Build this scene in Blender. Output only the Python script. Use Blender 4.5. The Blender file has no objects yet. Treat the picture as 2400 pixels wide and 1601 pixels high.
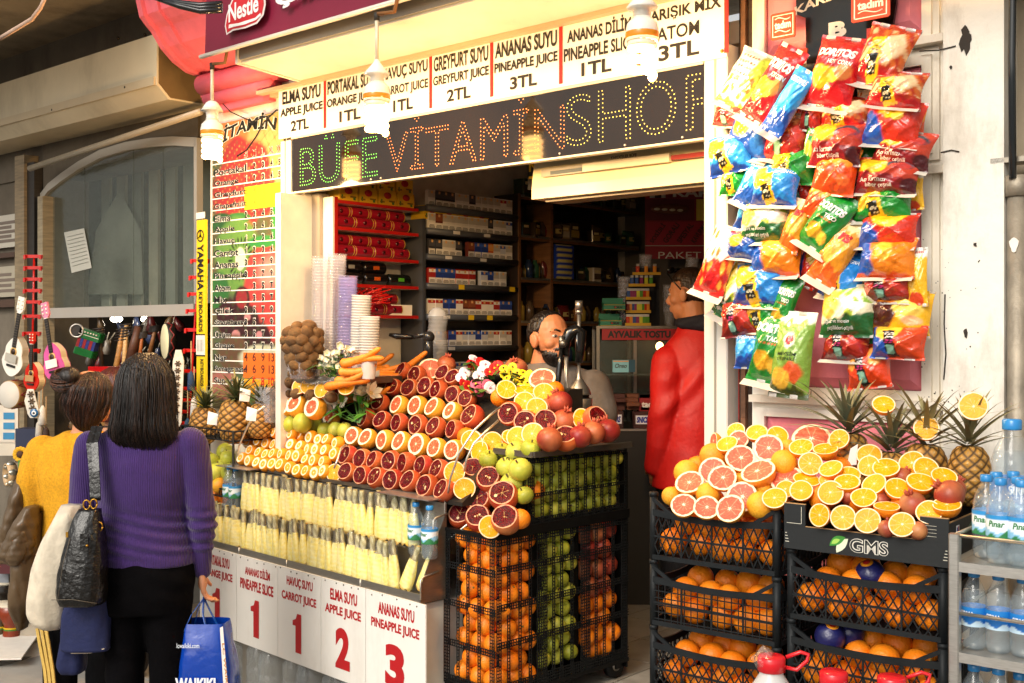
import bpy, math, random
import numpy as np
from mathutils import Vector, Matrix
R = math.radians; PI = math.pi
rnd = random.Random(7)
SC = bpy.context.scene
COL = SC.collection
# ---------------------------------------------------------------- camera, sky, sun, exposure
FP, CX, HY, H = 2627.0, 1200.0, 780.0, 1.7      # focal length in photo pixels, principal column, horizon row, eye height
cd = bpy.data.cameras.new('camera'); cam = bpy.data.objects.new('camera', cd); COL.objects.link(cam)
cam.location = (0, 0, H); cam.rotation_euler = (PI/2, 0, 0)
cd.sensor_width = 36; cd.lens = 36*FP/2400; cd.shift_y = -20.5/2400; cd.clip_end = 300; cd.clip_start = .05
SC.camera = cam
W = bpy.data.worlds.new('World'); SC.world = W; W.use_nodes = True
nt = W.node_tree; bg = nt.nodes['Background']
sky = nt.nodes.new('ShaderNodeTexSky'); sky.sky_type = 'NISHITA'; sky.sun_disc = False
SUN_EL, SUN_AZ = 36, 212          # azimuth the light comes from, clockwise from +Y seen from above
sky.sun_elevation = R(SUN_EL); sky.sun_rotation = R(SUN_AZ); sky.air_density = 1.0; sky.dust_density = 4.0; sky.ozone_density = 1.0
hs = nt.nodes.new('ShaderNodeHueSaturation'); hs.inputs['Saturation'].default_value = .15; vm = nt.nodes.new('ShaderNodeVectorMath'); vm.operation = 'MULTIPLY'; vm.inputs[1].default_value = (1.02, .99, .93)
nt.links.new(sky.outputs[0], hs.inputs['Color']); nt.links.new(hs.outputs[0], vm.inputs[0]); nt.links.new(vm.outputs[0], bg.inputs[0]); bg.inputs[1].default_value = .13
sl = bpy.data.lights.new('sun', 'SUN'); sl.energy = 1.25; sl.angle = R(25); sl.color = (1, .94, .84)
so = bpy.data.objects.new('sun', sl); COL.objects.link(so)
so.rotation_euler = (Vector((math.sin(R(SUN_AZ))*math.cos(R(SUN_EL)), math.cos(R(SUN_AZ))*math.cos(R(SUN_EL)), math.sin(R(SUN_EL))))).to_track_quat('Z', 'Y').to_euler()
so.location = (0, -10, 20)
SC.view_settings.view_transform = 'Standard'; SC.view_settings.look = 'None'
SC.view_settings.exposure = .28; SC.view_settings.gamma = 1
SC.render.engine = 'CYCLES'
SC.cycles.use_denoising = True
SC.cycles.max_bounces = 8; SC.cycles.diffuse_bounces = 4; SC.cycles.glossy_bounces = 3; SC.cycles.transmission_bounces = 5
SC.cycles.transparent_max_bounces = 24; SC.cycles.caustics_reflective = False; SC.cycles.caustics_refractive = False
SC.cycles.sample_clamp_indirect = 6
# ---------------------------------------------------------------- frames
class Fr:
 """A place on the site: x along a front (to the right), y into it, z up."""
 def __init__(s, px, Y, vp):
  s.o = Vector(((px-CX)/FP*Y, Y, 0)); s.u = Vector((CX-vp, -FP, 0)).normalized(); s.n = Vector((-s.u.y, s.u.x, 0))
  s.ang = math.atan2(s.u.y, s.u.x); s.M = Matrix.Translation(s.o) @ Matrix.Rotation(s.ang, 4, 'Z')
 def loc(s, p): q = p-s.o; return Vector((q.dot(s.u), q.dot(s.n), p.z))
 def ray(s, px, py): return Vector((0, 0, H)), Vector(((px-CX)/FP, 1, -(py-HY)/FP))
 def hit(s, px, py, y):
  c, d = s.ray(px, py); t = s.n.dot(s.o+s.n*y-c)/s.n.dot(d); return s.loc(c+d*t)
 def hitx(s, px, py, x):
  c, d = s.ray(px, py); t = s.u.dot(s.o+s.u*x-c)/s.u.dot(d); return s.loc(c+d*t)
 def hitz(s, px, py, z):
  c, d = s.ray(px, py); return s.loc(c+d*((z-H)/d.z))
 def incl(s, px, py, y0, z0, m):
  c, d = s.ray(px, py); yc = s.n.dot(c-s.o); yd = s.n.dot(d)
  return s.loc(c+d*((m*(yc-y0)+z0-H)/(d.z-m*yd)))
 def m(s, p=(0, 0, 0), rz=0.0): return s.M @ Matrix.Translation(Vector(p)) @ Matrix.Rotation(rz, 4, 'Z')
 def dep(s, p): return (s.M @ Vector(p)).y
Fa = Fr(1690, 3.92, -1800)      # shop front
St = Fr(1163, 4.17, -1360)      # fruit stall
Gc = Fr(1812, 3.15, -2150)      # crates by the pilaster
class Wo:                       # plain world axes
 M = Matrix(); ang = 0
 @staticmethod
 def at(px, py, Y): return Vector(((px-CX)/FP*Y, Y, H-(py-HY)/FP*Y))
at = Wo.at
# ---------------------------------------------------------------- colours and materials
def hx(h):
 h = h.lstrip('#'); v = [int(h[i:i+2], 16)/255 for i in (0, 2, 4)]
 return tuple(x/12.92 if x <= .04045 else ((x+.055)/1.055)**2.4 for x in v)
def nd(nt, t, **k):
 n = nt.nodes.new(t)
 for a, b in k.items(): setattr(n, a, b)
 return n
MATS = {}
def vc(name, rough=.5, metal=0.0, var=.18, ns=14.0, bump=0.0, bs=90.0, coat=0.0, sss=0.0, spec=.5, trans=0.0, alpha=1.0, emit=0.0, stretch=(1, 1, 1), rvar=.0, dirt=None, dscale=3.0, damt=.5):
 """Material that takes its own colour from the mesh and breaks it up with noise (and, for walls, with stains)."""
 if name in MATS: return MATS[name]
 m = bpy.data.materials.new(name); m.use_nodes = True; MATS[name] = m
 nt = m.node_tree; p = nt.nodes['Principled BSDF']; L = nt.links.new
 a = nd(nt, 'ShaderNodeAttribute', attribute_name='Col')
 tc = nd(nt, 'ShaderNodeTexCoord'); mp = nd(nt, 'ShaderNodeMapping'); mp.inputs['Scale'].default_value = stretch
 oi = nd(nt, 'ShaderNodeObjectInfo'); L(tc.outputs['Object'], mp.inputs['Vector'])
 vm = nd(nt, 'ShaderNodeVectorMath', operation='ADD'); L(mp.outputs[0], vm.inputs[0])
 mm = nd(nt, 'ShaderNodeMath', operation='MULTIPLY'); mm.inputs[1].default_value = 37.0; L(oi.outputs['Random'], mm.inputs[0]); L(mm.outputs[0], vm.inputs[1])
 no = nd(nt, 'ShaderNodeTexNoise'); no.inputs['Scale'].default_value = ns; no.inputs['Detail'].default_value = 4; L(vm.outputs[0], no.inputs['Vector'])
 mr = nd(nt, 'ShaderNodeMapRange'); mr.inputs[1].default_value = .25; mr.inputs[2].default_value = .75
 mr.inputs[3].default_value = 1-var; mr.inputs[4].default_value = 1+var*.6; L(no.outputs[0], mr.inputs[0])
 mx = nd(nt, 'ShaderNodeVectorMath', operation='SCALE'); L(a.outputs['Color'], mx.inputs[0]); L(mr.outputs[0], mx.inputs['Scale'])
 out = mx.outputs[0]
 if dirt:
  n2 = nd(nt, 'ShaderNodeTexNoise'); n2.inputs['Scale'].default_value = dscale; n2.inputs['Detail'].default_value = 8; n2.inputs['Roughness'].default_value = .7
  m2 = nd(nt, 'ShaderNodeMapping'); m2.inputs['Scale'].default_value = (1, 1, .35); L(tc.outputs['Object'], m2.inputs['Vector']); L(m2.outputs[0], n2.inputs['Vector'])
  r2 = nd(nt, 'ShaderNodeMapRange'); r2.inputs[1].default_value = .5; r2.inputs[2].default_value = .72; r2.inputs[4].default_value = damt; L(n2.outputs[0], r2.inputs[0])
  mi = nd(nt, 'ShaderNodeMix', data_type='RGBA'); L(r2.outputs[0], mi.inputs[0]); L(out, mi.inputs[6]); mi.inputs[7].default_value = (*hx(dirt), 1); out = mi.outputs[2]
 L(out, p.inputs['Base Color'])
 p.inputs['Roughness'].default_value = rough; p.inputs['Metallic'].default_value = metal
 p.inputs['Specular IOR Level'].default_value = spec; p.inputs['Coat Weight'].default_value = coat; p.inputs['Coat Roughness'].default_value = .08
 if sss: p.inputs['Subsurface Weight'].default_value = sss; p.inputs['Subsurface Radius'].default_value = (.01, .004, .002); p.inputs['Subsurface Scale'].default_value = 1
 if rvar:
  r3 = nd(nt, 'ShaderNodeMapRange'); r3.inputs[3].default_value = max(.02, rough-rvar); r3.inputs[4].default_value = rough+rvar; L(no.outputs[0], r3.inputs[0]); L(r3.outputs[0], p.inputs['Roughness'])
 if bump:
  nb = nd(nt, 'ShaderNodeTexNoise'); nb.inputs['Scale'].default_value = bs; nb.inputs['Detail'].default_value = 3; L(vm.outputs[0], nb.inputs['Vector'])
  b = nd(nt, 'ShaderNodeBump'); b.inputs['Strength'].default_value = bump; b.inputs['Distance'].default_value = .01; L(nb.outputs[0], b.inputs['Height']); L(b.outputs[0], p.inputs['Normal'])
 if emit: L(out, p.inputs['Emission Color']); p.inputs['Emission Strength'].default_value = emit
 if trans: p.inputs['Transmission Weight'].default_value = trans; p.inputs['IOR'].default_value = 1.33
 if alpha < 1: p.inputs['Alpha'].default_value = alpha
 return m
def clear(name, col, alpha, rough=.08):
 """Thin clear plastic or glass: mostly see-through, with a Fresnel sheen."""
 if name in MATS: return MATS[name]
 m = bpy.data.materials.new(name); m.use_nodes = True; MATS[name] = m
 nt = m.node_tree; L = nt.links.new; nt.nodes.remove(nt.nodes['Principled BSDF']); o = nt.nodes['Material Output']
 t = nd(nt, 'ShaderNodeBsdfTransparent'); t.inputs[0].default_value = (*[.75+.25*c for c in col], 1)
 g = nd(nt, 'ShaderNodeBsdfGlossy'); g.inputs['Roughness'].default_value = rough; g.inputs[0].default_value = (.9, .9, .9, 1)
 df = nd(nt, 'ShaderNodeBsdfDiffuse'); no = nd(nt, 'ShaderNodeTexNoise'); no.inputs['Scale'].default_value = 30; tc = nd(nt, 'ShaderNodeTexCoord'); L(tc.outputs['Object'], no.inputs['Vector'])
 df.inputs[0].default_value = (*col, 1)
 f = nd(nt, 'ShaderNodeFresnel'); f.inputs[0].default_value = 1.45; ge = nd(nt, 'ShaderNodeNewGeometry'); sb = nd(nt, 'ShaderNodeMath', operation='SUBTRACT', use_clamp=True); L(f.outputs[0], sb.inputs[0]); L(ge.outputs['Backfacing'], sb.inputs[1])
 b = nd(nt, 'ShaderNodeBump'); b.inputs['Strength'].default_value = .12; b.inputs['Distance'].default_value = .02; L(no.outputs[0], b.inputs['Height']); L(b.outputs[0], g.inputs['Normal']); L(b.outputs[0], f.inputs['Normal'])
 m1 = nd(nt, 'ShaderNodeMixShader'); m1.inputs[0].default_value = alpha; L(t.outputs[0], m1.inputs[1]); L(df.outputs[0], m1.inputs[2])
 m2 = nd(nt, 'ShaderNodeMixShader'); L(sb.outputs[0], m2.inputs[0]); L(m1.outputs[0], m2.inputs[1]); L(g.outputs[0], m2.inputs[2]); L(m2.outputs[0], o.inputs[0])
 return m
def glow(name, col, e):
 if name in MATS: return MATS[name]
 m = bpy.data.materials.new(name); m.use_nodes = True; MATS[name] = m
 p = m.node_tree.nodes['Principled BSDF']; p.inputs['Base Color'].default_value = (*col, 1); p.inputs['Emission Color'].default_value = (*col, 1); p.inputs['Emission Strength'].default_value = e
 return m
MATTE = vc('matte_paint', .75, bump=.1); SATIN = vc('satin_paint', .42, var=.1, rvar=.1); GLOSS = vc('glossy_plastic', .2, var=.08, ns=8, rvar=.08)
PRINT = vc('printed_sheet', .45, var=.06, ns=5); LETTER = vc('sign_lettering', .5, var=.05)
METAL = vc('brushed_metal', .34, metal=.85, var=.14, ns=40, stretch=(1, 1, 8), rvar=.12); WOOD = vc('wood', .5, var=.35, ns=9, stretch=(1, 1, 9))
BLKP = vc('black_plastic', .5, spec=.2, var=.25, bump=.08, bs=60, rvar=.12); CARD = vc('card', .6, var=.1, bump=.05)
PLASTER = vc('painted_plaster', .8, var=.05, bump=.25, bs=25, dirt='#84694a', dscale=3.4, damt=.65)
PINKP = vc('pink_paint', .6, var=.12, bump=.25, bs=30, dirt='#b9505c', dscale=5, damt=.35)
GREYPLASTER = vc('grey_plaster', .85, var=.2, ns=6, bump=.4, bs=18, dirt='#3b3128', dscale=2.0, damt=.6)
ALU = vc('white_aluminium', .38, var=.07, ns=4, rvar=.1, dirt='#a3957e', dscale=5, damt=.25)
FOIL = vc('foil_print', .2, var=.1, ns=6, bump=.5, bs=55, coat=.5)
PEEL = vc('citrus_peel', .42, var=.14, ns=9, bump=.3, bs=160, spec=.4); FLESH = vc('wet_flesh', .38, var=.12, ns=60, bump=.25, bs=120, spec=.28)
SKINF = vc('fruit_skin', .38, var=.34, ns=16, bump=.12, bs=60, spec=.35); FUZZ = vc('kiwi_fuzz', .9, var=.35, ns=45, bump=.4, bs=160)
LEAF = vc('leaf', .5, var=.3, ns=14, bump=.15); KNIT = vc('knit', .85, var=.25, ns=120, bump=.5, bs=260)
CLOTH = vc('cloth', .8, var=.2, ns=25, bump=.3, bs=60); LEATHER = vc('black_leather', .33, var=.3, ns=30, bump=.6, bs=60, coat=.2)
SKIN = vc('skin', .5, var=.12, ns=12, bump=.1, bs=120, sss=.15); HAIR = vc('hair', .42, var=.55, ns=14, stretch=(6, 6, .35), bump=.8, bs=14)
BOTTLE = clear('clear_bottle', (.85, .94, .99), .07); CUPM = clear('clear_cup', (.86, .85, .9), .16); FROST = clear('frosted_cup', (.85, .84, .82), .62, .25)
GLASS = clear('window_glass', (.2, .24, .2), .22, .03); WRAP = clear('cling_film', (.95, .95, .92), .06, .14)
# ---------------------------------------------------------------- mesh collecting
class MB:
 def __init__(s, col=(.5, .5, .5)):
  s.v = []; s.f = []; s.c = []; s.k = []; s.s = []; s.col = col; s.mi = 0; s.sm = False
 def color(s, c): s.col = hx(c) if isinstance(c, str) else tuple(c); return s
 def add(s, vs, fs, cols=None, sm=None):
  b = len(s.v); s.v.extend([tuple(v) for v in vs])
  s.c.extend([tuple(c) for c in cols] if cols is not None else [s.col]*len(vs))
  s.f.extend([tuple(i+b for i in f) for f in fs]); s.k.extend([s.mi]*len(fs)); s.s.extend([s.sm if sm is None else sm]*len(fs)); return s
 def box(s, x0, x1, y0, y1, z0, z1, bev=0.0):
  if bev > 0:
   return s.prism([(x0+bev, y0), (x1-bev, y0), (x1, y0+bev), (x1, y1-bev), (x1-bev, y1), (x0+bev, y1), (x0, y1-bev), (x0, y0+bev)], z0, z1)
  v = [(x, y, z) for z in (z0, z1) for y in (y0, y1) for x in (x0, x1)]
  return s.add(v, [(0, 2, 3, 1), (4, 5, 7, 6), (0, 1, 5, 4), (2, 6, 7, 3), (0, 4, 6, 2), (1, 3, 7, 5)], sm=False)
 def prism(s, poly, a0, a1, axis='z'):
  n = len(poly)
  f3 = {'z': lambda p, a: (p[0], p[1], a), 'y': lambda p, a: (p[0], a, p[1]), 'x': lambda p, a: (a, p[0], p[1])}[axis]
  v = [f3(p, a0) for p in poly]+[f3(p, a1) for p in poly]
  return s.add(v, [tuple(range(n))[::-1], tuple(range(n, 2*n))]+[(i, (i+1) % n, n+(i+1) % n, n+i) for i in range(n)], sm=False)
 def tube(s, pts, r, n=8, cap=True, col=None):
  pts = [Vector(p) for p in pts]; rs = r if isinstance(r, (list, tuple)) else [r]*len(pts)
  up = None; vs = []
  for i, p in enumerate(pts):
   t = (pts[min(i+1, len(pts)-1)]-pts[max(i-1, 0)])
   t = t.normalized() if t.length > 1e-9 else Vector((0, 0, 1))
   if up is None: up = Vector((0, 0, 1)) if abs(t.z) < .9 else Vector((1, 0, 0))
   a = t.cross(up).normalized(); b = a.cross(t).normalized(); up = b
   for k in range(n): vs.append(p+(a*math.cos(2*PI*k/n)+b*math.sin(2*PI*k/n))*rs[i])
  m = len(pts); fs = [(i*n+k, i*n+(k+1) % n, (i+1)*n+(k+1) % n, (i+1)*n+k) for i in range(m-1) for k in range(n)]
  if cap: fs += [tuple(range(n))[::-1], tuple((m-1)*n+k for k in range(n))]
  return s.add(vs, fs, sm=True)
 def lathe(s, prof, n=20, o=(0, 0, 0), cols=None, M=None, cap=True):
  vs = []; cc = [] if cols else None
  for i, (r, z) in enumerate(prof):
   for k in range(n):
    vs.append(Vector((o[0]+r*math.cos(2*PI*k/n), o[1]+r*math.sin(2*PI*k/n), o[2]+z)))
    if cols: cc.append(cols[i])
  if M is not None: vs = [M @ v for v in vs]
  m = len(prof); fs = [(i*n+k, i*n+(k+1) % n, (i+1)*n+(k+1) % n, (i+1)*n+k) for i in range(m-1) for k in range(n)]
  if cap: fs += [tuple(range(n))[::-1], tuple((m-1)*n+k for k in range(n))]
  return s.add(vs, fs, cc, sm=True)
 def ball(s, o, r, n=14, m=9, sc=(1, 1, 1), M=None):
  pr = [(math.sin(PI*i/m)*r, -math.cos(PI*i/m)*r) for i in range(m+1)]; pr[0] = (1e-4, -r); pr[-1] = (1e-4, r)
  vs = [Vector((a*math.cos(2*PI*k/n)*sc[0], a*math.sin(2*PI*k/n)*sc[1], z*sc[2])) for a, z in pr for k in range(n)]
  if M is not None: vs = [M @ v for v in vs]
  vs = [v+Vector(o) for v in vs]
  return s.add(vs, [(i*n+k, i*n+(k+1) % n, (i+1)*n+(k+1) % n, (i+1)*n+k) for i in range(m) for k in range(n)], sm=True)
 def grid(s, fn, nu, nv, cfn=None, sm=True, wrap=False):
  vs = []; cs = [] if cfn else None
  for j in range(nv+1):
   for i in range(nu+(0 if wrap else 1)):
    vs.append(fn(i/nu, j/nv))
    if cfn: cs.append(cfn(i/nu, j/nv))
  w = nu if wrap else nu+1
  return s.add(vs, [(j*w+i, j*w+(i+1) % w, (j+1)*w+(i+1) % w, (j+1)*w+i) for j in range(nv) for i in range(nu)], cs, sm=sm)
 def bar(s, p0, p1, w, d, up=(0, 0, 1)):
  """Rectangular bar from p0 to p1: w across, d deep."""
  p0, p1 = Vector(p0), Vector(p1); t = (p1-p0).normalized(); u = Vector(up)
  if abs(t.dot(u)) > .95: u = Vector((1, 0, 0))
  a = t.cross(u).normalized()*d/2; b = a.cross(t).normalized()*w/2
  v = [p+x for p in (p0, p1) for x in (-a-b, a-b, a+b, -a+b)]
  return s.add(v, [(3, 2, 1, 0), (4, 5, 6, 7), (0, 1, 5, 4), (1, 2, 6, 5), (2, 3, 7, 6), (3, 0, 4, 7)], sm=False)
 def text(s, body, x0, x1, z0, z1, y=-.003, bold=.02, fn=None, rot=0.0, shear=0.0, keep=False):
  """Lettering that fills a box in the x-z plane at depth y (fn maps x, z to a point instead)."""
  V, T = glyphs(body, bold, shear)
  if body == '1': V, T = np.array([(.34, 0), (.62, 0), (.62, 1), (.42, 1), (.36, .86), (.2, .8), (.2, .68), (.34, .68)]), [(0, 1, 2, 3, 4, 5, 6, 7)]
  if not len(V): return s
  lo = V.min(0); hi = V.max(0); sx = (x1-x0)/(hi[0]-lo[0]); sz = (z1-z0)/(hi[1]-lo[1])
  if keep: sx = sz = min(sx, sz)
  cx, cz = (x0+x1)/2, (z0+z1)/2; P = (V-(lo+hi)/2)*(sx, sz)
  if rot: c, q = math.cos(rot), math.sin(rot); P = P @ np.array([[c, q], [-q, c]])
  P = P+(cx, cz)
  vs = [fn(a, b) for a, b in P] if fn else [(a, y, b) for a, b in P]
  return s.add(vs, T, sm=False)
 def mesh(s, name, mats):
  me = bpy.data.meshes.new(name); me.from_pydata(s.v, [], s.f)
  at_ = me.attributes.new('Col', 'FLOAT_COLOR', 'POINT')
  c = np.ones((len(s.v), 4), np.float32)
  if s.v: c[:, :3] = np.array(s.c, np.float32)
  at_.data.foreach_set('color', c.ravel())
  me.polygons.foreach_set('use_smooth', np.array(s.s, bool)); me.polygons.foreach_set('material_index', np.array(s.k, np.int32))
  for m in (mats if isinstance(mats, (list, tuple)) else [mats]): me.materials.append(m)
  me.update(); return me
 def build(s, name, mats, parent=None, M=None): return link(name, s.mesh(name, mats), parent, M)
_G = {}
def glyphs(body, bold, shear=0.0):
 k = (body, bold, shear)
 if k not in _G:
  cu = bpy.data.curves.new('lettering', 'FONT'); cu.body = body; cu.size = 1; cu.offset = bold; cu.align_x = 'CENTER'; cu.shear = shear; cu.resolution_u = 4
  ob = bpy.data.objects.new('lettering', cu); me = bpy.data.meshes.new_from_object(ob)
  V = np.array([v.co[:2] for v in me.vertices]) if len(me.vertices) else np.zeros((0, 2)); T = [tuple(p.vertices) for p in me.polygons]
  E = {}
  for p in me.polygons:
   vs = list(p.vertices)
   for a, b in zip(vs, vs[1:]+vs[:1]): E[(min(a, b), max(a, b))] = E.get((min(a, b), max(a, b)), 0)+1
  _G[k] = (V, T); _G[(k, 'e')] = [e for e, n in E.items() if n == 1]
  bpy.data.objects.remove(ob); bpy.data.curves.remove(cu); bpy.data.meshes.remove(me)
 return _G[k]
def link(name, me, parent=None, M=None):
 o = bpy.data.objects.new(name, me); COL.objects.link(o)
 if parent is not None: o.parent = parent
 if M is not None: o.matrix_local = M
 return o
def tag(o, label, cat, group=None, kind=None):
 if label: o['label'] = label
 if cat: o['category'] = cat
 if group: o['group'] = group
 if kind: o['kind'] = kind
 return o
def thing(name, label, cat, M=None, group=None):
 o = bpy.data.objects.new(name, None); COL.objects.link(o); o.empty_display_size = .05
 if M is not None: o.matrix_local = M
 return tag(o, label, cat, group)
def dup(o, M, label=None, group=None, parent=None):
 c = o.copy(); COL.objects.link(c)
 if parent is not None: c.parent = parent
 if M is not None: c.matrix_local = M
 if label: c['label'] = label
 if group: c['group'] = group
 for ch in o.children: dup(ch, None, None, None, c)
 return c
def frame_z(p, zdir, spin=0.0):
 """Matrix at p whose local z points along zdir."""
 q = Vector(zdir).normalized().to_track_quat('Z', 'Y').to_matrix().to_4x4()
 return Matrix.Translation(Vector(p)) @ q @ Matrix.Rotation(spin, 4, 'Z')
ORD = 'first second third fourth fifth sixth seventh eighth ninth tenth eleventh twelfth thirteenth fourteenth fifteenth sixteenth seventeenth eighteenth nineteenth twentieth'.split()
ORD += ['twenty-'+o for o in ORD[:9]]+['thirtieth']+['thirty-'+o for o in ORD[:9]]+['fortieth']+['forty-'+o for o in ORD[:9]]+['fiftieth']+['fifty-'+o for o in ORD[:9]]
def sm(a, b, x): t = np.clip((x-a)/(b-a), 0, 1); return t*t*(3-2*t)
def lerp(a, b, t): return tuple(x+(y-x)*t for x, y in zip(a, b))
# ================================================================ setting: street, shop building
FZ = .25                                             # the shop floor lies a step above the street
mb = MB(hx('#77736c')); mb.box(-60, 60, -40, 60, -.4, 0); g = mb.build('street', vc('street_stone', .8, var=.3, ns=3, bump=.3, bs=12, dirt='#3e3a34', dscale=1.5)); g['kind'] = 'structure'
def slabs():
 m = MB(hx('#8b867d'))
 p0 = Vector((-3.4, 4.2))
 for i in range(-1, 5):
  for j in range(-2, 7):
   x, y = -4.6+i*.62+.31*(j % 2), 4.0+j*.46
   t = rnd.uniform(-.05, .05); m.color((.28+t, .265+t, .24+t)); m.box(x+.008, x+.605, y+.008, y+.445, .002, .012+rnd.uniform(0, .004))
 o = m.build('pavement', vc('paving_stone', .7, var=.25, ns=5, bump=.3, bs=16, dirt='#4a453d', dscale=2), None, Matrix.Rotation(-.55, 4, 'Z') @ Matrix.Translation((-1.5, -1.2, 0))); o['kind'] = 'structure'
slabs()
mb = MB(hx('#8d8578')); mb.box(-3.2, 4.0, -.26, 4.5, .01, FZ); mb.build('shop_floor', vc('floor_stone', .6, var=.25, ns=5, dirt='#4c4235', dscale=2), None, Fa.M)['kind'] = 'structure'
mb = MB()
for i in range(22):
 for j in range(15):
  t = rnd.uniform(-.05, .05); mb.color((.36+t, .33+t, .28+t)); mb.box(-3.1+i*.3+.004, -3.1+(i+1)*.3-.004, -.25+j*.3+.004, -.25+(j+1)*.3-.004, FZ+.001, FZ+.006)
mb.build('floor_tiles', vc('floor_tile', .4, var=.2, ns=7, dirt='#5b4d3a', dscale=3), None, Fa.M)['kind'] = 'structure'
WHITE = hx('#efe9dd'); CREAM = hx('#e9dfcb')
shop = thing('shop_building', 'white shop front with pink panels and a deep juice bar opening', 'shop', Fa.M)
XL, XR, ZH, DEP = -2.37, -.052, 2.377, 2.75          # opening edges, head height, room depth
mb = MB(hx('#d9d2c4'))
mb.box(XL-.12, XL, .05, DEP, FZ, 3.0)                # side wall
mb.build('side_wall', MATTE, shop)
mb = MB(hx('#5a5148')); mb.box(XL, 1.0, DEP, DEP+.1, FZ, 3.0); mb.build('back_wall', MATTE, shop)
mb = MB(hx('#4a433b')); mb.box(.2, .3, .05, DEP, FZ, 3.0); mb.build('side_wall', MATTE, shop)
mb = MB(hx('#d5cdbf')); mb.box(XL, .2, .06, DEP, 2.72, 2.8); mb.build('ceiling', MATTE, shop)
mb = MB(WHITE); mb.box(-3.1, 1.0, .02, .3, 2.9, 5.5); mb.build('wall', PLASTER, shop)
mb = MB(hx('#e2d8c8')); mb.box(-3.12, -2.46, .01, .28, FZ, 2.9); mb.build('pilaster', PLASTER, shop)
# aluminium door posts and header frame
def post(x0, x1, z0, z1, y0=-.03, y1=.05, parent=shop, col='#d9d5cc'):
 m = MB(hx(col)); m.box(x0, x1, y0, y1, z0, z1, .004); m.color('#8f8a80'); m.box((x0+x1)/2-.004, (x0+x1)/2+.004, y0-.003, y0, z0, z1); return m.build('door_post', ALU, parent)
post(-2.462, XL-.012, FZ, 2.64); post(XR, .042, FZ, 2.70)
m = MB(hx('#9a8f80')); m.box(XL-.012, XL+.005, -.01, .05, FZ, 2.38); m.box(XL+.035, XL+.10, .06, .12, FZ, 2.38); m.color('#d8d2c6'); m.box(XL+.005, XL+.035, .02, .10, FZ, 2.38); m.build('door_frame', ALU, shop)
# rusty gap between post and pilaster
m = MB(hx('#3b2b20')); m.box(.043, .10, .05, .12, FZ, 2.9); m.color('#6b4a34'); m.box(.06, .078, .03, .06, FZ, 2.9); m.build('gap_filler', vc('rusty_gap', .8, var=.6, ns=18, bump=.5), shop)
# panelled pilaster
def pilaster():
 m = MB(hx('#f2ece0')); m.box(.10, .95, .04, .40, FZ, 5.5)
 m.box(.772, .95, .0, .05, FZ, 5.5); m.box(.10, .772, .02, .05, 2.9, 5.5)
 m.build('pilaster', PLASTER, shop)
 rows = [(1.06, 1.36), (1.54, 1.99), (2.03, 2.36), (2.50, 3.4)]
 zs = [(FZ, Fa.hit(2000, 960, 0).z-.06)]
 def row(z0, z1, x0=.16, x1=.70):
  # stepped moulding round a raised pink field
  w = MB(hx('#efe7d8'))
  for e, d in ((.05, .012), (.03, .026)):
   for (a, b, c_, d_) in ((x0-e, x1+e, z0-e, z0), (x0-e, x1+e, z1, z1+e), (x0-e, x0, z0, z1), (x1, x1+e, z0, z1)): w.box(a, b, .04-d, .04, c_, d_)
  w.build('panel_moulding', PLASTER, shop)
  p = MB(hx('#e88490'))
  q = .035
  p.add([(x0, .036, z0), (x1, .036, z0), (x1, .036, z1), (x0, .036, z1), (x0+q, .012, z0+q), (x1-q, .012, z0+q), (x1-q, .012, z1-q), (x0+q, .012, z1-q)],
     [(0, 1, 5, 4), (1, 2, 6, 5), (2, 3, 7, 6), (3, 0, 4, 7), (4, 5, 6, 7)], sm=False)
  p.build('panel', PINKP, shop)
 za = Fa.hit(2070, 915, 0).z; zb = Fa.hit(2150, 430, 0).z
 row(FZ+.2, Fa.hit(1900, 982, 0).z); row(za, zb); row(Fa.hit(2170, 335, 0).z, Fa.hit(2170, 148, 0).z); row(Fa.hit(2170, 65, 0).z, 3.6)
 # ledges, cracks, the hole and the nails
 for py in (948, 1290, 405, 105): k = MB(hx('#e6dccb')); z = Fa.hit(2100, py, 0).z; k.box(.11, .772, -.004, .03, z-.012, z+.012); k.build('ledge', PLASTER, shop)
 h = MB(hx('#2d241b'))
 for (px, py, rx, rz, n) in ((2262, 95, 14, 34, 19), (2262, 780, 5, 14, 7), (2228, 158, 4, 5, 7), (2285, 573, 5, 5, 7), (1900, 925, 2, 10, 6)):
  c = Fa.hit(px, py, -.004)
  h.prism([(c.x+rx/790*math.cos(2*PI*i/n)*rnd.uniform(.45, 1.25), c.z+rz/790*math.sin(2*PI*i/n)*rnd.uniform(.6, 1.2)) for i in range(n)], -.0035, -.001, 'y')
 for pts in (((2205, 358), (2230, 352), (2248, 356)), ((2155, 120), (2200, 118), (2240, 108)), ((2215, 690), (2213, 760), (2217, 830), (2212, 890))):
  P = [Fa.hit(x, y, -.002) for x, y in pts]; h.tube(P, .0022, 5)
 for _ in range(38):
  c = Fa.hit(rnd.uniform(2160, 2300), rnd.uniform(560, 960), -.002); r = rnd.uniform(.0008, .0026); h.ball((c.x, -.001, c.z), r, 6, 4)
 h.build('wall_marks', MATTE, shop)
pilaster()
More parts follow.
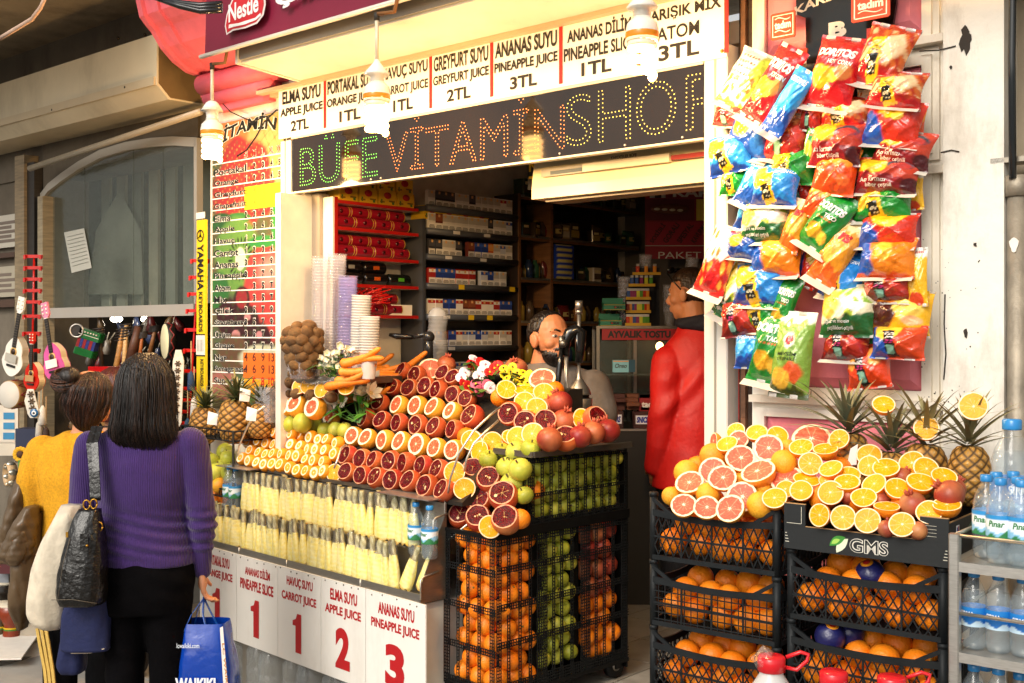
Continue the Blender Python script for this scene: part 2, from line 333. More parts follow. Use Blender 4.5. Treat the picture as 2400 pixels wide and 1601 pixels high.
# side wall to the east, behind the drain pipe
m = MB(hx('#a89a84')); m.box(.95, 4.5, .12, .6, FZ, 5.5); tag(m.build('rendered_wall', GREYPLASTER, None, Fa.M), 'grey rendered wall beyond the drain pipe', 'wall')
pp = thing('drain_pipe', 'grey iron drain pipe running down beside the pilaster', 'pipe', Fa.m((.981, .02, 0)))
m = MB(hx('#a09584')); m.tube([(0, 0, FZ), (0, 0, 2.12)], .028, 14); m.tube([(0, 0, 2.10), (0, 0, 2.16)], .034, 14); m.tube([(.055, .03, 2.14), (.055, .03, 4.5)], .03, 14); m.build('pipe', vc('old_zinc', .55, metal=.4, var=.35, ns=14, bump=.2), pp)
m = MB(hx('#b8ad9c')); m.box(-.07, .06, -.02, .06, 2.735, 2.75); m.box(-.07, .06, -.02, .06, 2.2, 2.215); m.build('bracket', METAL, pp)
m = MB(hx('#efe7dc'))
c = Fa.hit(2372, 575, 0); m.prism([(.012*math.cos(t)*(1+.3*math.sin(3*t)), c.z+.022*math.sin(t)) for t in [2*PI*i/12 for i in range(12)]], -.031, -.029, 'y'); m.build('sticker_scrap', PRINT, pp)
m = MB(hx('#25292c')); m.tube([(.978, -.012, 2.15), (.978, -.02, 2.5), (.985, -.02, 3.0), (.99, -.02, 4)], .011, 8); tag(m.build('power_cable', GLOSS, None, Fa.M), 'thick black power cable hanging in front of the drain pipe', 'cable')
# ---------------- upper front: canopy box, pink console
CXL = Fa.hit(566, 165, -.41).x
can = thing('shutter_canopy', 'pale metal shutter box above the price board', 'canopy', Fa.M)
m = MB(hx('#d8d2c4')); m.prism([(-.41, 2.925), (-.03, 2.90), (.015, 2.90), (.015, 3.6), (-.41, 3.6)], CXL, 3.0, 'x'); m.build('box', ALU, can)
m = MB(hx('#8a857c')); m.box(CXL+.01, 3.0, -.425, -.412, 2.935, 3.3); m.build('fascia', ALU, can)
m = MB(hx('#b4a182')); m.box(-2.6, 3.0, -.075, -.032, 2.885, 2.902); m.box(-2.6, 3.0, -.028, .012, 2.872, 2.897); m.build('trim', ALU, can)
m = MB(hx('#cfc8ba')); m.prism([(-.43, 2.92), (-.03, 2.895), (-.03, 3.2), (-.43, 3.2)], CXL-.02, CXL-.001, 'x'); m.build('end_plate', ALU, can)
con = thing('stone_console', 'pink painted scrolled stone console under the cornice', 'console', Fa.M)
prof = [Fa.hitx(x, y, -3.14) for x, y in ((300, -90), (318, -40), (327, 0), (335, 37), (350, 58), (361, 71), (385, 112), (412, 143), (443, 167), (470, 177), (492, 181))]
PR = [(p.y, p.z) for p in prof]+[(.0, prof[-1].z-.01)]
m = MB(hx('#d9646f'))
def sweep(m, x0, x1, off):
 P = [(y-off, z-off*.6) for y, z in PR]+[(.02, PR[-1][1]+.0), (.02, 4.2), (PR[0][0], 4.2)]
 m.prism(P, x0, x1, 'x')
sweep(m, -3.14, -2.45, 0); sweep(m, -3.14, -3.10, .02); sweep(m, -3.02, -2.97, .014); sweep(m, -2.9, -2.60, .022)
m.build('corbel', PINKP, con)
m = MB(hx('#d35b68')); z = Fa.hit(560, 206, 0).z
for (x0, x1, r, zz, yy) in ((-3.1, -2.47, .055, z+.04, -.05), (-3.08, -2.5, .04, z-.035, -.03)): m.tube([(x0, yy, zz), (x1, yy, zz)], r, 14)
m.box(-3.12, -2.46, -.05, .02, z-.02, z+.14); m.box(-3.0, -2.55, -.03, .02, z-.11, z-.02); m.build('capital', PINKP, con)
# dark cables over the console
m = MB(hx('#1c1d20'))
for k in range(3): m.tube([Fa.hit(365-20*k, -6-6*k, -.75), Fa.hit(420, 14-4*k, -.7), Fa.hit(470, 26-7*k, -.65), Fa.hit(520, 24-8*k, -.6)], .013, 7)
tag(m.build('cable_bundle', GLOSS, None, Fa.M), 'black cables slung over the pink console', 'cable')
# ================================================================ signs
def zline(p_l, p_r, y, x, fr=Fa):
 a, b = fr.hit(*p_l, y), fr.hit(*p_r, y); return a.z+(b.z-a.z)*(x-a.x)/(b.x-a.x)
# --- price board
pb = thing('price_board', 'long cream juice price board with red dividers over the opening', 'sign', Fa.M)
ZB, ZT = 2.652, 2.895
m = MB(hx('#f3f0e8')); m.box(-2.462, .045, -.04, -.032, ZB, ZT); m.build('board', PRINT, pb)
xs = [-2.462]+[Fa.hit(px, py, -.04).x for px, py in ((762, 250), (890, 230), (1010, 190), (1153, 160), (1315, 110), (1497, 60), (1703, 20))]
for x in xs[1:]: m = MB(hx('#c3241c')); m.box(x-.008, x+.008, -.043, -.0402, ZB+.012, ZT-.004); m.build('divider', PRINT, pb)
m = MB(hx('#231f1a')); m.box(-2.462, .045, -.045, -.0402, ZT-.004, ZT+.004)
cells = [('ELMA SUYU', 'APPLE JUICE', '2TL'), ('PORTAKAL SUYU', 'ORANGE JUICE', '1TL'), ('HAVUÇ SUYU', 'CARROT JUICE', '1TL'), ('GREYFURT SUYU', 'GREYFURT JUICE', '2TL'), ('ANANAS SUYU', 'PINEAPPLE JUICE', '3TL'), ('ANANAS DİLİM', 'PINEAPPLE SLICE', '1TL'), ('KARIŞIK MİX', 'ATOM', '3TL')]
for i, (a, b, c) in enumerate(cells):
 x0, x1 = xs[i]+.012, xs[i+1]-.012; w = x1-x0; h = ZT-ZB
 ia = .06 if i in (0, 5) else .02
 m.text(a, x0+w*ia, x1-w*ia, ZB+h*.67, ZB+h*.93, -.0425, .03)
 if b == 'ATOM': m.text(b, x0+w*.2, x0+w*.72, ZB+h*.40, ZB+h*.60, -.0425, .02); m.text(c, x0+w*.22, x0+w*.72, ZB+h*.10, ZB+h*.33, -.0425, .03)
 else: m.text(b, x0+w*.01, x1-w*.01, ZB+h*.38, ZB+h*.59, -.0425, .03); m.text(c, x0+w*.26, x0+w*.68, ZB+h*.10, ZB+h*.31, -.0425, .03)
m.build('lettering', LETTER, pb)
m = MB(hx('#b98a3a')); m.ball((.03, -.045, ZB+.02), .007, 8, 5); m.build('screw', METAL, pb)
# --- LED board: dark acrylic with dots of light along the outlines of the letters
led = thing('led_sign', 'dark glossy LED sign with dotted green and orange letters', 'sign', Fa.M)
Z0, Z1 = 2.385, 2.648
ACR = vc('smoked_acrylic', .06, var=.3, ns=3, coat=.3)
m = MB(hx('#1d150e')); m.box(XL+.005, XR, -.03, .0, Z0, Z1, .002); m.build('panel', ACR, led)
m = MB(hx('#d3c7ae')); m.box(XL, XR, -.036, -.0305, Z1-.006, Z1+.004); m.box(XL, XR, -.033, .002, Z0-.008, Z0-.0005); m.build('edge_strip', ALU, led)
def dots(word, px0, px1, za, zb, mat, off=None, step=.0165, r=.0027):
 glyphs(word, -.012); V, T = glyphs(word, -.012); E = _G[((word, -.012, 0.0), 'e')]
 x0 = Fa.hit(px0, 330, -.03).x; x1 = Fa.hit(px1, 250, -.03).x; lo, hi = V.min(0), V.max(0)
 P = (V-lo)*((x1-x0)/(hi[0]-lo[0]), (zb-za)/(hi[1]-lo[1]))+(x0, za)
 nb = {}
 for a, b in E: nb.setdefault(a, []).append(b); nb.setdefault(b, []).append(a)
 seen = set(); m = MB((1, 1, 1)); pts = []
 for st in nb:
  if st in seen: continue
  loop = [st]; seen.add(st); cur = st
  while True:
   nx = [q for q in nb[cur] if q not in seen]
   if not nx: break
   cur = nx[0]; seen.add(cur); loop.append(cur)
  loop.append(st); L = P[loop]; d = np.r_[0, np.cumsum(np.hypot(*np.diff(L, axis=0).T))]
  n = max(3, int(round(d[-1]/step)))
  for t in np.arange(n)/n*d[-1]: pts.append((np.interp(t, d, L[:, 0]), np.interp(t, d, L[:, 1])))
 for i, (x, z) in enumerate(pts):
  if x > XR-.005: continue
  vs = [(x+r*math.cos(2*PI*k/6), -.0302, z+r*math.sin(2*PI*k/6)) for k in range(6)]+[(x, -.0302-r*.8, z)]
  m.add(vs, [(k, (k+1) % 6, 6) for k in range(6)], sm=True)
 return m.build('led_lettering', mat, led)
hh = Z1-Z0
dots('BÜFE', 704, 884, Z0+hh*.09, Z0+hh*.93, glow('green_led', (.2, .9, .1), 1.3))
dots('VİTAMİN', 906, 1322, Z0+hh*.11, Z0+hh*.99, glow('orange_led', (1, .26, .06), 1.5))
for ch, a_, b_ in (('S', 1328, 1386), ('H', 1403, 1477), ('O', 1492, 1584), ('P', 1609, 1690)): dots(ch, a_, b_, Z0+hh*.13, Z0+hh*.86, glow('yellow_led', (.8, .62, .12), 1.1))
m = MB(hx('#cfcabd'))
for px, py in ((893, 418), (870, 424), (1465, 343), (1600, 322), (1312, 360)): p = Fa.hit(px, py, -.03); m.ball((p.x, -.031, max(p.z, Z0+.01)), .005, 8, 5)
m.build('screw', METAL, led)
# --- maroon banner
bn = thing('shop_banner', 'maroon cloth banner with a white batten and a red leaf logo', 'banner', Fa.M)
YB = -.47; a = Fa.hit(480, 133, YB); b = Fa.hit(924, 0, YB); zb = a.z
m = MB(hx('#7d1634'))
m.grid(lambda u, v: (a.x+u*3.2, YB+.012*math.sin(u*9+v*3)*(1-v*.3), zb+v*1.0), 60, 16)
m.build('cloth', vc('banner_cloth', .45, var=.18, ns=2.5, bump=.05), bn)
m = MB(hx('#efe8da')); m.tube([(a.x-.02, YB-.01, zb), (a.x+3.2, YB-.01, zb)], .0105, 10); m.build('batten', GLOSS, bn)
m = MB()
q = lambda px, py: (lambda p: (p.x, p.z))(Fa.hit(px, py, YB-.02))
def leaf(m, pts, y): P = [q(*p) for p in pts]; m.add([(x, y, z) for x, z in P], [tuple(range(len(P)))], sm=False)
out = [(530, 82), (526, 60), (530, 35), (538, 10), (548, -12), (580, -20), (620, -16), (622, 10), (617, 35), (602, 55), (575, 66), (545, 72)]
m.color('#e8d9d2'); leaf(m, out, YB-.018)
ins = [(532, 77), (529, 59), (533, 36), (541, 12), (550, -8), (581, -16), (616, -12), (618, 9), (613, 33), (600, 51), (573, 62), (544, 68)]
m.color('#c9202a'); leaf(m, ins, YB-.0195)
m.color('#f6f1ea')
def tilt(px0, py0, px1, py1, hpx, body, y, bold):
 A = Fa.hit(px0, py0, YB-.02); B = Fa.hit(px1, py1, YB-.02); h = Fa.hit(px0, py0-hpx, YB-.02).z-A.z
 m.text(body, 0, 1, 0, 1, 0, bold, fn=lambda s, t: (A.x+(B.x-A.x)*s, y, A.z+(B.z-A.z)*s+t*h))
tilt(536, 54, 606, 27, 42, 'Nestlé', YB-.021, .025)
leaf(m, [(536, 67), (537, 58), (560, 54), (598, 42), (611, 30), (612, 36), (600, 47), (572, 58), (548, 63)], YB-.021)
tilt(646, 26, 905, -62, 44, 'Çikolata', YB-.021, .04)
m.build('lettering', LETTER, bn)
# --- painted menu poster
po = thing('menu_poster', 'tall fruit photo poster listing juice names and prices', 'poster', Fa.M)
PX0, PX1, PZ0, PZ1 = -3.078, -2.467, 1.30, 2.80
def poster_paint(u, v):
 """u across, v up from the bottom; painted fruit like the printed photograph."""
 u = np.asarray(u, float); v = np.asarray(v, float); x = u*.61; z = v*1.5
 n1 = np.sin(x*31+np.sin(z*17)*1.3)*np.sin(z*27+np.cos(x*23)); n2 = np.sin(x*90+z*30)*np.sin(z*80-x*25)
 c = np.stack([np.full_like(u, .10), np.full_like(u, .13), np.full_like(u, .05)], -1)
 def put(col, a):
  nonlocal c
  c = c*(1-a[..., None])+np.array(col)*a[..., None]
 def blob(cx, cz, rx, rz, col, soft=.12, dark=.35):
  d = np.hypot((x-cx)/rx, (z-cz)/rz)+n1*.03; a = 1-sm(1-soft, 1+soft, d); put(np.array(col), a)
 put(hx('#7a4a22'), sm(.2, .8, n1*.5+.5)*.4)
 put(hx('#d9801f'), sm(1.28, 1.42, z)*(1-sm(.25, .5, x)))
 blob(.50, 1.33, .20, .26, hx('#d9b25a')); put(hx('#7b4d1c'), (1-sm(.0, .12, np.abs(np.sin(x*46+z*30)*np.sin(z*46-x*30))))*sm(.36, .42, x)*sm(1.1, 1.15, z)*.6)
 for cx, cz, r in ((.22, 1.27, .13), (.36, 1.22, .14), (.13, 1.13, .13), (.30, 1.08, .13), (.45, 1.10, .10)): blob(cx, cz, r, r*1.15, hx('#b81a1c'));
 put(hx('#e8b53d'), sm(.72, .85, np.sin(x*150)*np.sin(z*130+x*40))*(1-sm(1.36, 1.4, z))*sm(.98, 1.05, z)*(1-sm(.45, .55, x))*.8)
 blob(.22, .99, .12, .03, hx('#2d8a34')); blob(.08, .98, .1, .05, hx('#27632a'))
 blob(.22, .80, .19, .20, hx('#6da53a')); d = np.hypot((x-.25)/.19, (z-.78)/.20); th = np.arctan2(z-.78, x-.25)
 put(hx('#1d2410'), sm(.30, .42, d)*(1-sm(.5, .62, d))*sm(-.1, .6, np.sin(th*22))); blob(.25, .78, .045, .06, hx('#e8ead2'))
 blob(.54, .62, .26, .27, hx('#d3302c'), .06); blob(.50, .70, .1, .08, hx('#ef8f84'), .5); blob(.56, .95, .05, .16, hx('#2a9a3c')); blob(.45, .86, .14, .03, hx('#2a9a3c'))
 blob(.05, .62, .10, .10, hx('#2d7a2e'))
 for cx, cz, r in ((.26, .57, .07), (.14, .48, .10), (.32, .45, .09), (.22, .36, .12), (.42, .36, .09)): blob(cx, cz, r, r, hx('#3f0c16')); blob(cx-.01, cz+.03, r*.3, r*.2, hx('#d98a8e'))
 blob(.26, .575, .05, .05, hx('#a3141d')); blob(.19, .29, .13, .10, hx('#6b4a2c')); blob(.44, .27, .2, .07, hx('#d8d7b4')); blob(.10, .13, .12, .08, hx('#b9685a')); blob(.3, .10, .1, .06, hx('#5d8a3a')); blob(.48, .12, .12, .1, hx('#c8c7a0'))
 put(hx('#2a8a35'), sm(.3, .8, n2)*.18)
 g = c.mean(-1, keepdims=True); return (c*.85+g*.15)*.7
def painted_panel(m, fn, x0, x1, z0, z1, y, nu, nv):
 U, V = np.meshgrid(np.linspace(0, 1, nu+1), np.linspace(0, 1, nv+1)); c = fn(U, V).reshape(-1, 3)
 vs = [(x0+(x1-x0)*a, y, z0+(z1-z0)*b) for b in np.linspace(0, 1, nv+1) for a in np.linspace(0, 1, nu+1)]; w = nu+1
 m.add(vs, [(j*w+i, j*w+i+1, (j+1)*w+i+1, (j+1)*w+i) for j in range(nv) for i in range(nu)], c, sm=False)
m = MB(); painted_panel(m, poster_paint, PX0, PX1, PZ0, PZ1, -.006, 110, 270); m.color('#8c8578'); m.box(PX0, PX1, -.004, .009, PZ0, PZ1); m.build('sheet', PRINT, po)
def rowz(px, py): return Fa.hit(px, py, -.008).z
rows = ['Portakal', 'Orange', 'Greyfurt', 'Grapefruit', 'Elma', 'Apple', 'Havuç', 'Carrot', 'Ananas', 'Pineapple', 'Atom', 'Mix', 'Çilek', 'Strowberry', 'Üzüm', 'Grape', 'Nar', 'Pomegranate', 'Supermix']
vals = ['12345', '12345', '24567', '24567', '23456', '23456', '12345', '12345', '3 5 7 9 11', '3 5 7 9 11', '. 3 5 7 9', '. 3 5 7 9', '3 5 7 9 11', '3 5 7 9 11', '3 5 7 9 11', '3 5 7 9 11', '4 6 9 13', '4 6 9 13', '. 6 8 10 12']
# row heights measured down the photo's left edge of the poster (baseline of each name)
ys = [409+27.2*i for i in range(19)]
zr = [rowz(520, y-1.5-0.0*i) for i, y in enumerate(ys)]
st = MB(); lt = MB(hx('#131313')); ha = MB(hx('#f2efe4'))
zy = lambda i: zr[i]
st.color('#f0b81c'); st.box(-2.79, -2.475, -.0085, -.007, zy(3)-.022, zy(1)-.026)
st.color('#e06a1c'); st.box(-2.80, -2.463, -.0085, -.007, zy(17)-.030, zy(15)-.022)
st.color('#eda51f'); st.box(-2.79, -2.463, -.0095, -.0087, zy(18)-.05, zy(17)-.034)
st.color('#f0ede4')
for i in range(20):
 z = zr[0]+.055-i*(zr[0]-zr[18])/18
 st.box(PX0, PX1, -.0075, -.0062, z-.003, z+.003)
st.build('sticker', PRINT, po)
colx = [-2.776, -2.705, -2.632, -2.562, -2.497]
for i, (a, v) in enumerate(zip(rows, vals)):
 h = .036; w = min(.285, .034*len(a)+.012)
 for mm_, e, y in ((ha, .004, -.0080), (lt, 0, -.0090)): mm_.text(a, PX0+.02, PX0+.02+w, zr[i]-.008, zr[i]-.008+h, y, .025 if e == 0 else .055)
 vv = v.split(' ') if ' ' in v else list(v)
 if i in (16, 17): vv = vv+['.']
 for k, d in enumerate(vv):
  if d == '.': continue
  col = '#131313'; yy = -.0092
  if i in (2, 3): col = '#a98a1c'
  if i in (16, 17): col = '#4b1a12'
  if i == 18: col = '#c41f18'; yy = -.0105
  wd = .022 if len(d) == 1 else .036
  if d == '1' : wd = .012
  lt.color(col)
  if i not in (2, 3, 16, 17, 18): ha.text(d, colx[k]-wd/2-.003, colx[k]+wd/2+.003, zr[i]-.007, zr[i]+.034, -.0082, .045)
  sc = 1.25 if i in (16, 17, 18) else 1
  lt.text(d, colx[k]-wd/2*sc, colx[k]+wd/2*sc, zr[i]-.004, zr[i]+.031*sc, yy, .012 if i in (2, 3, 16, 17) else .03)
 lt.color('#131313')
zb_ = zr[0]+.062
for k, d in enumerate(('S', 'M', 'L', 'XL', 'XXL')): ha.color('#f2e6dc'); ha.text(d, colx[k]-.014-.004*len(d), colx[k]+.01+.004*len(d), zb_, zb_+.036, -.0082, .06); lt.color('#c4241c'); lt.text(d, colx[k]-.013-.004*len(d), colx[k]+.009+.004*len(d), zb_+.002, zb_+.034, -.0092, .02)
lt.color('#c4241c'); lt.text('Boy', PX0+.05, PX0+.13, zb_-.004, zb_+.03, -.009, .03)
def arch(s, t): x = PX0+.02+(PX1-PX0-.07)*s; return (x, -.0095, zb_+.06+.095*math.sin(PI*min(1, max(0, .12+.62*s)))-.02+t*.085)
def archh(s, t): p = arch(s, t); return (p[0], -.0083, p[2])
lt.color('#17170f'); lt.text('VİTAMİN', 0, 1, 0, 1, 0, .03, fn=arch, shear=.15); ha.color('#e8e2cc'); ha.text('VİTAMİN', 0, 1, -.03, 1.03, 0, .075, fn=archh, shear=.15)
ha.build('letter_outline', LETTER, po); lt.build('lettering', LETTER, po)
# wires across the poster
m = MB(hx('#15130f')); m.tube([Fa.hit(x, y, -.03) for x, y in ((670, 258), (648, 258), (620, 285), (600, 320), (578, 352), (556, 366))], .0035, 6)
m.tube([Fa.hit(x, y, -.03) for x, y in ((515, 235), (540, 262), (590, 285), (640, 268))], .003, 6)
tag(m.build('loose_wire', MATTE, None, Fa.M), 'thin black wires drooping over the top of the menu poster', 'wire')
# --- keyboard shop's yellow vertical strip
ya = thing('strip_sign', 'narrow yellow vertical strip sign with black keyboard lettering', 'sign', Fa.M)
xa, xb = -3.205, -3.125
zf = lambda py: Fa.hit(476, py, -.02).z
m = MB(hx('#e8c913')); m.box(xa, xb, -.02, -.005, zf(1085), zf(515)); m.color('#e9e5da'); m.box(xa, xb, -.023, -.02, zf(832), zf(785)); m.box(xa, xb, -.023, -.02, zf(512), zf(497)); m.color('#1a1a1a'); m.box(xa, xb, -.0235, -.02, zf(786), zf(783)); m.box(xa, xb, -.0235, -.02, zf(835), zf(832))
for k in range(5): x = xa+.012+k*.013; m.box(x, x+.003, -.0238, -.0232, zf(824), zf(796))
m.build('board', PRINT, ya)
m = MB(hx('#17170f'))
def vert(body, py0, py1, a, b, bold): zt, zb2 = zf(py0), zf(py1); m.text(body, 0, 1, 0, 1, 0, bold, fn=lambda s, t: (xa+(xb-xa)*(a+(b-a)*t), -.0235, zt+(zb2-zt)*s))
vert('YAMAHA', 572, 680, .16, .86, .03); vert('KEYBOARDS', 684, 778, .3, .74, .02); vert('KEYBOARDS', 842, 905, .5, .86, .02); vert('YAMAHA', 1022, 1130, .16, .86, .03)
for py in (552, 1068):
 c = Vector(((xa+xb)/2, -.0235, zf(py))); n = 16
 m.add([(c.x+r*math.cos(2*PI*k/n), c.y, c.z+r*math.sin(2*PI*k/n)) for r in (.026, .033) for k in range(n)], [(k, (k+1) % n, n+(k+1) % n, n+k) for k in range(n)], sm=False)
 for k in range(3): t = PI/2+2*PI*k/3; m.bar((c.x-.008*math.cos(t), c.y, c.z-.008*math.sin(t)), (c.x+.03*math.cos(t), c.y, c.z+.03*math.sin(t)), .006, .001, (0, 1, 0))
m.build('lettering', LETTER, ya)
# --- black shop plate on the pilaster behind the crisps
bp = thing('shop_plate', 'black glossy shield plate with white lettering behind the snack bags', 'sign', Fa.M)
pt = [(p.x, p.z) for p in [Fa.hit(x, y, .0) for x, y in ((1868, -30), (1870, 15), (1862, 32), (1892, 44), (1896, 300), (1945, 420), (2010, 440), (2060, 420), (2085, 300), (2102, 78), (2096, 60), (2104, 10), (2104, -60))]]
m = MB(hx('#0d0f10')); m.prism(pt, -.012, 0.0, 'y'); m.build('plate', GLOSS, bp)
m = MB(hx('#e9e2d4')); p = Fa.hit(1942, 92, -.014); q2 = Fa.hit(1984, 46, -.014); m.text('B', p.x, q2.x, p.z, q2.z, -.0145, .06)
A = Fa.hit(1862, 44, -.014); B = Fa.hit(2078, -14, -.014); m.text('KARDEŞLER', 0, 1, 0, 1, 0, .03, fn=lambda s, t: (A.x+(B.x-A.x)*s, -.0145, A.z+(B.z-A.z)*s+.02*math.sin(PI*s)+t*.04))
m.build('lettering', LETTER, bp)
# ================================================================ hanging lamps
BULB = glow('lit_bulb', (1, .58, .2), 14)
def lamp(px, ytop, ycone, ybase, y0, y1, Yl, label, cone=True, h=1):
 X = Fa.hit(px, y0, Yl); s = FP/Fa.dep(X); t = thing('pendant_lamp', label, 'lamp', Fa.m((X.x, Yl, 0)))
 z = lambda py: Fa.hit(px, py, Yl).z
 m = MB(hx('#d9cdb4')); m.tube([(0, 0, z(ytop)), (0, 0, z(ycone))], .008, 8); m.build('rod', GLOSS, t)
 m = MB(hx('#2b2620')); m.tube([(0, 0, z(ytop)), (0, 0, z(ytop)+.03)], .011, 8); m.color('#8a5a2c'); m.tube([(0, 0, z(ytop)+.025), (.1, .0, z(ytop)+.015), (.13, 0, z(ytop)+.10)], .008, 7); m.build('hanger', MATTE, t)
 m = MB(hx('#f1ece2')); zc, zb = z(ycone), z(ybase)
 m.lathe([(.008, zc), (.014, zc-.012), (.05, zc-.055), (.047, zc-.062), (.028, zc-.064), (.028, zc-.088)] if cone else [(.02, zc), (.03, zc-.01), (.052, zc-.045), (.03, zc-.045), (.026, zc-.07), (.03, zc-.09)], 18); m.build('socket', GLOSS, t)
 ze = zc-.088; m = MB(hx('#efe9dc')); m.lathe([(.03, ze), (.048, ze-.02), (.053, ze-.045), (.051, ze-.075)], 20); m.color('#d98a1e'); m.lathe([(.0525, ze-.047), (.0535, ze-.05), (.053, ze-.064), (.052, ze-.067)], 20, cap=False); m.color('#efe6d2'); m.lathe([(.047, ze-.075), (.047, ze-.092), (.03, ze-.096)], 20); m.build('ballast', GLOSS, t)
 m = MB((1, .8, .5)); za, zz = z(y0), z(y1); n = 70; tr = 4.2
 m.tube([(.036*math.cos(2*PI*tr*i/n), .036*math.sin(2*PI*tr*i/n), za+(zz-za)*i/n) for i in range(n+1)], .0125, 8); m.tube([(0, 0, ze-.09), (0, 0, za)], .02, 8); m.build('bulb', BULB, t)
 l = bpy.data.lights.new('bulb_light', 'POINT'); l.energy = 38; l.color = (1, .62, .26); l.shadow_soft_size = .06; lo = link('bulb_light', l, t); lo.location = (0, 0, min(za, zz)-.075)
 return t
lamp(497, 163, 238, 300, 322, 374, -.45, 'lit pendant lamp with a clear cup socket hanging in front of the menu poster', False)
lamp(883, 48, 140, 232, 246, 312, -.5, 'lit pendant lamp hanging between the orange and carrot prices')
lamp(1505, -60, -24, 60, 72, 180, -.5, 'lit pendant lamp hanging before the pineapple slice price, cut by the picture top')
# ================================================================ fruit, one mesh set per kind and variant
LIB = {}
ARIL = vc('pomegranate_seeds', .34, var=.25, ns=70, bump=.1, bs=150, spec=.18)
def citrus(seed, pulp, dark, pith, core, nseg):
 r_ = random.Random(seed); ph = r_.random()*6.28; jit = [r_.uniform(-.12, .12) for _ in range(nseg)]; cx, cy = r_.uniform(-.05, .05), r_.uniform(-.05, .05)
 edge = [r_.uniform(-.025, .025) for _ in range(12)]
 def f(r, t):
  x, y = r*math.cos(t)-cx*(1-r), r*math.sin(t)-cy*(1-r); rr = math.hypot(x, y); tt = math.atan2(y, x)+ph
  k = (tt/(2*PI)*nseg) % nseg; i = int(k); fr_ = k-i+jit[i]*.5; dl = min(abs(fr_), abs(1-fr_))*2*PI/nseg*rr
  pw = 1-pith+edge[int(k*12/nseg) % 12]*.6+.02*math.cos(tt*nseg)*(pith > .1)
  if rr > .965: return None
  if rr > pw: return hx('#efe6c8')
  if rr < core*(1+.5*math.sin(tt*5+seed)): return hx('#f7efd0')
  n = .5+.5*math.sin(tt*nseg*5+rr*7+seed)*math.sin(rr*26+tt*9)
  c = lerp(hx(pulp), hx(dark), .25+.75*n*(.35+.65*rr))
  if dl < .014 and rr > core: c = lerp(c, hx('#fbe9b8'), .28)
  return c
 return f
def pome(seed):
 r_ = random.Random(seed); P = []
 for a in np.linspace(.10, .86, 7):
  n = max(3, int(a*2*PI/.155)); o = r_.random()
  for k in range(n): P.append(((a+r_.uniform(-.03, .03))*math.cos(2*PI*(k+o)/n), (a+r_.uniform(-.03, .03))*math.sin(2*PI*(k+o)/n)))
 P = np.array(P); ph = r_.random()*6.28; n6 = 6; arms = [r_.choice((.1, .2, .4, .9)) for _ in range(n6)]; tone = [r_.uniform(.5, 1.3) for _ in P]
 holes = [(r_.uniform(-.5, .5), r_.uniform(-.5, .5), r_.uniform(.06, .14)) for _ in range(r_.randint(0, 2))]
 def f(r, t):
  x, y = r*math.cos(t), r*math.sin(t)
  if r > .90+.025*math.sin(t*6+ph): return None
  D = (P[:, 0]-x)**2+(P[:, 1]-y)**2; i = int(D.argmin()); d = math.sqrt(D[i])
  k = ((t+ph)/(2*PI)*n6) % n6; a = int(k+.5) % n6; dl = abs(k-round(k))*2*PI/n6*r
  if (dl < .013 and r < arms[a]*.6) or r < .05: return lerp(hx('#e0c07a'), hx('#a86a48'), r_.random()*.6)
  if any((x-p)**2+(y-q)**2 < s*s for p, q, s in holes): return hx('#e7c99a')
  s = max(0, 1-d/.092)
  return lerp(hx('#120102'), hx('#7e0a12'), min(1, s*1.4*tone[i]))
 return f
def cut_mesh(Rr, zc, skin, face, seed, rim='#f6a52a', bump=0, n=30, rings=26, sq=1.0, skin2=None):
 r_ = random.Random(seed); rf = math.sqrt(1-zc*zc)
 wob = [(r_.uniform(-.02, .02), r_.randint(2, 4), r_.random()*6) for _ in range(3)]
 W_ = lambda t: 1+sum(a*math.sin(k*t+p) for a, k, p in wob)
 m = MB(); pr = 13; vs = []; cs = []; N = 2*n
 a1 = math.acos(zc)
 for i in range(pr+1):
  th = PI-(PI-a1)*i/pr
  for k in range(N):
   t = 2*PI*k/N; q = W_(t)
   vs.append((Rr*math.sin(th)*math.cos(t)*q, Rr*math.sin(th)*math.sin(t)*q, Rr*math.cos(th)*sq if th > PI/2 else Rr*math.cos(th)))
   c = hx(skin)
   if skin2: c = lerp(c, hx(skin2), max(0, math.sin(t*1+seed)*.5+.3*math.sin(3*t+i*.4)))
   cs.append(c)
 m.add(vs, [(i*N+k, i*N+(k+1) % N, (i+1)*N+(k+1) % N, (i+1)*N+k) for i in range(pr) for k in range(N)], cs, True)
 m2 = MB(); vs = []; cs = []
 for i in range(rings+1):
  rr = i/rings
  for k in range(N):
   t = 2*PI*k/N; c = face(rr, t); z = zc*Rr
   if c is None: c = hx(rim)
   elif bump: z += bump*Rr*(c[0]-.05)*1.2*(1 if c[1] < .2 else 0)
   if bump and rr < .88: z -= .05*Rr*sm(.95, .8, rr)
   vs.append((Rr*rf*rr*math.cos(t)*W_(t), Rr*rf*rr*math.sin(t)*W_(t), z)); cs.append(c)
 m2.add(vs, [(i*N+k, i*N+(k+1) % N, (i+1)*N+(k+1) % N, (i+1)*N+k) for i in range(rings) for k in range(N)], cs, True)
 return m, m2
def lib_cut(kind, cat, nm, variants):
 LIB[kind] = (cat, nm, [])
 for m, m2, peelmat, fm in variants: LIB[kind][2].append((m.mesh(nm, peelmat), [('cut_face', m2.mesh('cut_face', fm))]))
def var(kind, cat, n, fn, peelmat, fm): lib_cut(kind, cat, kind, [(*fn(i), peelmat, fm) for i in range(n)])
var('orange_half', 'orange', 5, lambda i: cut_mesh(.041, 0, '#f08a1a', citrus(i, '#efb40c', '#e2930a', .10, .07, 10+i % 2), i, '#f3a125'), PEEL, FLESH)
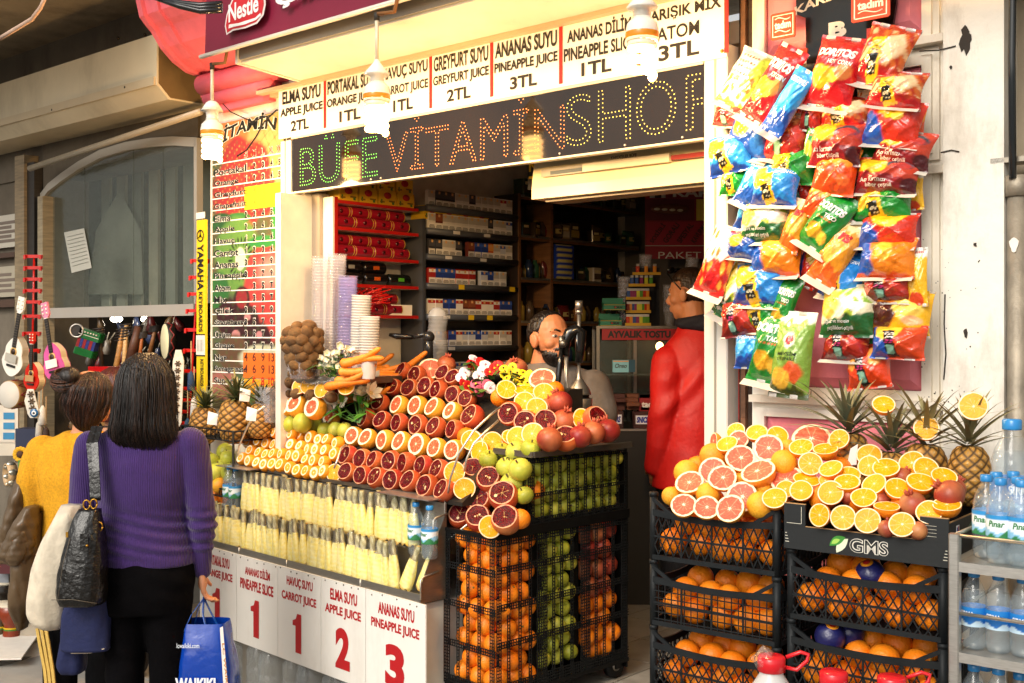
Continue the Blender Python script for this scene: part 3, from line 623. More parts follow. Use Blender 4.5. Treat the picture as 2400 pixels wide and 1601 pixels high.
var('grapefruit_half', 'grapefruit', 5, lambda i: cut_mesh(.05, 0, '#f3a437', citrus(i+9, '#d9775a', '#c24a34', .15, .10, 11), i+9, '#f8d27a'), PEEL, FLESH)
var('cut_grapefruit', 'grapefruit', 5, lambda i: cut_mesh(.05, .5, '#f4a832', citrus(i+3, '#dd6a42', '#c94526', (.24, .2, .30, .22, .34)[i], .09, 10), i+3, '#f8e3b0'), PEEL, FLESH)
var('cut_mandarin', 'mandarin', 5, lambda i: cut_mesh(.036, .66, '#f59a1c', citrus(i+5, '#f8b42a', '#f39a18', (.34, .4, .26, .45, .3)[i], .12, 9), i+5, '#f9b23c', n=18, rings=16), PEEL, FLESH)
var('cut_pomegranate', 'pomegranate', 7, lambda i: cut_mesh(.047, .52, '#c4562f', pome(i), i, '#d9a07c', .26, 36, 30, .94, ('#d98046', '#a8242a', '#d96a44', '#b03028', '#d9743a', '#b82a30', '#cf8a50')[i]), SKINF, ARIL)
def lib(kind, cat, variants): LIB[kind] = (cat, kind, variants)
def whole(Rr, c1, c2, seed, sc=(1, 1, .96), dimple=0.0, n=22):
 r_ = random.Random(seed); ph = r_.random()*6; m = MB(); a, b = hx(c1), hx(c2)
 def fn(u, v):
  th = PI*(1-v); t = 2*PI*u; q = 1+.018*math.sin(3*t+ph)*math.sin(th)+.012*math.sin(2*t-ph)
  z = math.cos(th)-dimple*math.exp(-(math.sin(th)/.28)**2)*(1 if th < PI/2 else -.7)
  return (Rr*sc[0]*math.sin(th)*math.cos(t)*q, Rr*sc[1]*math.sin(th)*math.sin(t)*q, Rr*sc[2]*z)
 m.grid(fn, n, 14, lambda u, v: lerp(a, b, max(0, min(1, .5+.5*math.sin(2*PI*u+ph)*math.sin(PI*v)+.25*math.sin(6*PI*u+v*5+ph)))), wrap=True)
 return m
def stem(Rr, h, c, r=.0022):
 m = MB(hx(c)); m.tube([(0, 0, Rr*.7), (.001, .001, Rr*.9), (.003, .002, Rr*.9+h)], [r, r, r*1.5], 6); return m
lib('orange', 'orange', [(whole(.039, '#f28a1a', '#ee7a10', i).mesh('orange', PEEL), [('navel', (lambda m: (m.ball((0, 0, .0375), .0045, 8, 5, (1, 1, .5)), m)[1])(MB(hx('#7d6a2c'))).mesh('navel', MATTE))]) for i in range(3)])
lib('grapefruit', 'grapefruit', [(whole(.05, '#f2b02c', '#ef9a2c', i+4).mesh('grapefruit', PEEL), []) for i in range(3)])
lib('green_apple', 'apple', [(whole(.038, '#b2b63e', c, i+8, (1, 1, .9), .22).mesh('green_apple', SKINF), [('stem', stem(.038*.78, .012, '#5a4426').mesh('stem', MATTE))]) for i, c in enumerate(('#9fa634', '#c9c854', '#a5aa38'))])
lib('green_pear', 'pear', [(whole(.041, '#b9bd3c', c, i+18, (1, 1, 1.08), .05).mesh('green_pear', SKINF), [('stem', stem(.041*1.0, .012, '#5a4426').mesh('stem', MATTE))]) for i, c in enumerate(('#a5a838', '#c9c552'))])
lib('kiwi', 'kiwi', [(whole(.027, '#7a5a35', '#5f4326', i+28, (1, 1, 1.28)).mesh('kiwi', FUZZ), [('button', (lambda m: (m.ball((0, 0, .0345), .003, 7, 4), m)[1])(MB(hx('#3a2a16'))).mesh('button', MATTE))]) for i in range(3)])
def crown(Rr):
 m = MB(hx('#b5523a'))
 for k in range(6):
  t = 2*PI*k/6; m.tube([(.009*math.cos(t), .009*math.sin(t), Rr*.9), (.0105*math.cos(t), .0105*math.sin(t), Rr*1.1), (.016*math.cos(t), .016*math.sin(t), Rr*1.3)], [.006, .005, .001], 5)
 return m
lib('pomegranate', 'pomegranate', [(whole(.047, c1, c2, i+38, (1, 1, .93)).mesh('pomegranate', SKINF), [('crown', crown(.045).mesh('crown', SKINF))]) for i, (c1, c2) in enumerate((('#a03a2a', '#bd6a42'), ('#8f2424', '#a84a34'), ('#c08050', '#a84e38')))])
def carrot(i):
 r_ = random.Random(i); L = r_.uniform(.13, .17); n = 16; m = MB(); b = r_.uniform(-.02, .02); pts = []; rs = []
 for k in range(n+1):
  t = k/n; pts.append((L*(t-.5), b*math.sin(PI*t), 0)); rs.append(.0165*(1-.45*t)*(1+.05*math.sin(k*2.3+i))*(.6 if k == 0 else 1)*(.45 if k == n else 1))
 m.color(('#ee8a22', '#f09636', '#e87f1a')[i % 3]); m.tube(pts, rs, 14); m2 = MB(hx('#5b4a22')); m2.ball((-L/2, 0, 0), .007, 8, 5); return (m.mesh('carrot', vc('carrot_skin', .5, var=.22, ns=10, stretch=(6, 1, 1), bump=.3, bs=50)), [('top_stub', m2.mesh('top_stub', MATTE))])
lib('carrot', 'carrot', [carrot(i) for i in range(5)])
def pineapple(i, Rr=.07, Hh=.19, lc='#4c5a38', big=1.0, nl=46):
 r_ = random.Random(i+70); m = MB(); nu, nv = 96, 60; K = 9
 def uv(u, v):
  a = (u*K+v*5.5) % 1; b = (u*K-v*5.5) % 1; return abs(a-.5)*2, abs(b-.5)*2
 def fn(u, v):
  t = 2*PI*u; e = math.sqrt(max(0, 1-(2*v-1)**2*.94)); a, b = uv(u, v); h = (1-max(a, b)**2)*.10
  r = Rr*(e**.55)*(1+h)*(.8 if v in (0, 1) else 1); return (r*math.cos(t), r*math.sin(t), Hh*(v-.5))
 def cf(u, v):
  a, b = uv(u, v); q = max(a, b); return lerp(hx('#c08a3a'), hx('#4a3418'), sm(.55, .95, q)) if q > .25 else lerp(hx('#5a4420'), hx('#d9b070'), q/.25)
 m.grid(fn, nu, nv, cf, wrap=True)
 lv = MB()
 for k in range(nl):
  f = k/nl; t = k*2.399+i; L = (.05+.10*math.sin(PI*min(1, f*.9+.15)))*big*r_.uniform(.8, 1.15); el = .35+1.05*f; w = .011*(1-.3*f)*(1+.3*big-.3)
  g = r_.uniform(.7, 1.25); c = tuple(x*g for x in hx(lc)); tip = lerp(c, hx('#a89a62'), r_.uniform(.1, .6)); base = Vector((.012*math.cos(t)*(1-f), .012*math.sin(t)*(1-f), Hh*.47+.05*f*big))
  d = Vector((math.cos(t)*math.cos(el), math.sin(t)*math.cos(el), math.sin(el))); s = Vector((-math.sin(t), math.cos(t), 0)); nn = 5; vs = []; cs = []
  for j in range(nn+1):
   q = j/nn; p = base+d*L*q+Vector((math.cos(t), math.sin(t), 0))*(.035*big*q*q*(1-f))-Vector((0, 0, .02*big*q*q*q)); ww = w*(1-q)**.7*(1-.3*(q == 0))
   nrm = s.cross(d).normalized()*ww*.35
   vs += [p-s*ww, p+nrm*-1, p+s*ww]; cs += [lerp(c, tip, q)]*3
  lv.add(vs, [(3*j+a, 3*j+a+1, 3*j+a+4, 3*j+a+3) for j in range(nn) for a in (0, 1)], cs, True)
 return (m.mesh('pineapple', vc('pineapple_skin', .6, var=.3, ns=20, bump=.3)), [('leaf_crown', lv.mesh('leaf_crown', LEAF))])
lib('pineapple', 'pineapple', [pineapple(0), pineapple(1), pineapple(2, .062, .17)])
lib('tall_pineapple', 'pineapple', [pineapple(5, .062, .19, '#5d6450', 1.45, 34), pineapple(6, .06, .18, '#666a52', 1.5, 32), pineapple(7, .065, .2, '#7a7452', 1.45, 30)])
CNT = {}
def put(kind, M, label, group=None, v=None, scale=1.0):
 cat, nm, vs = LIB[kind]; k = CNT[kind] = CNT.get(kind, -1)+1
 me, ch = vs[(k*5+k//len(vs)) % len(vs) if v is None else v % len(vs)]
 o = link(nm, me, None, M @ Matrix.Scale(scale, 4)); tag(o, label, cat, group)
 for n, c in ch: link(n, c, o)
 return o
# ================================================================ the stall
stall = thing('fruit_stall', 'juice stall of steel trays and black mesh holding fruit before the opening', 'stall', St.M)
XS = -1.90; STEEL = hx('#a9a49a')
m = MB(hx('#d8d3c8')); m.box(XS, -.30, -.10, .62, .32, .655, .004); m.color('#3a3630'); m.box(XS+.02, -.31, .05, .6, FZ+.06, .32); m.build('cabinet', SATIN, stall)
m = MB(STEEL); m.box(XS, -.285, -.13, 0, .664, .676); m.box(XS, -.285, -.133, -.130, .664, .700); m.box(XS, -.285, -.003, .003, .676, 1.035); m.box(XS, -.46, -.062, -.003, .846, .850)
m.color('#8d887e'); m.prism([(-.13, .664), (-.13, .73), (-.003, 1.0), (-.003, .664)], -.285, -.281, 'x'); m.prism([(-.13, .664), (-.13, .70), (-.003, .9), (-.003, .664)], XS-.004, XS, 'x'); m.build('slice_tray', METAL, stall)
m = MB(hx('#7f7b74')); m.box(XS, -.285, -.004, .012, 1.040, 1.056); m.color('#bdb7b4'); m.box(-.62, -.29, -.085, .0, 1.050, 1.054); m.box(XS, -1.62, -.085, .0, 1.050, 1.054); m.build('front_rail', METAL, stall)
m = MB(hx('#c9c4ba'))
def handle(x, y0, y1, z0, z1): m.tube([(x, y0, z0), (x, y0-.0, z1-.01), (x, y0+.012, z1), (x, y1, z1+.01)], .004, 6)
handle(-.279, -.133, -.04, .68, .765); handle(-.279, -.07, .0, .86, .985); handle(XS-.006, -.133, -.05, .68, .79)
for x in (-.66, -1.2, -1.6): m.tube([(x, -.135, .655), (x, -.135, .70)], .003, 5)
m.build('wire_handle', METAL, stall)
# sloping rack under the fruit, stepped board behind
m = MB(hx('#2c2722')); m.prism([(0.01, 1.03), (.01, 1.045), (.62, 1.46), (.70, 1.46), (.70, 1.03)], XS-.02, -.20, 'x'); m.build('display_rack', BLKP, stall)
m = MB(hx('#544d45')); m.box(-1.62, -.24, .62, .72, .9, 1.42); m.build('back_board', SATIN, stall)
def arc(pts): m = MB(hx('#e8e4da')); m.tube([St.hit(px, py, y) for px, py, y in pts], .0045, 7); m.build('wire_hoop', METAL, stall)
arc([(1047, 1170, .0), (1056, 1120, -.02), (1076, 1062, -.02), (1110, 1010, .02), (1150, 972, .10), (1172, 955, .16)])
arc([(1088, 1105, .04), (1094, 1075, .04), (1110, 1040, .06), (1135, 1015, .10), (1168, 985, .16)])
arc([(552, 1086, -.0), (560, 1045, -.02), (580, 1000, -.02), (602, 965, .0), (620, 952, .02)]); arc([(783, 1098, -.01), (790, 1080, .0), (800, 1050, .05), (812, 1042, .09)])
m = MB(hx('#e8e4da')); m.tube([(-.29, -.0, 1.05), (-.29, .0, .88), (-.15, .02, .985)], .004, 6); m.build('wire_brace', METAL, stall)
# mesh boxes
def ladder(m, p, up, ac, L, W_, nr, t=.0036, rung=.0125):
 """Strip of plastic netting: nr rails W_ apart with rungs, from p along up for L."""
 p, up, ac = Vector(p), Vector(up), Vector(ac)
 nrm = up.cross(ac)
 for k in range(nr): m.bar(p+ac*W_*k, p+ac*W_*k+up*L, t, t*.8, ac)
 for k in range(int(L/rung)+1): q = p+up*(k*rung); m.bar(q, q+ac*W_*(nr-1), t*.8, t*.7, up)
X, Yv, Zv = Vector((1, 0, 0)), Vector((0, 1, 0)), Vector((0, 0, 1))
BC = hx('#17191a')
def netting(m, o, ac, Wd, z0, z1, posts, lads, horiz):
 for a, n in posts: ladder(m, Vector(o)+ac*a+Zv*z0, Zv, ac, z1-z0, .0105, n)
 for a in lads: ladder(m, Vector(o)+ac*a+Zv*z0, Zv, ac, z1-z0, .012, 2)
 for z, n in horiz: ladder(m, Vector(o)+Zv*z, ac, Zv, Wd, .011, n)
zl, zh = .34, .935
m = MB(BC); netting(m, (-.291, -.004, 0), X, .291, zl, zh, [(0, 4), (.262, 3)], [.075, .132, .195], [(zl, 4), (.49, 3), (.645, 3), (.79, 3), (zh-.03, 3)]); m.build('front_netting', BLKP, stall)
m = MB(BC); netting(m, (.004, 0, 0), Yv, .76, zl, zh, [(0, 3), (.215, 6), (.465, 6), (.715, 4)], [.055, .115, .17, .30, .345, .405, .55, .60, .655], [(zl, 5), (.52, 3), (.66, 3), (.80, 3), (zh-.03, 4)]); m.build('side_netting', BLKP, stall)
m = MB(BC); netting(m, (.004, .165, 0), Yv, .585, .965, 1.215, [(0, 4), (.57, 2)], [.07, .12, .17, .22, .27, .32, .37, .42, .47, .52], [(.965, 3), (1.07, 2), (1.2, 2)]); m.build('side_netting', BLKP, stall)
m = MB(BC); netting(m, (-.16, .161, 0), X, .16, .965, 1.215, [(.12, 4)], [.0, .05, .09], [(.965, 3), (1.07, 2)]); m.build('front_netting', BLKP, stall)
m = MB(hx('#0d0d0d')); m.box(-.30, .006, .005, .76, FZ+.075, .34); m.box(-.30, .008, -.008, .012, .93, .942); m.box(-.006, .010, 0, .76, .928, .965); m.box(-.3, -.09, .10, .75, .35, .93); m.box(-.1, -.02, .21, .235, .34, .93); m.box(-.1, -.02, .45, .475, .34, .93); m.box(-.24, -.085, .24, .74, .95, 1.2); m.box(-.3, .0, .75, .76, .3, 1.2)
m.build('mesh_box', BLKP, stall)
m = MB(hx('#6f6a64')); m.box(-.26, .02, .18, .76, 1.222, 1.228); m.color('#8c867f'); m.box(.016, .024, .18, .76, 1.222, 1.245); m.box(-.2, .016, .172, .18, 1.222, 1.245); m.build('side_tray', METAL, stall)
def caster(x, y):
 c = MB(hx('#1a1b1c')); c.lathe([(.012, -.014), (.05, -.016), (.052, 0), (.05, .016), (.012, .014)], 20, M=Matrix.Translation((x, y, FZ+.06)) @ Matrix.Rotation(PI/2, 4, 'Y')); w = c.build('wheel', BLKP, stall)
 c = MB(hx('#8b8780')); c.lathe([(.002, -.0185), (.022, -.0185), (.022, .0185), (.002, .0185)], 14, M=Matrix.Translation((x, y, FZ+.06)) @ Matrix.Rotation(PI/2, 4, 'Y')); c.build('hub', METAL, w)
 c = MB(hx('#26282a')); c.box(x-.024, x+.024, y-.018, y+.018, FZ+.075, FZ+.12); c.box(x-.026, x-.02, y-.015, y+.015, FZ+.05, FZ+.09); c.box(x+.02, x+.026, y-.015, y+.015, FZ+.05, FZ+.09); c.build('caster_fork', METAL, stall)
caster(-.035, .71); caster(-.05, .08); caster(-1.8, .5); caster(-1.8, .0)
# price panels on the front
pxs = [(1000, 1412), (859, 1372), (754, 1348), (653, 1322), (556, 1296), (470, 1270)]
pn = [('ANANAS SUYU', 'PINEAPPLE JUICE', '3', 'pineapple juice'), ('ELMA SUYU', 'APPLE JUICE', '2', 'apple juice'), ('HAVUÇ SUYU', 'CARROT JUICE', '1', 'carrot juice'), ('ANANAS DİLİM', 'PINEAPPLE SLICE', '1', 'a pineapple slice'), ('PORTAKAL SUYU', 'ORANGE JUICE', '1', 'orange juice')]
px_ = [St.hit(*p, -.135).x for p in pxs]
for i, (a, b, c, d) in enumerate(pn):
 x1, x0 = px_[i], px_[i+1]; w = x1-x0; t = thing('price_sign', 'white hanging price panel for %s with a big red %s' % (d, {'1': 'one', '2': 'two', '3': 'three'}[c]), 'sign', St.m((0, -.136, 0)), 'price panels along the stall front')
 p = MB(hx('#ece8e0')); p.box(x0+.0015, x1-.0015, -.003, .003, .262, .668); p.build('panel', vc('panel_paint', .4, var=.05, ns=3, dirt='#b5ab9b', dscale=4, damt=.3), t)
 p = MB(hx('#b3161c')); p.text(a, x0+w*.22, x1-w*.18, .586, .634, -.0045, .034); p.text(b, x0+w*.10, x1-w*.10, .518, .566, -.0045, .034)
 if c == '1': p.text(c, x0+w*.36, x0+w*.56, .31, .48, -.0045, .05)
 else: p.text(c, x0+w*.34, x0+w*.66, .31, .48, -.0045, .05)
 p.build('lettering', LETTER, t)
 p = MB(hx('#4a443c'))
 for k in range(5): p.ball((x0+w*(.1+.2*k)+rnd.uniform(-.02, .02), -.003, .658+rnd.uniform(-.006, .004)), .0035, 7, 4)
 p.build('screw', METAL, t)
# pineapple slices
def spear(i):
 r_ = random.Random(i+200); m = MB(); w, d = r_.uniform(.031, .040), r_.uniform(.016, .022); L = r_.uniform(.122, .136); n = 14; rib = r_.random()
 def fn(u, v):
  t = 2*PI*u; k = (.62+.38*min(1, v*1.6)) ; k = 1-.38*v**2.2; q = 1+.035*math.sin(t*5+v*9)*(v > .05)
  return (w*k*q*math.copysign(abs(math.cos(t))**.7, math.cos(t)), d*k*math.copysign(abs(math.sin(t))**.75, math.sin(t)), L*v+(.006*math.sin(5*t) if v == 0 else 0))
 m.grid(fn, 22, n, lambda u, v: lerp(hx('#f3dd72'), hx('#f7ebac'), max(0, min(1, .5+.5*math.sin(u*25+v*4)*.7+.3*math.sin(v*37+u*9)))) if v > .03 else hx('#c9963a'), wrap=True)
 m.add([(w*.5*math.cos(2*PI*k/12), d*.5*math.sin(2*PI*k/12), L) for k in range(12)], [tuple(range(12))])
 s = MB(); hl = r_.uniform(.055, .075); lean = r_.uniform(-.008, .008)
 s.grid(lambda u, v: (lean*v+(.0145+.003*math.sin(v*8+i))*(1-.15*v)*math.cos(2*PI*u), (.0115)*(1-.12*v)*math.sin(2*PI*u), L-.012+hl*v), 12, 10, lambda u, v: lerp(lerp(hx('#a08c5a'), hx('#e2d6ae'), .5+.5*math.sin(u*17+v*11+i)), hx('#a9b070'), .35*v) if math.sin(u*6.3+i) > -.75 else hx('#6e6040'), wrap=True)
 s.add([(lean+.0098*math.cos(2*PI*k/10), .0098*math.sin(2*PI*k/10), L-.012+hl) for k in range(10)], [tuple(range(10))], [hx('#b9a66a')]*10)
 f = MB((.9, .9, .9)); f.grid(lambda u, v: ((.019+.004*math.sin(u*25+v*14+i))*math.cos(2*PI*u)+lean*v, (.0165+.004*math.sin(u*21-v*12))*math.sin(2*PI*u), L-.022+(hl+.004)*v), 18, 6, wrap=True)
 return (m.mesh('pineapple_slice', FLESH), [('rind_handle', s.mesh('rind_handle', vc('pineapple_core_skin', .6, var=.3, ns=40, bump=.08))), ('plastic_wrap', f.mesh('plastic_wrap', WRAP))])
lib('pineapple_slice', 'pineapple slice', [spear(i) for i in range(6)])
for row, (y, z, pa, pb_, n, g) in enumerate(((-.092, .684, (507, 1240), (925, 1330), 29, 'front'), (-.034, .852, (580, 1170), (972, 1240), 27, 'back'))):
 xa, xb = St.hit(*pa, y).x, St.hit(*pb_, y).x
 for k in range(n):
  x = xa+(xb-xa)*k/(n-1)+rnd.uniform(-.006, .006)
  put('pineapple_slice', St.m((x, y+rnd.uniform(-.008, .008), z+rnd.uniform(0, .006)), rnd.uniform(-.5, .5)) @ Matrix.Rotation(rnd.uniform(-.05, .07), 4, 'Y') @ Matrix.Rotation(rnd.uniform(-.04, .08), 4, 'X'),
   'wrapped pineapple slice, %s from the street end of the %s row in the steel tray' % (ORD[n-1-k], g), 'pineapple slices in the %s row' % g)
for k, (px, py) in enumerate(((960, 1378), (985, 1380))):
 p = St.hit(px, py, -.095); put('pineapple_slice', St.m((p.x-.02, -.10+.03*k, .70)) @ Matrix.Rotation(.32, 4, 'Y') @ Matrix.Rotation(-.1, 4, 'X'), 'wrapped pineapple slice leaning over in the tray corner, %s' % ('the shorter one' if k == 0 else 'the one beside the bottle'), 'leaning pineapple slices')
# ---------------------------------------------------------------- fruit on the slope
fn_ = -St.n; UP = Vector((0, 0, 1))
def slope_pt(px, py, off=.0):
 p = St.M @ St.incl(px, py, .03+off, 1.095, .75); q = Fa.M @ Fa.hit(px, py, -.075)
 return q if (Fa.loc(p).x < -2.31 and Fa.loc(p).y > -.075 and q.y < p.y) else p
def crop7(x, y): return 840+x*.2678, 820+y*.2678
def crop6(x, y): return 480+x*.2041, 880+y*.2041
def cutdir(tilt=.42, jit=.22, side=0.0):
 d = (fn_+St.u*(side+rnd.uniform(-jit, jit))).normalized()+UP*(tilt+rnd.uniform(-jit, jit)); return d.normalized()
G_ = 'cut fruit on the sloping stall display'
def rowput(kinds, pts, conv, words, sc=1.0, tilt=.42):
 cn = {}
 tot = {k: kinds.count(k) for k in set(kinds)}
 for k, p in zip(kinds, pts):
  px, py = conv(p[0], p[1]); w = slope_pt(px, py); i = cn[k] = cn.get(k, 0)+1
  nm = {'P': 'cut_pomegranate', 'G': 'cut_grapefruit', 'M': 'cut_mandarin', 'O': 'orange_half', 'A': 'green_pear'}[k]
  lab = {'P': 'cut red pomegranate', 'G': 'cut pink grapefruit', 'M': 'cut mandarin', 'O': 'orange half', 'A': 'whole green pear'}[k]
  lab = '%s, %sin the %s' % (lab, ('%s ' % ORD[i-1]) if tot[k] > 1 else '', words)
  s = sc*(p[2] if len(p) > 2 else 1)*rnd.uniform(.92, 1.07)
  d = cutdir(tilt) if k != 'A' else Vector((rnd.uniform(-.4, .4), rnd.uniform(-.3, .3), 1))
  put(nm, frame_z(w, d, rnd.uniform(0, 6)), lab, G_, scale=s)
L_ = [('PPPPPPP', [(0, 0)]*0)]
rowput('PPPPPPPP', [(815, 1108), (851, 1115), (886, 1121), (922, 1126), (963, 1129), (1003, 1141), (1042, 1150), (1018, 1112)][:7], lambda x, y: (x, y), 'lowest row above the tray rail')
rowput('PPPPPPP', [(817, 1070), (851, 1077), (880, 1080), (918, 1082), (953, 1086), (993, 1092), (1031, 1103)], lambda x, y: (x, y), 'second pomegranate row from the tray')
rowput('GGGGGGG', [(831, 1023), (863, 1029), (904, 1033), (943, 1038), (984, 1044), (1025, 1052), (1066, 1056)], lambda x, y: (x, y), 'lower grapefruit row of the pyramid')
rowput('PPPPPP', [(859, 981), (897, 987), (937, 992), (981, 997), (1023, 1003), (1066, 1008)], lambda x, y: (x, y), 'pomegranate row between the two grapefruit rows')
rowput('PGGGGP', [(195, 470, 1.02), (362, 492, .98), (522, 498, .98), (672, 515, .96), (826, 548, .98), (1000, 592, 1.12)], crop7, 'upper grapefruit row of the pyramid')
rowput('PPPPPP', [(312, 332), (455, 342), (600, 325), (705, 355), (840, 395), (955, 435)], crop7, 'row just above the upper grapefruits')
rowput('PPPP', [(395, 190, 1.05), (515, 225), (752, 215), (838, 250)], crop7, 'top row by the carrots and flowers', tilt=.5)
w = slope_pt(*crop7(625, 165), .03); put('grapefruit_half', frame_z(w, Vector((-.1, -1, .75)), 1), 'big pink grapefruit half crowning the fruit pyramid', G_, scale=1.22)
w = slope_pt(*crop7(770, 130), .08); put('pomegranate', frame_z(w, (.2, -.3, 1)), 'whole pomegranate peeping over the top of the pyramid')
rowput('MMMMMMMMMM', [(590, 640), (705, 640), (825, 650), (905, 680), (1010, 680), (1115, 700), (1230, 715), (1330, 745), (1420, 750), (1535, 785)], crop6, 'top mandarin row under the pears', .92)
rowput('MMMMMMMMMMM', [(510, 765), (630, 755), (725, 785), (815, 805), (910, 795), (1010, 805), (1115, 825), (1215, 860), (1300, 865), (1400, 870), (1510, 910)], crop6, 'second mandarin row from the top', .92)
rowput('MMMMMMMMMM', [(540, 870), (640, 895), (720, 920), (805, 910), (900, 910), (1000, 930), (1085, 930), (1180, 980), (1275, 985), (1380, 1000)], crop6, 'third mandarin row from the top', .92)
rowput('MMMMMMMMMMM', [(440, 960), (530, 985), (620, 1015), (705, 1030), (800, 1030), (890, 1035), (990, 1065), (1085, 1100), (1185, 1110), (1290, 1125), (1390, 1110)], crop6, 'lowest mandarin row behind the glassy shelf', .92)
w = slope_pt(*crop6(1485, 1115)); put('orange_half', frame_z(w, fn_*.9+UP*.3-St.u*.0+Vector((.25, -.3, 0))), 'orange half at the end of the lowest mandarin row', scale=.98)
rowput('AAAAAAA', [(915, 555, .85), (990, 560, .9), (1120, 545, 1.15), (1245, 585, 1.15), (1380, 630, .95), (1500, 625, .95), (1610, 640, 1.0)], crop6, 'pear row above the mandarins')
rowput('GGGG', [(935, 370, 1.05), (1060, 350, 1.15), (1270, 380, 1.15), (1455, 490, .9)], crop6, 'row above the green pears')
for i, p in enumerate(((1085, 125), (1185, 120), (1340, 165), (1620, 130))):
 w = slope_pt(*crop6(*p)); put('orange_half', frame_z(w, fn_*.8+UP*.5+Vector((rnd.uniform(0, .6), -.4, 0))), 'orange half among the kiwis, %s from the menu poster' % ORD[i], 'orange halves among the kiwis', scale=.98)
for i, p in enumerate(((860, 120), (795, 215), (940, 215), (1060, 205), (1220, 225), (1450, 250), (1630, 265), (970, 85), (700, 300), (855, 330), (745, 410), (830, 440), (720, 500), (820, 545))):
 w = slope_pt(*crop6(*p), -.01); put('kiwi', frame_z(w, (rnd.uniform(-1, 1), rnd.uniform(-1, .2), rnd.uniform(-.3, .5))), 'loose kiwi %s' % ('in the clear box, %s from the top' % ORD[i-8] if i >= 8 else '%s along the kiwi row above the grapefruits' % ORD[i]), 'kiwis beside the cut grapefruits', scale=1.02)
# clear box round the lower kiwis
p = slope_pt(640, 940); bx = thing('clear_box', 'small clear plastic box of kiwis above the mandarins', 'box', Matrix.Translation(p) @ Matrix.Rotation(St.ang, 4, 'Z'))
m = MB((.9, .9, .9)); m.box(-.065, .065, -.062, -.06, -.10, .07); m.box(-.067, -.065, -.06, .06, -.10, .07); m.box(.065, .067, -.06, .06, -.10, .07); m.build('wall', CUPM, bx)
# carrots
cl = [(845, 834, .35), (850, 848, .15), (880, 850, .45), (870, 862, .1), (905, 862, .18), (915, 870, .05), (838, 862, .2), (825, 880, .3), (852, 893, .25), (885, 885, .3), (905, 890, .05), (868, 905, .5), (840, 912, .1), (895, 905, .3), (815, 900, .15), (858, 922, .35), (970, 848, .6), (925, 882, .1), (880, 930, .55), (830, 935, .2)]
for i, (px, py, a) in enumerate(cl):
 w = slope_pt(px, py, .02-.0015*i); put('carrot', Matrix.Translation(w) @ Matrix.Rotation(St.ang+.6+rnd.uniform(-.25, .25), 4, 'Z') @ Matrix.Rotation(-a, 4, 'Y') @ Matrix.Rotation(rnd.uniform(0, 6), 4, 'X'), 'carrot %s of the carrot heap behind the fruit' % ('lying %s down from the top' % ORD[i]), 'carrots heaped behind the fruit', scale=1.28)
# right flank: corner of the stall
S0 = 1020, 1000, .3834
def cr(x, y): return 1020+x*.3834, 1000+y*.3834
def flank(kind, x, y, Yl, label, scale=1.0, d=None, conv=cr, v=None):
 p = St.M @ St.hit(*conv(x, y), Yl); put(kind, frame_z(p, d if d is not None else cutdir(.5, .15, .35), rnd.uniform(0, 6)), label, 'fruit piled on the stall corner', v, scale)
TC = lambda a=.5, s=0: Vector((-.25+s+rnd.uniform(-.1, .1), -1, a))
for i, (x, y, yl) in enumerate(((155, 545, .07), (265, 560, .05), (435, 570, .02), (265, 455, .10), (418, 425, .08), (330, 325, .14), (235, 262, .17))):
 flank('cut_pomegranate', x, y, yl, 'cut pomegranate on the corner above the orange mesh, %s from the bottom' % ORD[i], (1.08, 1.12, 1.22, 1.12, 1.25, 1.12, 1.0)[i], TC(.75))
for i, (x, y, yl, a, s) in enumerate(((335, 612, -.02, .35, .15), (178, 378, .04, .2, .1), (117, 278, .06, .2, .05), (222, 82, .2, .25, .1), (350, 95, .24, .3, .2), (270, 150, .2, .3, -.7), (470, 65, .30, 1.2, .3), (592, 42, .30, .5, .5))):
 flank('orange_half', x, y, yl, 'orange half on the stall corner, %s from the bottom' % ORD[i], 1.06, TC(a, s+.2))
for i, (x, y, yl) in enumerate(((520, 565, .06), (235, 385, .12), (270, 95, .26), (190, 60, .27))): flank('orange', x, y, yl, 'whole orange tucked behind cut fruit on the corner, %s up' % ORD[i], 1.0, UP)
for i, (x, y, yl, s, v) in enumerate(((330, 200, .17, 1.1, 0), (435, 245, .17, 1.1, 1), (520, 262, .15, 1.25, 1), (408, 150, .22, .95, 0), (500, 152, .21, 1.25, 1), (585, 132, .20, 1.05, 2), (470, 350, .15, 1.3, 1), (545, 420, .14, .95, 2), (560, 330, .2, 1.0, 0))):
 flank('green_apple', x, y, yl, 'green apple heaped by the mesh basket corner, %s' % ('nearest the cut pomegranates', 'middle of the heap', 'biggest pale one against the mesh', 'small one at the back', 'large one in the upper row', 'bruised one beside the steel tray', 'lowest big one', 'half hidden at the bottom', 'hidden behind the pale one')[i], s, Vector((rnd.uniform(-.6, .3), -.6, 1)), v=v)
def c9(x, y): return 1210+x*.2296, 700+y*.2296
for i, (x, y, yl, s, lab) in enumerate(((340, 1440, .22, 1.08, 'dark one at the tray corner'), (650, 1410, .34, 1.0, 'third from the tray corner'), (790, 1370, .42, 1.02, 'fourth from the tray corner'), (935, 1350, .52, 1.08, 'last one near the far tray end'), (490, 1250, .42, 1.08, 'one in the second layer'), (450, 1065, .5, 1.1, 'big one high under the juicer'), (330, 1110, .48, .9, 'one behind the orange halves'))):
 flank('pomegranate', x, y, yl, 'whole pomegranate on the side tray, '+lab, s, Vector((rnd.uniform(-.5, .5), rnd.uniform(-.6, .6), 1)), c9, i % 2)
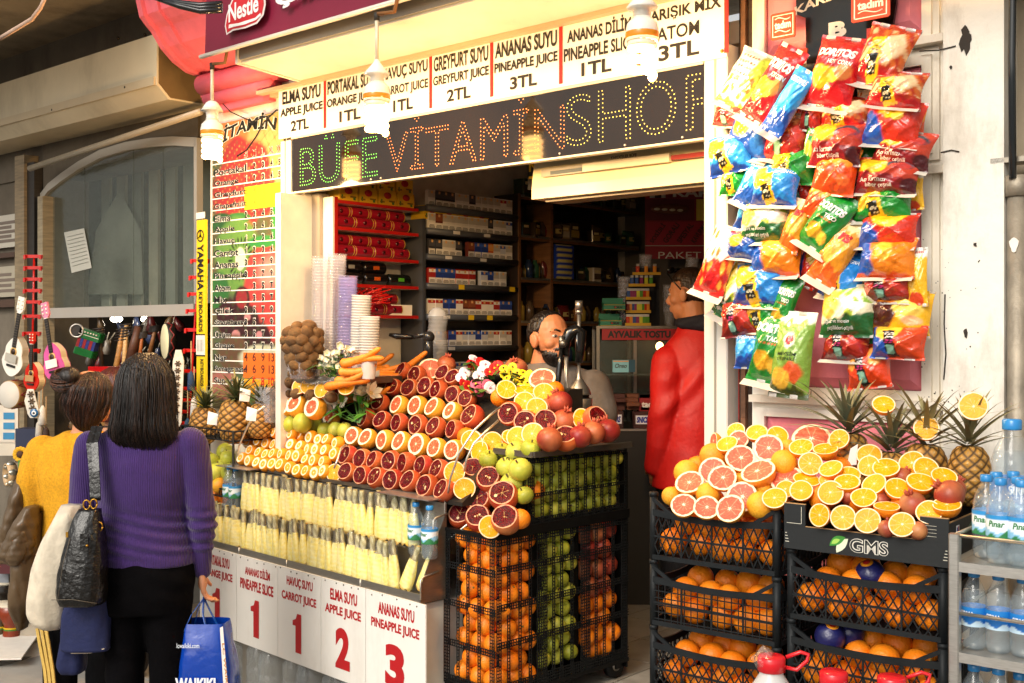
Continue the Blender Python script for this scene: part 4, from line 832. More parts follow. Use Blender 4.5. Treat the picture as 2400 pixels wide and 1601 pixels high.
for i, (x, y, yl, d) in enumerate(((505, 1430, .30, TC(1.2)), (100, 1265, .33, TC(.3)), (300, 1260, .36, TC(.6, .2)), (800, 1230, .5, TC(.6, .9)), (-60, 1175, .34, TC(.2, -.2)))):
 flank('cut_pomegranate', x, y, yl, 'cut pomegranate on the side tray, %s' % ('low by the dark whole one', 'in the middle of the pile', 'just below the orange halves', 'half hidden behind the tilted orange', 'large one beside the wire hoop')[i], 1.1, d, c9)
for i, (x, y, yl, a, s) in enumerate(((165, 1375, .24, .4, -.1), (0, 1405, .26, .6, -.3), (210, 1115, .40, .3, .1), (85, 1045, .42, .55, .1), (282, 958, .47, .45, .2), (85, 935, .48, 1.8, .1), (680, 1230, .46, .35, .45), (-100, 925, .42, .6, .4))):
 flank('orange_half', x, y, yl, 'orange half on the side pile, %s' % ('lowest, by the green apples', 'lowest, by the pomegranates', 'large one in the middle', 'just left of the large middle one'.replace('left of', 'outside'), 'second from the top', 'lying flat under the yellow flowers', 'tilted by the juicer tray', 'beside the pink flowers')[i], 1.08, TC(a, s+.15), c9)
flank('grapefruit_half', 263, 815, .55, 'pink grapefruit half on top of the side pile', 1.15, TC(.95, .1), c9)
flank('orange', 395, 935, .56, 'whole orange behind the top orange halves of the side pile', 1.0, UP, c9); flank('orange', -165, 1010, .42, 'whole orange under the red flowers', 1.05, UP, c9)
flank('pomegranate', -5, 720, .70, 'split pomegranate behind the yellow flowers', 1.15, TC(1.0), c9, 2)
# fruit behind the netting
def fill(kind, o, ac, n, z0, z1, dz, w, words, deep=.045, sc=1.0):
 rows = int((z1-z0)/dz); inw = Vector((0, 1, 0)) if abs(ac.x) > .5 else Vector((-1, 0, 0))
 for r in range(rows):
  k = n-(r % 2)
  for i in range(k):
   p = Vector(o)+ac*(w/n*(i+.5+.5*(r % 2))+rnd.uniform(-.007, .007))+inw*(deep+rnd.uniform(-.006, .01)); p.z = z1-dz*(r+.5)+rnd.uniform(-.006, .006)
   put(kind, St.m(p, rnd.uniform(0, 6)) @ Matrix.Rotation(rnd.uniform(0, 6), 4, 'X'), '%s, %s row down, %s from its near edge' % (words, ORD[r], ORD[i]), words+' of the stall', scale=sc*rnd.uniform(.94, 1.06))
fill('orange', (-.255, 0, 0), X, 3, .345, .935, .064, .24, 'orange behind the front mesh', .04, 1.04)
fill('orange', (0, .03, 0), Yv, 3, .345, .935, .064, .20, 'orange behind the side mesh', .04, 1.04)
fill('green_apple', (0, .255, 0), Yv, 3, .345, .93, .060, .215, 'green apple behind the side mesh', .04)
fill('pomegranate', (0, .50, 0), Yv, 3, .62, .92, .075, .22, 'pomegranate behind the side mesh', .05, .95)
fill('orange', (0, .50, 0), Yv, 3, .345, .62, .064, .22, 'orange low behind the far side mesh', .04, 1.04)
fill('green_apple', (0, .22, 0), Yv, 8, .97, 1.205, .058, .53, 'green apple in the mesh basket', .045)
for i, y in enumerate((.185, .245)): put('orange', St.m((-.045, y, 1.085)), 'orange among the apples in the mesh basket, %s' % ('at its corner', 'second from its corner')[i], scale=1.12)
# ================================================================ crates and the display by the pilaster
gx = lambda px, py, y=0: Gc.hit(px, py, y)
def crate(x0, x1, z0, z1, y0, dp, style, label, group='black plastic fruit crates'):
 """Stacking crate: round corner posts, dipping top rim with diagonal braces, netted walls."""
 t = thing('fruit_crate', label, 'crate', Gc.m(((x0+x1)/2, y0, z0)), group)
 w, h = (x1-x0)/2, z1-z0; rim = h*.70; r = .0125
 for x in (-w+r, w-r):
  for y in (r, dp-r): m = MB(hx('#1b1e20')); m.tube([(x, y, .0), (x, y, h-.012)], r, 10); m.tube([(x, y, h-.014), (x, y, h-.002)], r*1.15, 10); m.build('corner_post', BLKP, t)
 m = MB(hx('#1d2022'))
 def wall(P, L):
  m_ = m; n = 14
  dip = lambda s: rim-.012*math.sin(PI*s)
  for k in range(n): m_.bar(P(k/n, dip(k/n)), P((k+1)/n, dip((k+1)/n)), .019, .006)
  m_.bar(P(0, .008), P(1, .008), .014, .007); m_.bar(P(0, h*.35), P(1, h*.33), .006, .004)
  m_.bar(P(0, h-.02), P(.16, rim), .011, .007); m_.bar(P(1, h-.02), P(.84, rim), .011, .007)
  for s in (.25, .5, .75): m_.bar(P(s, .008), P(s, dip(s)), .005, .004)
  c = .026 if style != 'square' else .022
  if style == 'square':
   for k in range(1, int(L/c)): m_.bar(P(k*c/L, .008), P(k*c/L, dip(k*c/L)), .0026, .0024)
   for k in range(1, int(rim/c)+1): m_.bar(P(0, k*c*.95), P(1, k*c*.95), .003, .0026)
  else:
   run = rim*(.55 if style == 'diamond' else .42)
   k = -run
   while k < L:
    for sg in (1, -1):
     a, b = (k, k+run) if sg > 0 else (k+run, k); za, zb = .008, rim-.008
     def cl(x, z, x2, z2):
      if x < 0: z, x = z+(z2-z)*(0-x)/(x2-x), 0
      if x > L: z, x = z+(z2-z)*(L-x)/(x2-x), L
      return x, z
     A = cl(a, za, b, zb); B = cl(b, zb, a, za); m_.bar(P(A[0]/L, A[1]), P(B[0]/L, B[1]), .0034, .0028)
    k += c
 L = 2*w-2*r
 wall(lambda s, z: Vector((-w+r+L*s, .004, z)), L); m.build('front_wall', BLKP, t)
 D = dp-2*r
 m = MB(hx('#1d2022')); wall(lambda s, z: Vector((-w+.004, r+D*s, z)), D); m.build('side_wall', BLKP, t)
 m = MB(hx('#1d2022')); wall(lambda s, z: Vector((w-.004, r+D*s, z)), D); m.build('side_wall', BLKP, t)
 m = MB(hx('#141617')); m.box(-w+.004, w-.004, .004, dp-.004, .0, .004); m.box(-w+r, w-r, dp-.006, dp-.003, .004, rim); m.build('base', BLKP, t)
 return t
xl0, xl1 = gx(1519, 1160).x, gx(1826, 1200).x; xr0, xr1 = gx(1838, 1290).x, gx(2222, 1330).x
zl_ = [gx(1522, y).z for y in (1152, 1310, 1463, 1616)]; zr_ = [gx(1850, y).z for y in (1284, 1449, 1612)]
CD = .30
st_ = ['diamond', 'square', 'wide']
for k in range(3): crate(xl0, xl1, zl_[k+1], zl_[k], 0, CD, ('wide', 'square', 'diamond')[k], 'black netted crate of oranges in the grapefruit stack, %s' % ('its topmost', 'second from its top', 'third from its top')[k])
for k in range(3): h_ = (zl_[3]-.01)/3; crate(xl0, xl1, .01+h_*k, .01+h_*(k+1), 0, CD, 'diamond', 'black netted crate low in the grapefruit stack, %s from the ground' % ORD[k])
for k in range(2): crate(xr0+.004, xr1-.004, zr_[k+1], zr_[k], 0, CD, ('diamond', 'wide')[k], 'black netted crate of oranges %s' % ('right under the cardboard fruit box', 'second below the cardboard fruit box')[k])
for k in range(3): h_ = (zr_[2]-.01)/3; crate(xr0+.004, xr1-.004, .01+h_*k, .01+h_*(k+1), 0, CD, 'diamond', 'black netted crate low under the cardboard box, %s from the ground' % ORD[k])
def crate_fill(x0, x1, z0, h, words, n=5):
 w = x1-x0-.05
 for r in range(2):
  k = n-(r % 2)
  for j in range(2):
   for i in range(k):
    x = x0+.025+w/n*(i+.5+.5*(r % 2))+rnd.uniform(-.01, .01); top = r == 1
    if j == 1 and not top: continue
    put('orange', Gc.m((x, .062+.09*j+rnd.uniform(-.01, .016), z0+.046+r*.062+(.02 if j else 0)+rnd.uniform(-.004, .01)), rnd.uniform(0, 6)) @ Matrix.Rotation(rnd.uniform(0, 6), 4, 'X'),
     'orange in the %s, %s along its %s' % (words, ORD[i], ('bottom layer', 'upper front row', 'upper back row')[r+(j if r else 0)]), 'oranges in the '+words, scale=rnd.uniform(1.0, 1.12))
for k in range(3): crate_fill(xl0, xl1, zl_[k+1], .19, ('top crate', 'second crate', 'third crate')[k]+' of the grapefruit stack')
for k in range(2): crate_fill(xr0, xr1, zr_[k+1], .19, ('first', 'second')[k]+' crate under the cardboard box')
# wrapped fruit in navy paper
for i, (px, py, y) in enumerate(((2040, 1348, .07), (1945, 1492, .04), (1990, 1483, .10))):
 p = Gc.M @ gx(px, py, y); b = MB(hx('#1b1d55')); b.ball((0, 0, 0), .042, 18, 12); o = b.build('wrapped_orange', vc('wrapping_tissue', .35, var=.3, ns=20, bump=.8, bs=22), None, Matrix.Translation(p)); tag(o, 'orange twisted in navy printed tissue, %s' % ('alone in the upper crate', 'lower crate, nearer the front', 'lower crate, the one behind')[i], 'orange', 'tissue wrapped oranges')
 b = MB(hx('#d98a1c')); M2 = Matrix.Rotation(-.9+i, 4, 'Z') @ Matrix.Rotation(.45, 4, 'X')
 b.lathe([(.0425*math.sin(a), .0425*math.cos(a)) for a in (.02, .2, .32, .42)], 14, cap=False, M=M2); b.color('#b8241c'); b.lathe([(.043*math.sin(a), .043*math.cos(a)) for a in (.02, .15, .25)], 10, cap=False, M=M2); b.build('paper_print', PRINT, o)
# cardboard fruit box
bxz = gx(1845, 1284).z; t = thing('cardboard_box', 'black cardboard fruit tray with a green leaf logo, full of cut oranges', 'box', Gc.M)
a0, a1 = gx(1841, 1230, -.004).x, gx(2226, 1270, -.004).x; zt = gx(1841, 1229, -.004).z; ztt = gx(1841, 1178, -.004).z
m = MB(hx('#14181a')); m.box(a0, a1, -.012, -.006, bxz+.002, zt); m.box(a0, a0+.062, -.013, -.006, zt, ztt); m.box(a1-.072, a1, -.013, -.006, zt, ztt); m.box(a0, a0+.005, -.006, .31, bxz+.002, ztt); m.box(a1-.005, a1, -.006, .31, bxz+.002, ztt-.012)
m.box(a0+.005, a1-.005, -.006, .31, bxz+.002, bxz+.006); m.box(a0, a1, .31, .315, bxz+.002, ztt); m.build('tray', CARD, t)
m = MB(hx('#b08a5c')); m.box(a0+.062, a1-.072, -.0115, -.0065, zt, zt+.0022); m.box(a0, a0+.062, -.0128, -.0062, ztt, ztt+.002); m.box(a1-.072, a1, -.0128, -.0062, ztt, ztt+.002); m.box(a1-.005, a1, 0, .3, ztt-.012, ztt-.010); m.build('cut_edge', CARD, t)
m = MB(hx('#e4e0d4'))
zc_ = (bxz+zt)/2; w = a1-a0
m.text('GMS', a0+w*.42, a0+w*.655, zc_-.020, zc_+.018, -.0135, .045); m.color('#14181a'); m.text('GMS', a0+w*.42+.0016, a0+w*.655-.0016, zc_-.0184, zc_+.0164, -.0142, .0)
m.color('#cfc9b8')
for k in range(4): m.box(a0+.003, a0+.014-.002*k, -.0126, -.0122, bxz+.02+.008*k, bxz+.022+.008*k); m.box(a1-.014+.002*k, a1-.003, -.0126, -.0122, bxz+.02+.008*k, bxz+.022+.008*k)
m.box(a0+.05, a0+.0515, -.0136, -.0132, zt+.008, ztt-.006); m.box(a0+.008, a0+.05, -.0136, -.0132, zt+.007, zt+.0084)
for k in range(4): m.box(a1-.065, a1-.03, -.0136, -.0132, zt+.012+.009*k, zt+.0128+.009*k)
m.build('lettering', LETTER, t)
def leafp(m, cx, cz, s, rot, col, y):
 pts = [(s*(-1+2*u), s*.55*math.sin(PI*u)**.8) for u in np.linspace(0, 1, 9)]+[(s*(1-2*u), -s*.32*math.sin(PI*u)) for u in np.linspace(0, 1, 9)][1:-1]
 c, q = math.cos(rot), math.sin(rot); m.color(col); m.add([(cx+x*c-z*q, y, cz+x*q+z*c) for x, z in pts], [tuple(range(len(pts)))], sm=False)
m = MB(); leafp(m, a0+w*.345, zc_+.004, .026, .55, '#3f8f35', -.0136); leafp(m, a0+w*.375, zc_-.006, .026, .9, '#dfe6c8', -.0132); leafp(m, a0+w*.335, zc_+.003, .014, .5, '#a3cf5a', -.0140); m.build('leaf_logo', LETTER, t)
m = MB(hx('#2f6b3c')); m.add([(a1+.0006, .12, ztt-.055), (a1+.0006, .28, ztt-.05), (a1+.0006, .28, ztt-.018), (a1+.0006, .2, ztt-.02)], [(0, 1, 2, 3)]); m.color('#e8e8e8'); m.box(a1, a1+.0006, .05, .075, ztt-.05, ztt-.025); m.color('#3a3f8a'); m.box(a1+.0006, a1+.001, .053, .063, ztt-.047, ztt-.03); m.color('#b8241c'); m.box(a1+.0006, a1+.001, .063, .070, ztt-.044, ztt-.028); m.build('side_print', PRINT, t)
# ---------------------------------------------------------------- fruit halves on top
def c5(x, y): return 1540+x*.1913, 960+y*.1913
def c6(x, y): return 1840+x*.2423, 900+y*.2423
def half(kind, conv, x, y, rad, asp, ang, sc, off, label, group):
 px, py = conv(x, y); w = Gc.M @ Gc.incl(px, py, .045+off, 1.272, .85); rp = rad*sc
 Rw = rp*w.y/FP; base = {'orange_half': .041, 'grapefruit_half': .05}[kind]
 v = Vector((0, 0, H))-w; v.normalize(); rt = Vector((v.y, -v.x, 0)).normalized()*-1; up = v.cross(rt)*1.0
 if up.z < 0: up = -up
 if rt.x < 0: rt = -rt
 s = math.sqrt(max(0, 1-asp*asp)); a = R(ang)
 d = v*asp+(rt*math.cos(a)+up*math.sin(a))*s
 put(kind, frame_z(w, d, rnd.uniform(0, 6)), label, group, scale=Rw/base*1.0)
OH = [(520, 530, 105, .85, 130), (155, 605, 118, .65, 100), (390, 625, 120, .45, 95), (245, 770, 118, .95, 90), (440, 815, 118, .62, 110), (815, 690, 122, .9, 90, .05), (810, 790, 108, .9, 120), (975, 805, 130, .68, 95),
   (1225, 760, 128, .85, 120, .05), (1365, 815, 125, .85, 70, .02), (1540, 890, 125, .65, 75), (600, 885, 128, .7, 100, .03), (600, 945, 125, .6, 95), (390, 935, 65, .9, 90, .02), (210, 920, 130, .5, 80, .02), (155, 1028, 114, .85, 110),
   (440, 1050, 125, .92, 130), (858, 965, 122, .75, 125), (1085, 1005, 120, .8, 75), (1310, 945, 135, .63, 80), (760, 1095, 124, .75, 100), (985, 1180, 126, .35, 90), (1390, 1240, 124, .9, 100), (1565, 1162, 138, .48, 92),
   (330, 1268, 115, .82, 170), (560, 1290, 125, .93, 130), (795, 1320, 126, .96, 120), (1130, 1358, 126, .94, 120)]
for i, e in enumerate(OH): half('orange_half', c6, *e[:5], .2423, e[5] if len(e) > 5 else 0, 'orange half over the cardboard tray, %s counting down from the back' % ORD[i], 'orange halves over the cardboard tray')
G5 = [(1890, 350, 235, .72, 95, .06), (1000, 360, 120, .9, 100, .05), (690, 385, 105, .42, 175, .05), (1360, 465, 180, .9, 110), (1020, 590, 180, .88, 95), (680, 745, 172, .92, 110, .03), (1235, 748, 215, .58, 112), (800, 835, 176, .85, 100), (395, 885, 178, .72, 108),
   (1590, 855, 205, .75, 110, .05), (1040, 1065, 190, .95, 120, .03), (325, 1168, 160, .86, 100), (605, 1195, 160, .87, 100), (892, 1208, 182, .85, 130)]
for i, e in enumerate(G5): half('grapefruit_half', c5, *e[:5], .1913, e[5] if len(e) > 5 else 0, 'pink grapefruit half on the crate stack, %s counting down from the back' % ORD[i], 'grapefruit halves on the crate stack')
for i, e in enumerate([(960, 262, 120, .8, 120, .07), (1220, 275, 135, .7, 100, .03), (1475, 315, 134, .85, 80, .05), (855, 415, 136, .62, 112), (1440, 1080, 155, .8, 105), (1575, 970, 122, .85, 100, .03)]): half('orange_half', c5, *e[:5], .1913, e[5] if len(e) > 5 else 0, 'orange half among the grapefruit halves, %s counting down from the back' % ORD[i], 'orange halves among the grapefruits')
def ws(kind, conv, x, y, rad, sc, off, label, v=None):
 px, py = conv(x, y); w = Gc.M @ Gc.incl(px, py, .045+off, 1.272, .85); base = {'grapefruit': .05, 'pomegranate': .047, 'orange': .039}[kind]
 put(kind, frame_z(w, (rnd.uniform(-1, 1), rnd.uniform(-.3, .5), .8), rnd.uniform(0, 6)), label, None, v, rad*sc*w.y/FP/base)
for i, e in enumerate([(365, 775, 165, .04), (685, 570, 165, .05), (1560, 655, 165, .04), (170, 1060, 118, .04), (620, 1040, 150, .05), (1270, 1170, 175, .05), (1600, 470, 110, .06), (1010, 850, 80, .06), (1300, 960, 110, .07)]): ws('grapefruit', c5, e[0], e[1], e[2], .1913, e[3], 'whole yellow grapefruit in the crate display, %s' % ('at the outer edge by the red jacket', 'behind the outer grapefruit', 'big one in the middle', 'lowest at the crate corner', 'tucked behind the lowest halves', 'under the lowest orange half', 'small one at the back', 'barely showing in the middle', 'half hidden by the pink cut one')[i])
for i, e in enumerate([(1590, 1075, 150, .02), (1235, 1165, 132, .03), (620, 1085, 90, .05), (1130, 900, 95, .06), (930, 1130, 80, .05), (980, 1400, 90, .04), (1290, 1420, 95, .04), (1640, 1010, 110, .08), (290, 1060, 90, .06)]): ws('pomegranate', c6, e[0], e[1], e[2], .2423, e[3], 'whole pomegranate under the orange halves, %s' % ('large rosy one near the tray end', 'pale one in the middle', 'one under the big upright half', 'one far back', 'small dark one low in the middle', 'one at the front edge', 'one at the front corner', 'one against the pineapple', 'dark one near the grapefruits')[i], 2 if i != 0 else 0)
# filling below the visible layer
for i in range(14):
 x = xl0+.06+(i % 7)*.115; y = .08+.12*(i//7); put('orange', Gc.m((x, y, 1.235+.07*(i//7) if x > -.0 else 1.195+.08*(i//7))), 'whole orange deep in the display, %s' % ORD[i], 'oranges deep under the display')
# pineapples behind
def pin(px, py, y, v, scale, label, lean=(0, 0)):
 p = Gc.M @ gx(px, py, y); put('tall_pineapple', frame_z(p, (lean[0], lean[1], 1), rnd.uniform(0, 6)), label, 'pineapples behind the cut oranges', v, scale)
pin(1992, 1088, .27, 0, .95, 'pineapple nearest the pink panel, its crown holding an orange half', (-.05, 0)); pin(2085, 1130, .26, 1, .95, 'dark leaved pineapple in the middle of the row', (.05, 0)); pin(2165, 1120, .27, 2, .95, 'pineapple with spreading leaves beside the pilaster edge', (.06, 0)); pin(2272, 1115, .27, 2, .82, 'tall golden pineapple by the drain pipe, an orange half in its leaves')
for i, (px, py, rp, y, asp, ang) in enumerate(((2071, 947, 27, .16, .72, 80), (2171, 1003, 30, .24, .9, 110), (2281, 951, 34, .19, .95, 100))):
 w = Gc.M @ gx(px, py, y); v = (Vector((0, 0, H))-w).normalized(); d = v*asp+Vector((math.cos(R(ang))*.5, 0, math.sin(R(ang))))*math.sqrt(1-asp*asp)
 put('orange_half', frame_z(w, d), 'orange half stuck in the leaves of the %s pineapple' % ('first', 'third', 'tall golden')[i], 'orange halves in pineapple leaves', scale=rp*w.y/FP/.041)
t = MB(hx('#ece8e0')); p = Gc.M @ gx(1993, 1068, .2); t.add([(-.01, 0, -.03), (.018, 0, -.025), (.022, 0, .035), (.0, 0, .02)], [(0, 1, 2, 3)], sm=False); o = t.build('price_tag', PRINT, None, Matrix.Translation(p) @ Matrix.Rotation(Gc.ang, 4, 'Z')); tag(o, 'white paper tag on the first pineapple behind the oranges', 'tag')
# ---------------------------------------------------------------- steel trolley of water
tz = gx(2232, 1252, -.12).z
tr = thing('steel_trolley', 'stainless steel shelf trolley holding bottled water', 'trolley', Gc.M)
tx0 = gx(2222, 1300, -.12).x; ty0, ty1 = -.12, .33; tx1 = tx0+.62
s1, s2, s3 = gx(2245, 1300, -.12).z, gx(2245, 1512, -.12).z, gx(2245, 1512, -.12).z-.3
for x in (tx0, tx1-.025):
 for y in (ty0, ty1-.025): m = MB(hx('#c9c6c0')); m.box(x, x+.025, y, y+.025, .0, tz, .003); m.build('leg', METAL, tr)
m = MB(hx('#d2cfc9'))
for s in (s1, s2, s3): m.box(tx0+.025, tx1-.025, ty0+.004, ty1-.004, s-.028, s-.026+.008); m.box(tx0+.025, tx1-.025, ty0+.002, ty0+.004, s-.042, s-.018); m.box(tx0+.002, tx0+.004, ty0+.025, ty1-.025, s-.042, s-.018)
m.build('shelf', METAL, tr)
m = MB(hx('#c4beb2'))
for z, s in ((tz-.004, s1), (s2+.075, s2)):
 m.tube([(tx0+.012, ty0+.012, z), (tx1, ty0+.012, z)], .0045, 8); m.tube([(tx0+.012, ty0+.012, z), (tx0+.012, ty1-.01, z)], .0045, 8)
m.build('guard_rail', METAL, tr)
def bottle_mesh(kind):
 h, r = (.205, .033); cap = '#2f86c8'
 pr = [(.006, .004), (.026, .0), (.031, .006), (r, .02), (r-.001, .05), (r, .056), (r, .12), (r-.002, .128), (r, .134), (r-.006, .155), (.017, .176), (.0125, .186), (.0125, .19)]
 b = MB((.8, .9, 1)); b.lathe(pr, 22, cap=False); w = MB((.7, .85, .95));
 c = MB(hx(cap)); c.lathe([(.0145, .188), (.0150, .190), (.0150, .203), (.013, .205)], 18)
 l = MB(); n = 22
 def lab(u, v):
  if kind == 'blue':
   if v < .35 and v < .12+.28*abs(math.sin(u*12.0))*(.6+.4*math.sin(u*31)): return hx('#bfd9ea')
   return lerp(hx('#1562b0'), hx('#1d7fcf'), v)
  if v < .22+.18*math.sin(u*9)*math.sin(u*23): return hx('#2f7d4a')
  if v < .4+.12*math.sin(u*13+1): return hx('#8fc6e8')
  if v > .82: return hx('#2c8fcf')
  return hx('#e9f2f6')
 z0, z1 = (.062, .112) if kind == 'blue' else (.06, .118)
 l.grid(lambda u, v: ((r+.0006)*math.cos(2*PI*u), (r+.0006)*math.sin(2*PI*u), z0+(z1-z0)*v), 44, 14, lab, wrap=True)
 tx = MB(hx('#f4f6f8') if kind == 'blue' else hx('#2c7a3c'))
 def cyl(a, z): a = a/r-PI/2; return ((r+.0012)*math.cos(a), (r+.0012)*math.sin(a), z)
 for off in (0, PI*r): tx.text('SIRMA' if kind == 'blue' else 'Pınar', off-.019, off+.019, z0+.026 if kind == 'blue' else z0+.03, z0+.040 if kind == 'blue' else z0+.045, 0, .03, fn=cyl, shear=0 if kind == 'blue' else .2)
 g = MB((.7, .82, .9)); g.lathe([(.001, .0025), (.028, .003), (r-.0015, .02), (r-.0015, .13), (r-.007, .153), (.001, .1535)], 20)
 return b.mesh('water_bottle', BOTTLE), [('cap', c.mesh('cap', GLOSS)), ('paper_label', l.mesh('paper_label', PRINT)), ('label_lettering', tx.mesh('label_lettering', LETTER)), ('water', g.mesh('water', clear('water_fill', (.8, .92, 1), .05, .03)))]
lib('blue_bottle', 'water bottle', [bottle_mesh('blue')]); lib('green_bottle', 'water bottle', [bottle_mesh('green')])
LIB['blue_bottle'] = ('water bottle', 'water_bottle', LIB['blue_bottle'][2]); LIB['green_bottle'] = ('water bottle', 'water_bottle', LIB['green_bottle'][2])
bw = tx0+.05
for i, (px, py, y) in enumerate(((2312, 1085, -.02), (2345, 1102, -.07), (2385, 1102, -.02), (2335, 1092, .05), (2395, 1130, -.075), (2375, 1096, .09))):
 p = gx(px, py+120, y); put('green_bottle', Gc.m((gx(px, py, y).x, y, s1-.017), rnd.uniform(-.5, .2)), 'green labelled water bottle on the trolley top, %s' % ('first by the orange tray', 'front one', 'second in the back row', 'behind the first', 'front one cut by the picture edge', 'rearmost')[i], 'green labelled bottles on the trolley')
for i, px in enumerate((2283, 2340, 2398)):
 y = -.055; put('blue_bottle', Gc.m((gx(px, 1440, y).x, y, s2-.017), .15*i-.3), 'blue labelled water bottle on the middle trolley shelf, %s from the leg' % ORD[i], 'blue labelled bottles on the trolley', scale=.93)
for i, (px, y) in enumerate(((2283, -.05), (2340, -.06), (2310, .08), (2390, -.02))):
 put('blue_bottle', Gc.m((gx(px, 1560, y).x, y, gx(px, (1560, 1568, 1560, 1580)[i], y).z-.2), .3*i), 'blue capped water bottle on the lowest trolley shelf, %s' % ('first in front', 'second in front', 'the one behind', 'third in front')[i], 'bottles on the lowest trolley shelf')
# big bottle
b, ch = bottle_mesh('blue'); p = Gc.M @ gx(2372, 1180, .16); o = link('water_jug', b, None, Matrix.Translation((p.x, p.y, s1-.017)) @ Matrix.Scale(1.62, 4)); tag(o, 'large water bottle with a blue label at the back of the trolley', 'water bottle')
for n, c in ch: link(n, c, o)
# jugs with red caps at the bottom
def jug(px, py, Yl, label, handle=True, cov=False):
 w = at(px, py, Yl); t = thing('water_jug', label, 'water jug', Matrix.Translation((w.x, w.y, w.z-.36))); h = .36
 m = MB((.85, .9, .95)); m.lathe([(.09, .0), (.10, .02), (.10, h-.16), (.095, h-.13), (.03, h-.03), (.026, h-.012)], 24, cap=False); m.build('body', FROST, t)
 m = MB(hx('#d3202a')); m.lathe([(.030, h-.022), (.034, h-.02), (.034, h+.012), (.030, h+.016)], 20)
 if handle: m.tube([(.03, 0, h-.012), (.06, -.01, h-.016), (.085, -.01, h+.006), (.088, -.01, h+.022), (.07, -.005, h+.026), (.036, 0, h+.012)], .005, 7)
 m.build('cap', GLOSS, t)
 if cov: m = MB((.9, .88, .88)); m.grid(lambda u, v: (-.02+.026*math.sin(PI*v)*math.cos(2*PI*u)*(1+.3*math.sin(u*31+v*9)), .024*math.sin(PI*v)*math.sin(2*PI*u), h-.02+.055*v+.008*math.sin(u*25)), 22, 10, wrap=True); m.build('film_cover', WRAP, t)
jug(1808, 1552, 2.75, 'clear water jug with a red cap and ring handle under crinkled film', True, True); jug(1954, 1588, 2.72, 'clear water jug with a plain pinkish red cap', False); jug(2090, 1600, 2.70, 'clear water jug with a red and white cap near the trolley')
m = MB(hx('#5b4a36')); a = at(1760, 1600, 2.7); b = at(2150, 1600, 2.7)
for x in (a.x, b.x-.03):
 for y in (2.62, 2.80): m.box(x, x+.03, y, y+.03, 0, .49)
m.box(a.x-.02, b.x+.02, 2.60, 2.85, .49, .51); tag(m.build('low_bench', WOOD, None), 'low wooden bench carrying the red capped water jugs', 'bench')
# ================================================================ snack bags
def design(base, ops):
 def f(u, v):
  c = np.zeros(u.shape+(3,)); c[:] = hx(base)
  n = .05*np.sin(u*9+v*7)+.04*np.sin(u*17-v*13)
  for o in ops:
   k = o[0]; col = np.array(hx(o[-1]))
   if k == 'blob': a = 1-sm(.9, 1.08, np.hypot((u-o[1])/o[3], (v-o[2])/o[4])+n)
   elif k == 'below': a = 1-sm(o[1]-.02, o[1]+.02, v+o[2]*u+n*.5)
   elif k == 'above': a = sm(o[1]-.02, o[1]+.02, v+o[2]*u+n*.5)
   elif k == 'box':
    q = R(o[5]); x, y = (u-o[1]), (v-o[2])*1.6; X_, Y_ = x*math.cos(q)+y*math.sin(q), -x*math.sin(q)+y*math.cos(q); a = ((np.abs(X_) < o[3]) & (np.abs(Y_) < o[4]*1.6)).astype(float)
   elif k == 'zig': a = sm(-.03, .03, v-o[1]-.12*np.abs(((u*o[2]) % 1)*2-1))
   elif k == 'food': a = sm(.0, .5, np.sin(u*11+3*np.sin(v*6+o[1]))*np.sin(v*15+2*np.sin(u*5+o[1])))*((v > o[2]) & (v < o[3]))
   elif k == 'lines': a = ((np.abs(u-o[1]) < o[3]) & (np.abs(v-o[2]) < o[4]) & (np.sin((v-o[2])*o[5]) > 0) & (np.sin(u*37+v*60) > -.4)).astype(float)
   c = c*(1-a[..., None])+col*a[..., None]
  return c
 return f
LBL = [('box', -.12, .40, .26, .34, 12, '#e9b81c'), ('box', -.13, .30, .19, .15, 12, '#17170f'), ('lines', -.13, .55, .18, .06, 90, '#2b2620'), ('lines', -.13, .27, .15, .07, 60, '#d9d4b8')]
BLK = [('box', -.15, .42, .20, .36, 8, '#1a1716'), ('lines', -.15, .62, .16, .10, 80, '#e8e2e0'), ('lines', -.15, .45, .16, .05, 80, '#d42f7c'), ('box', -.13, .24, .15, .11, 8, '#7fb09a')]
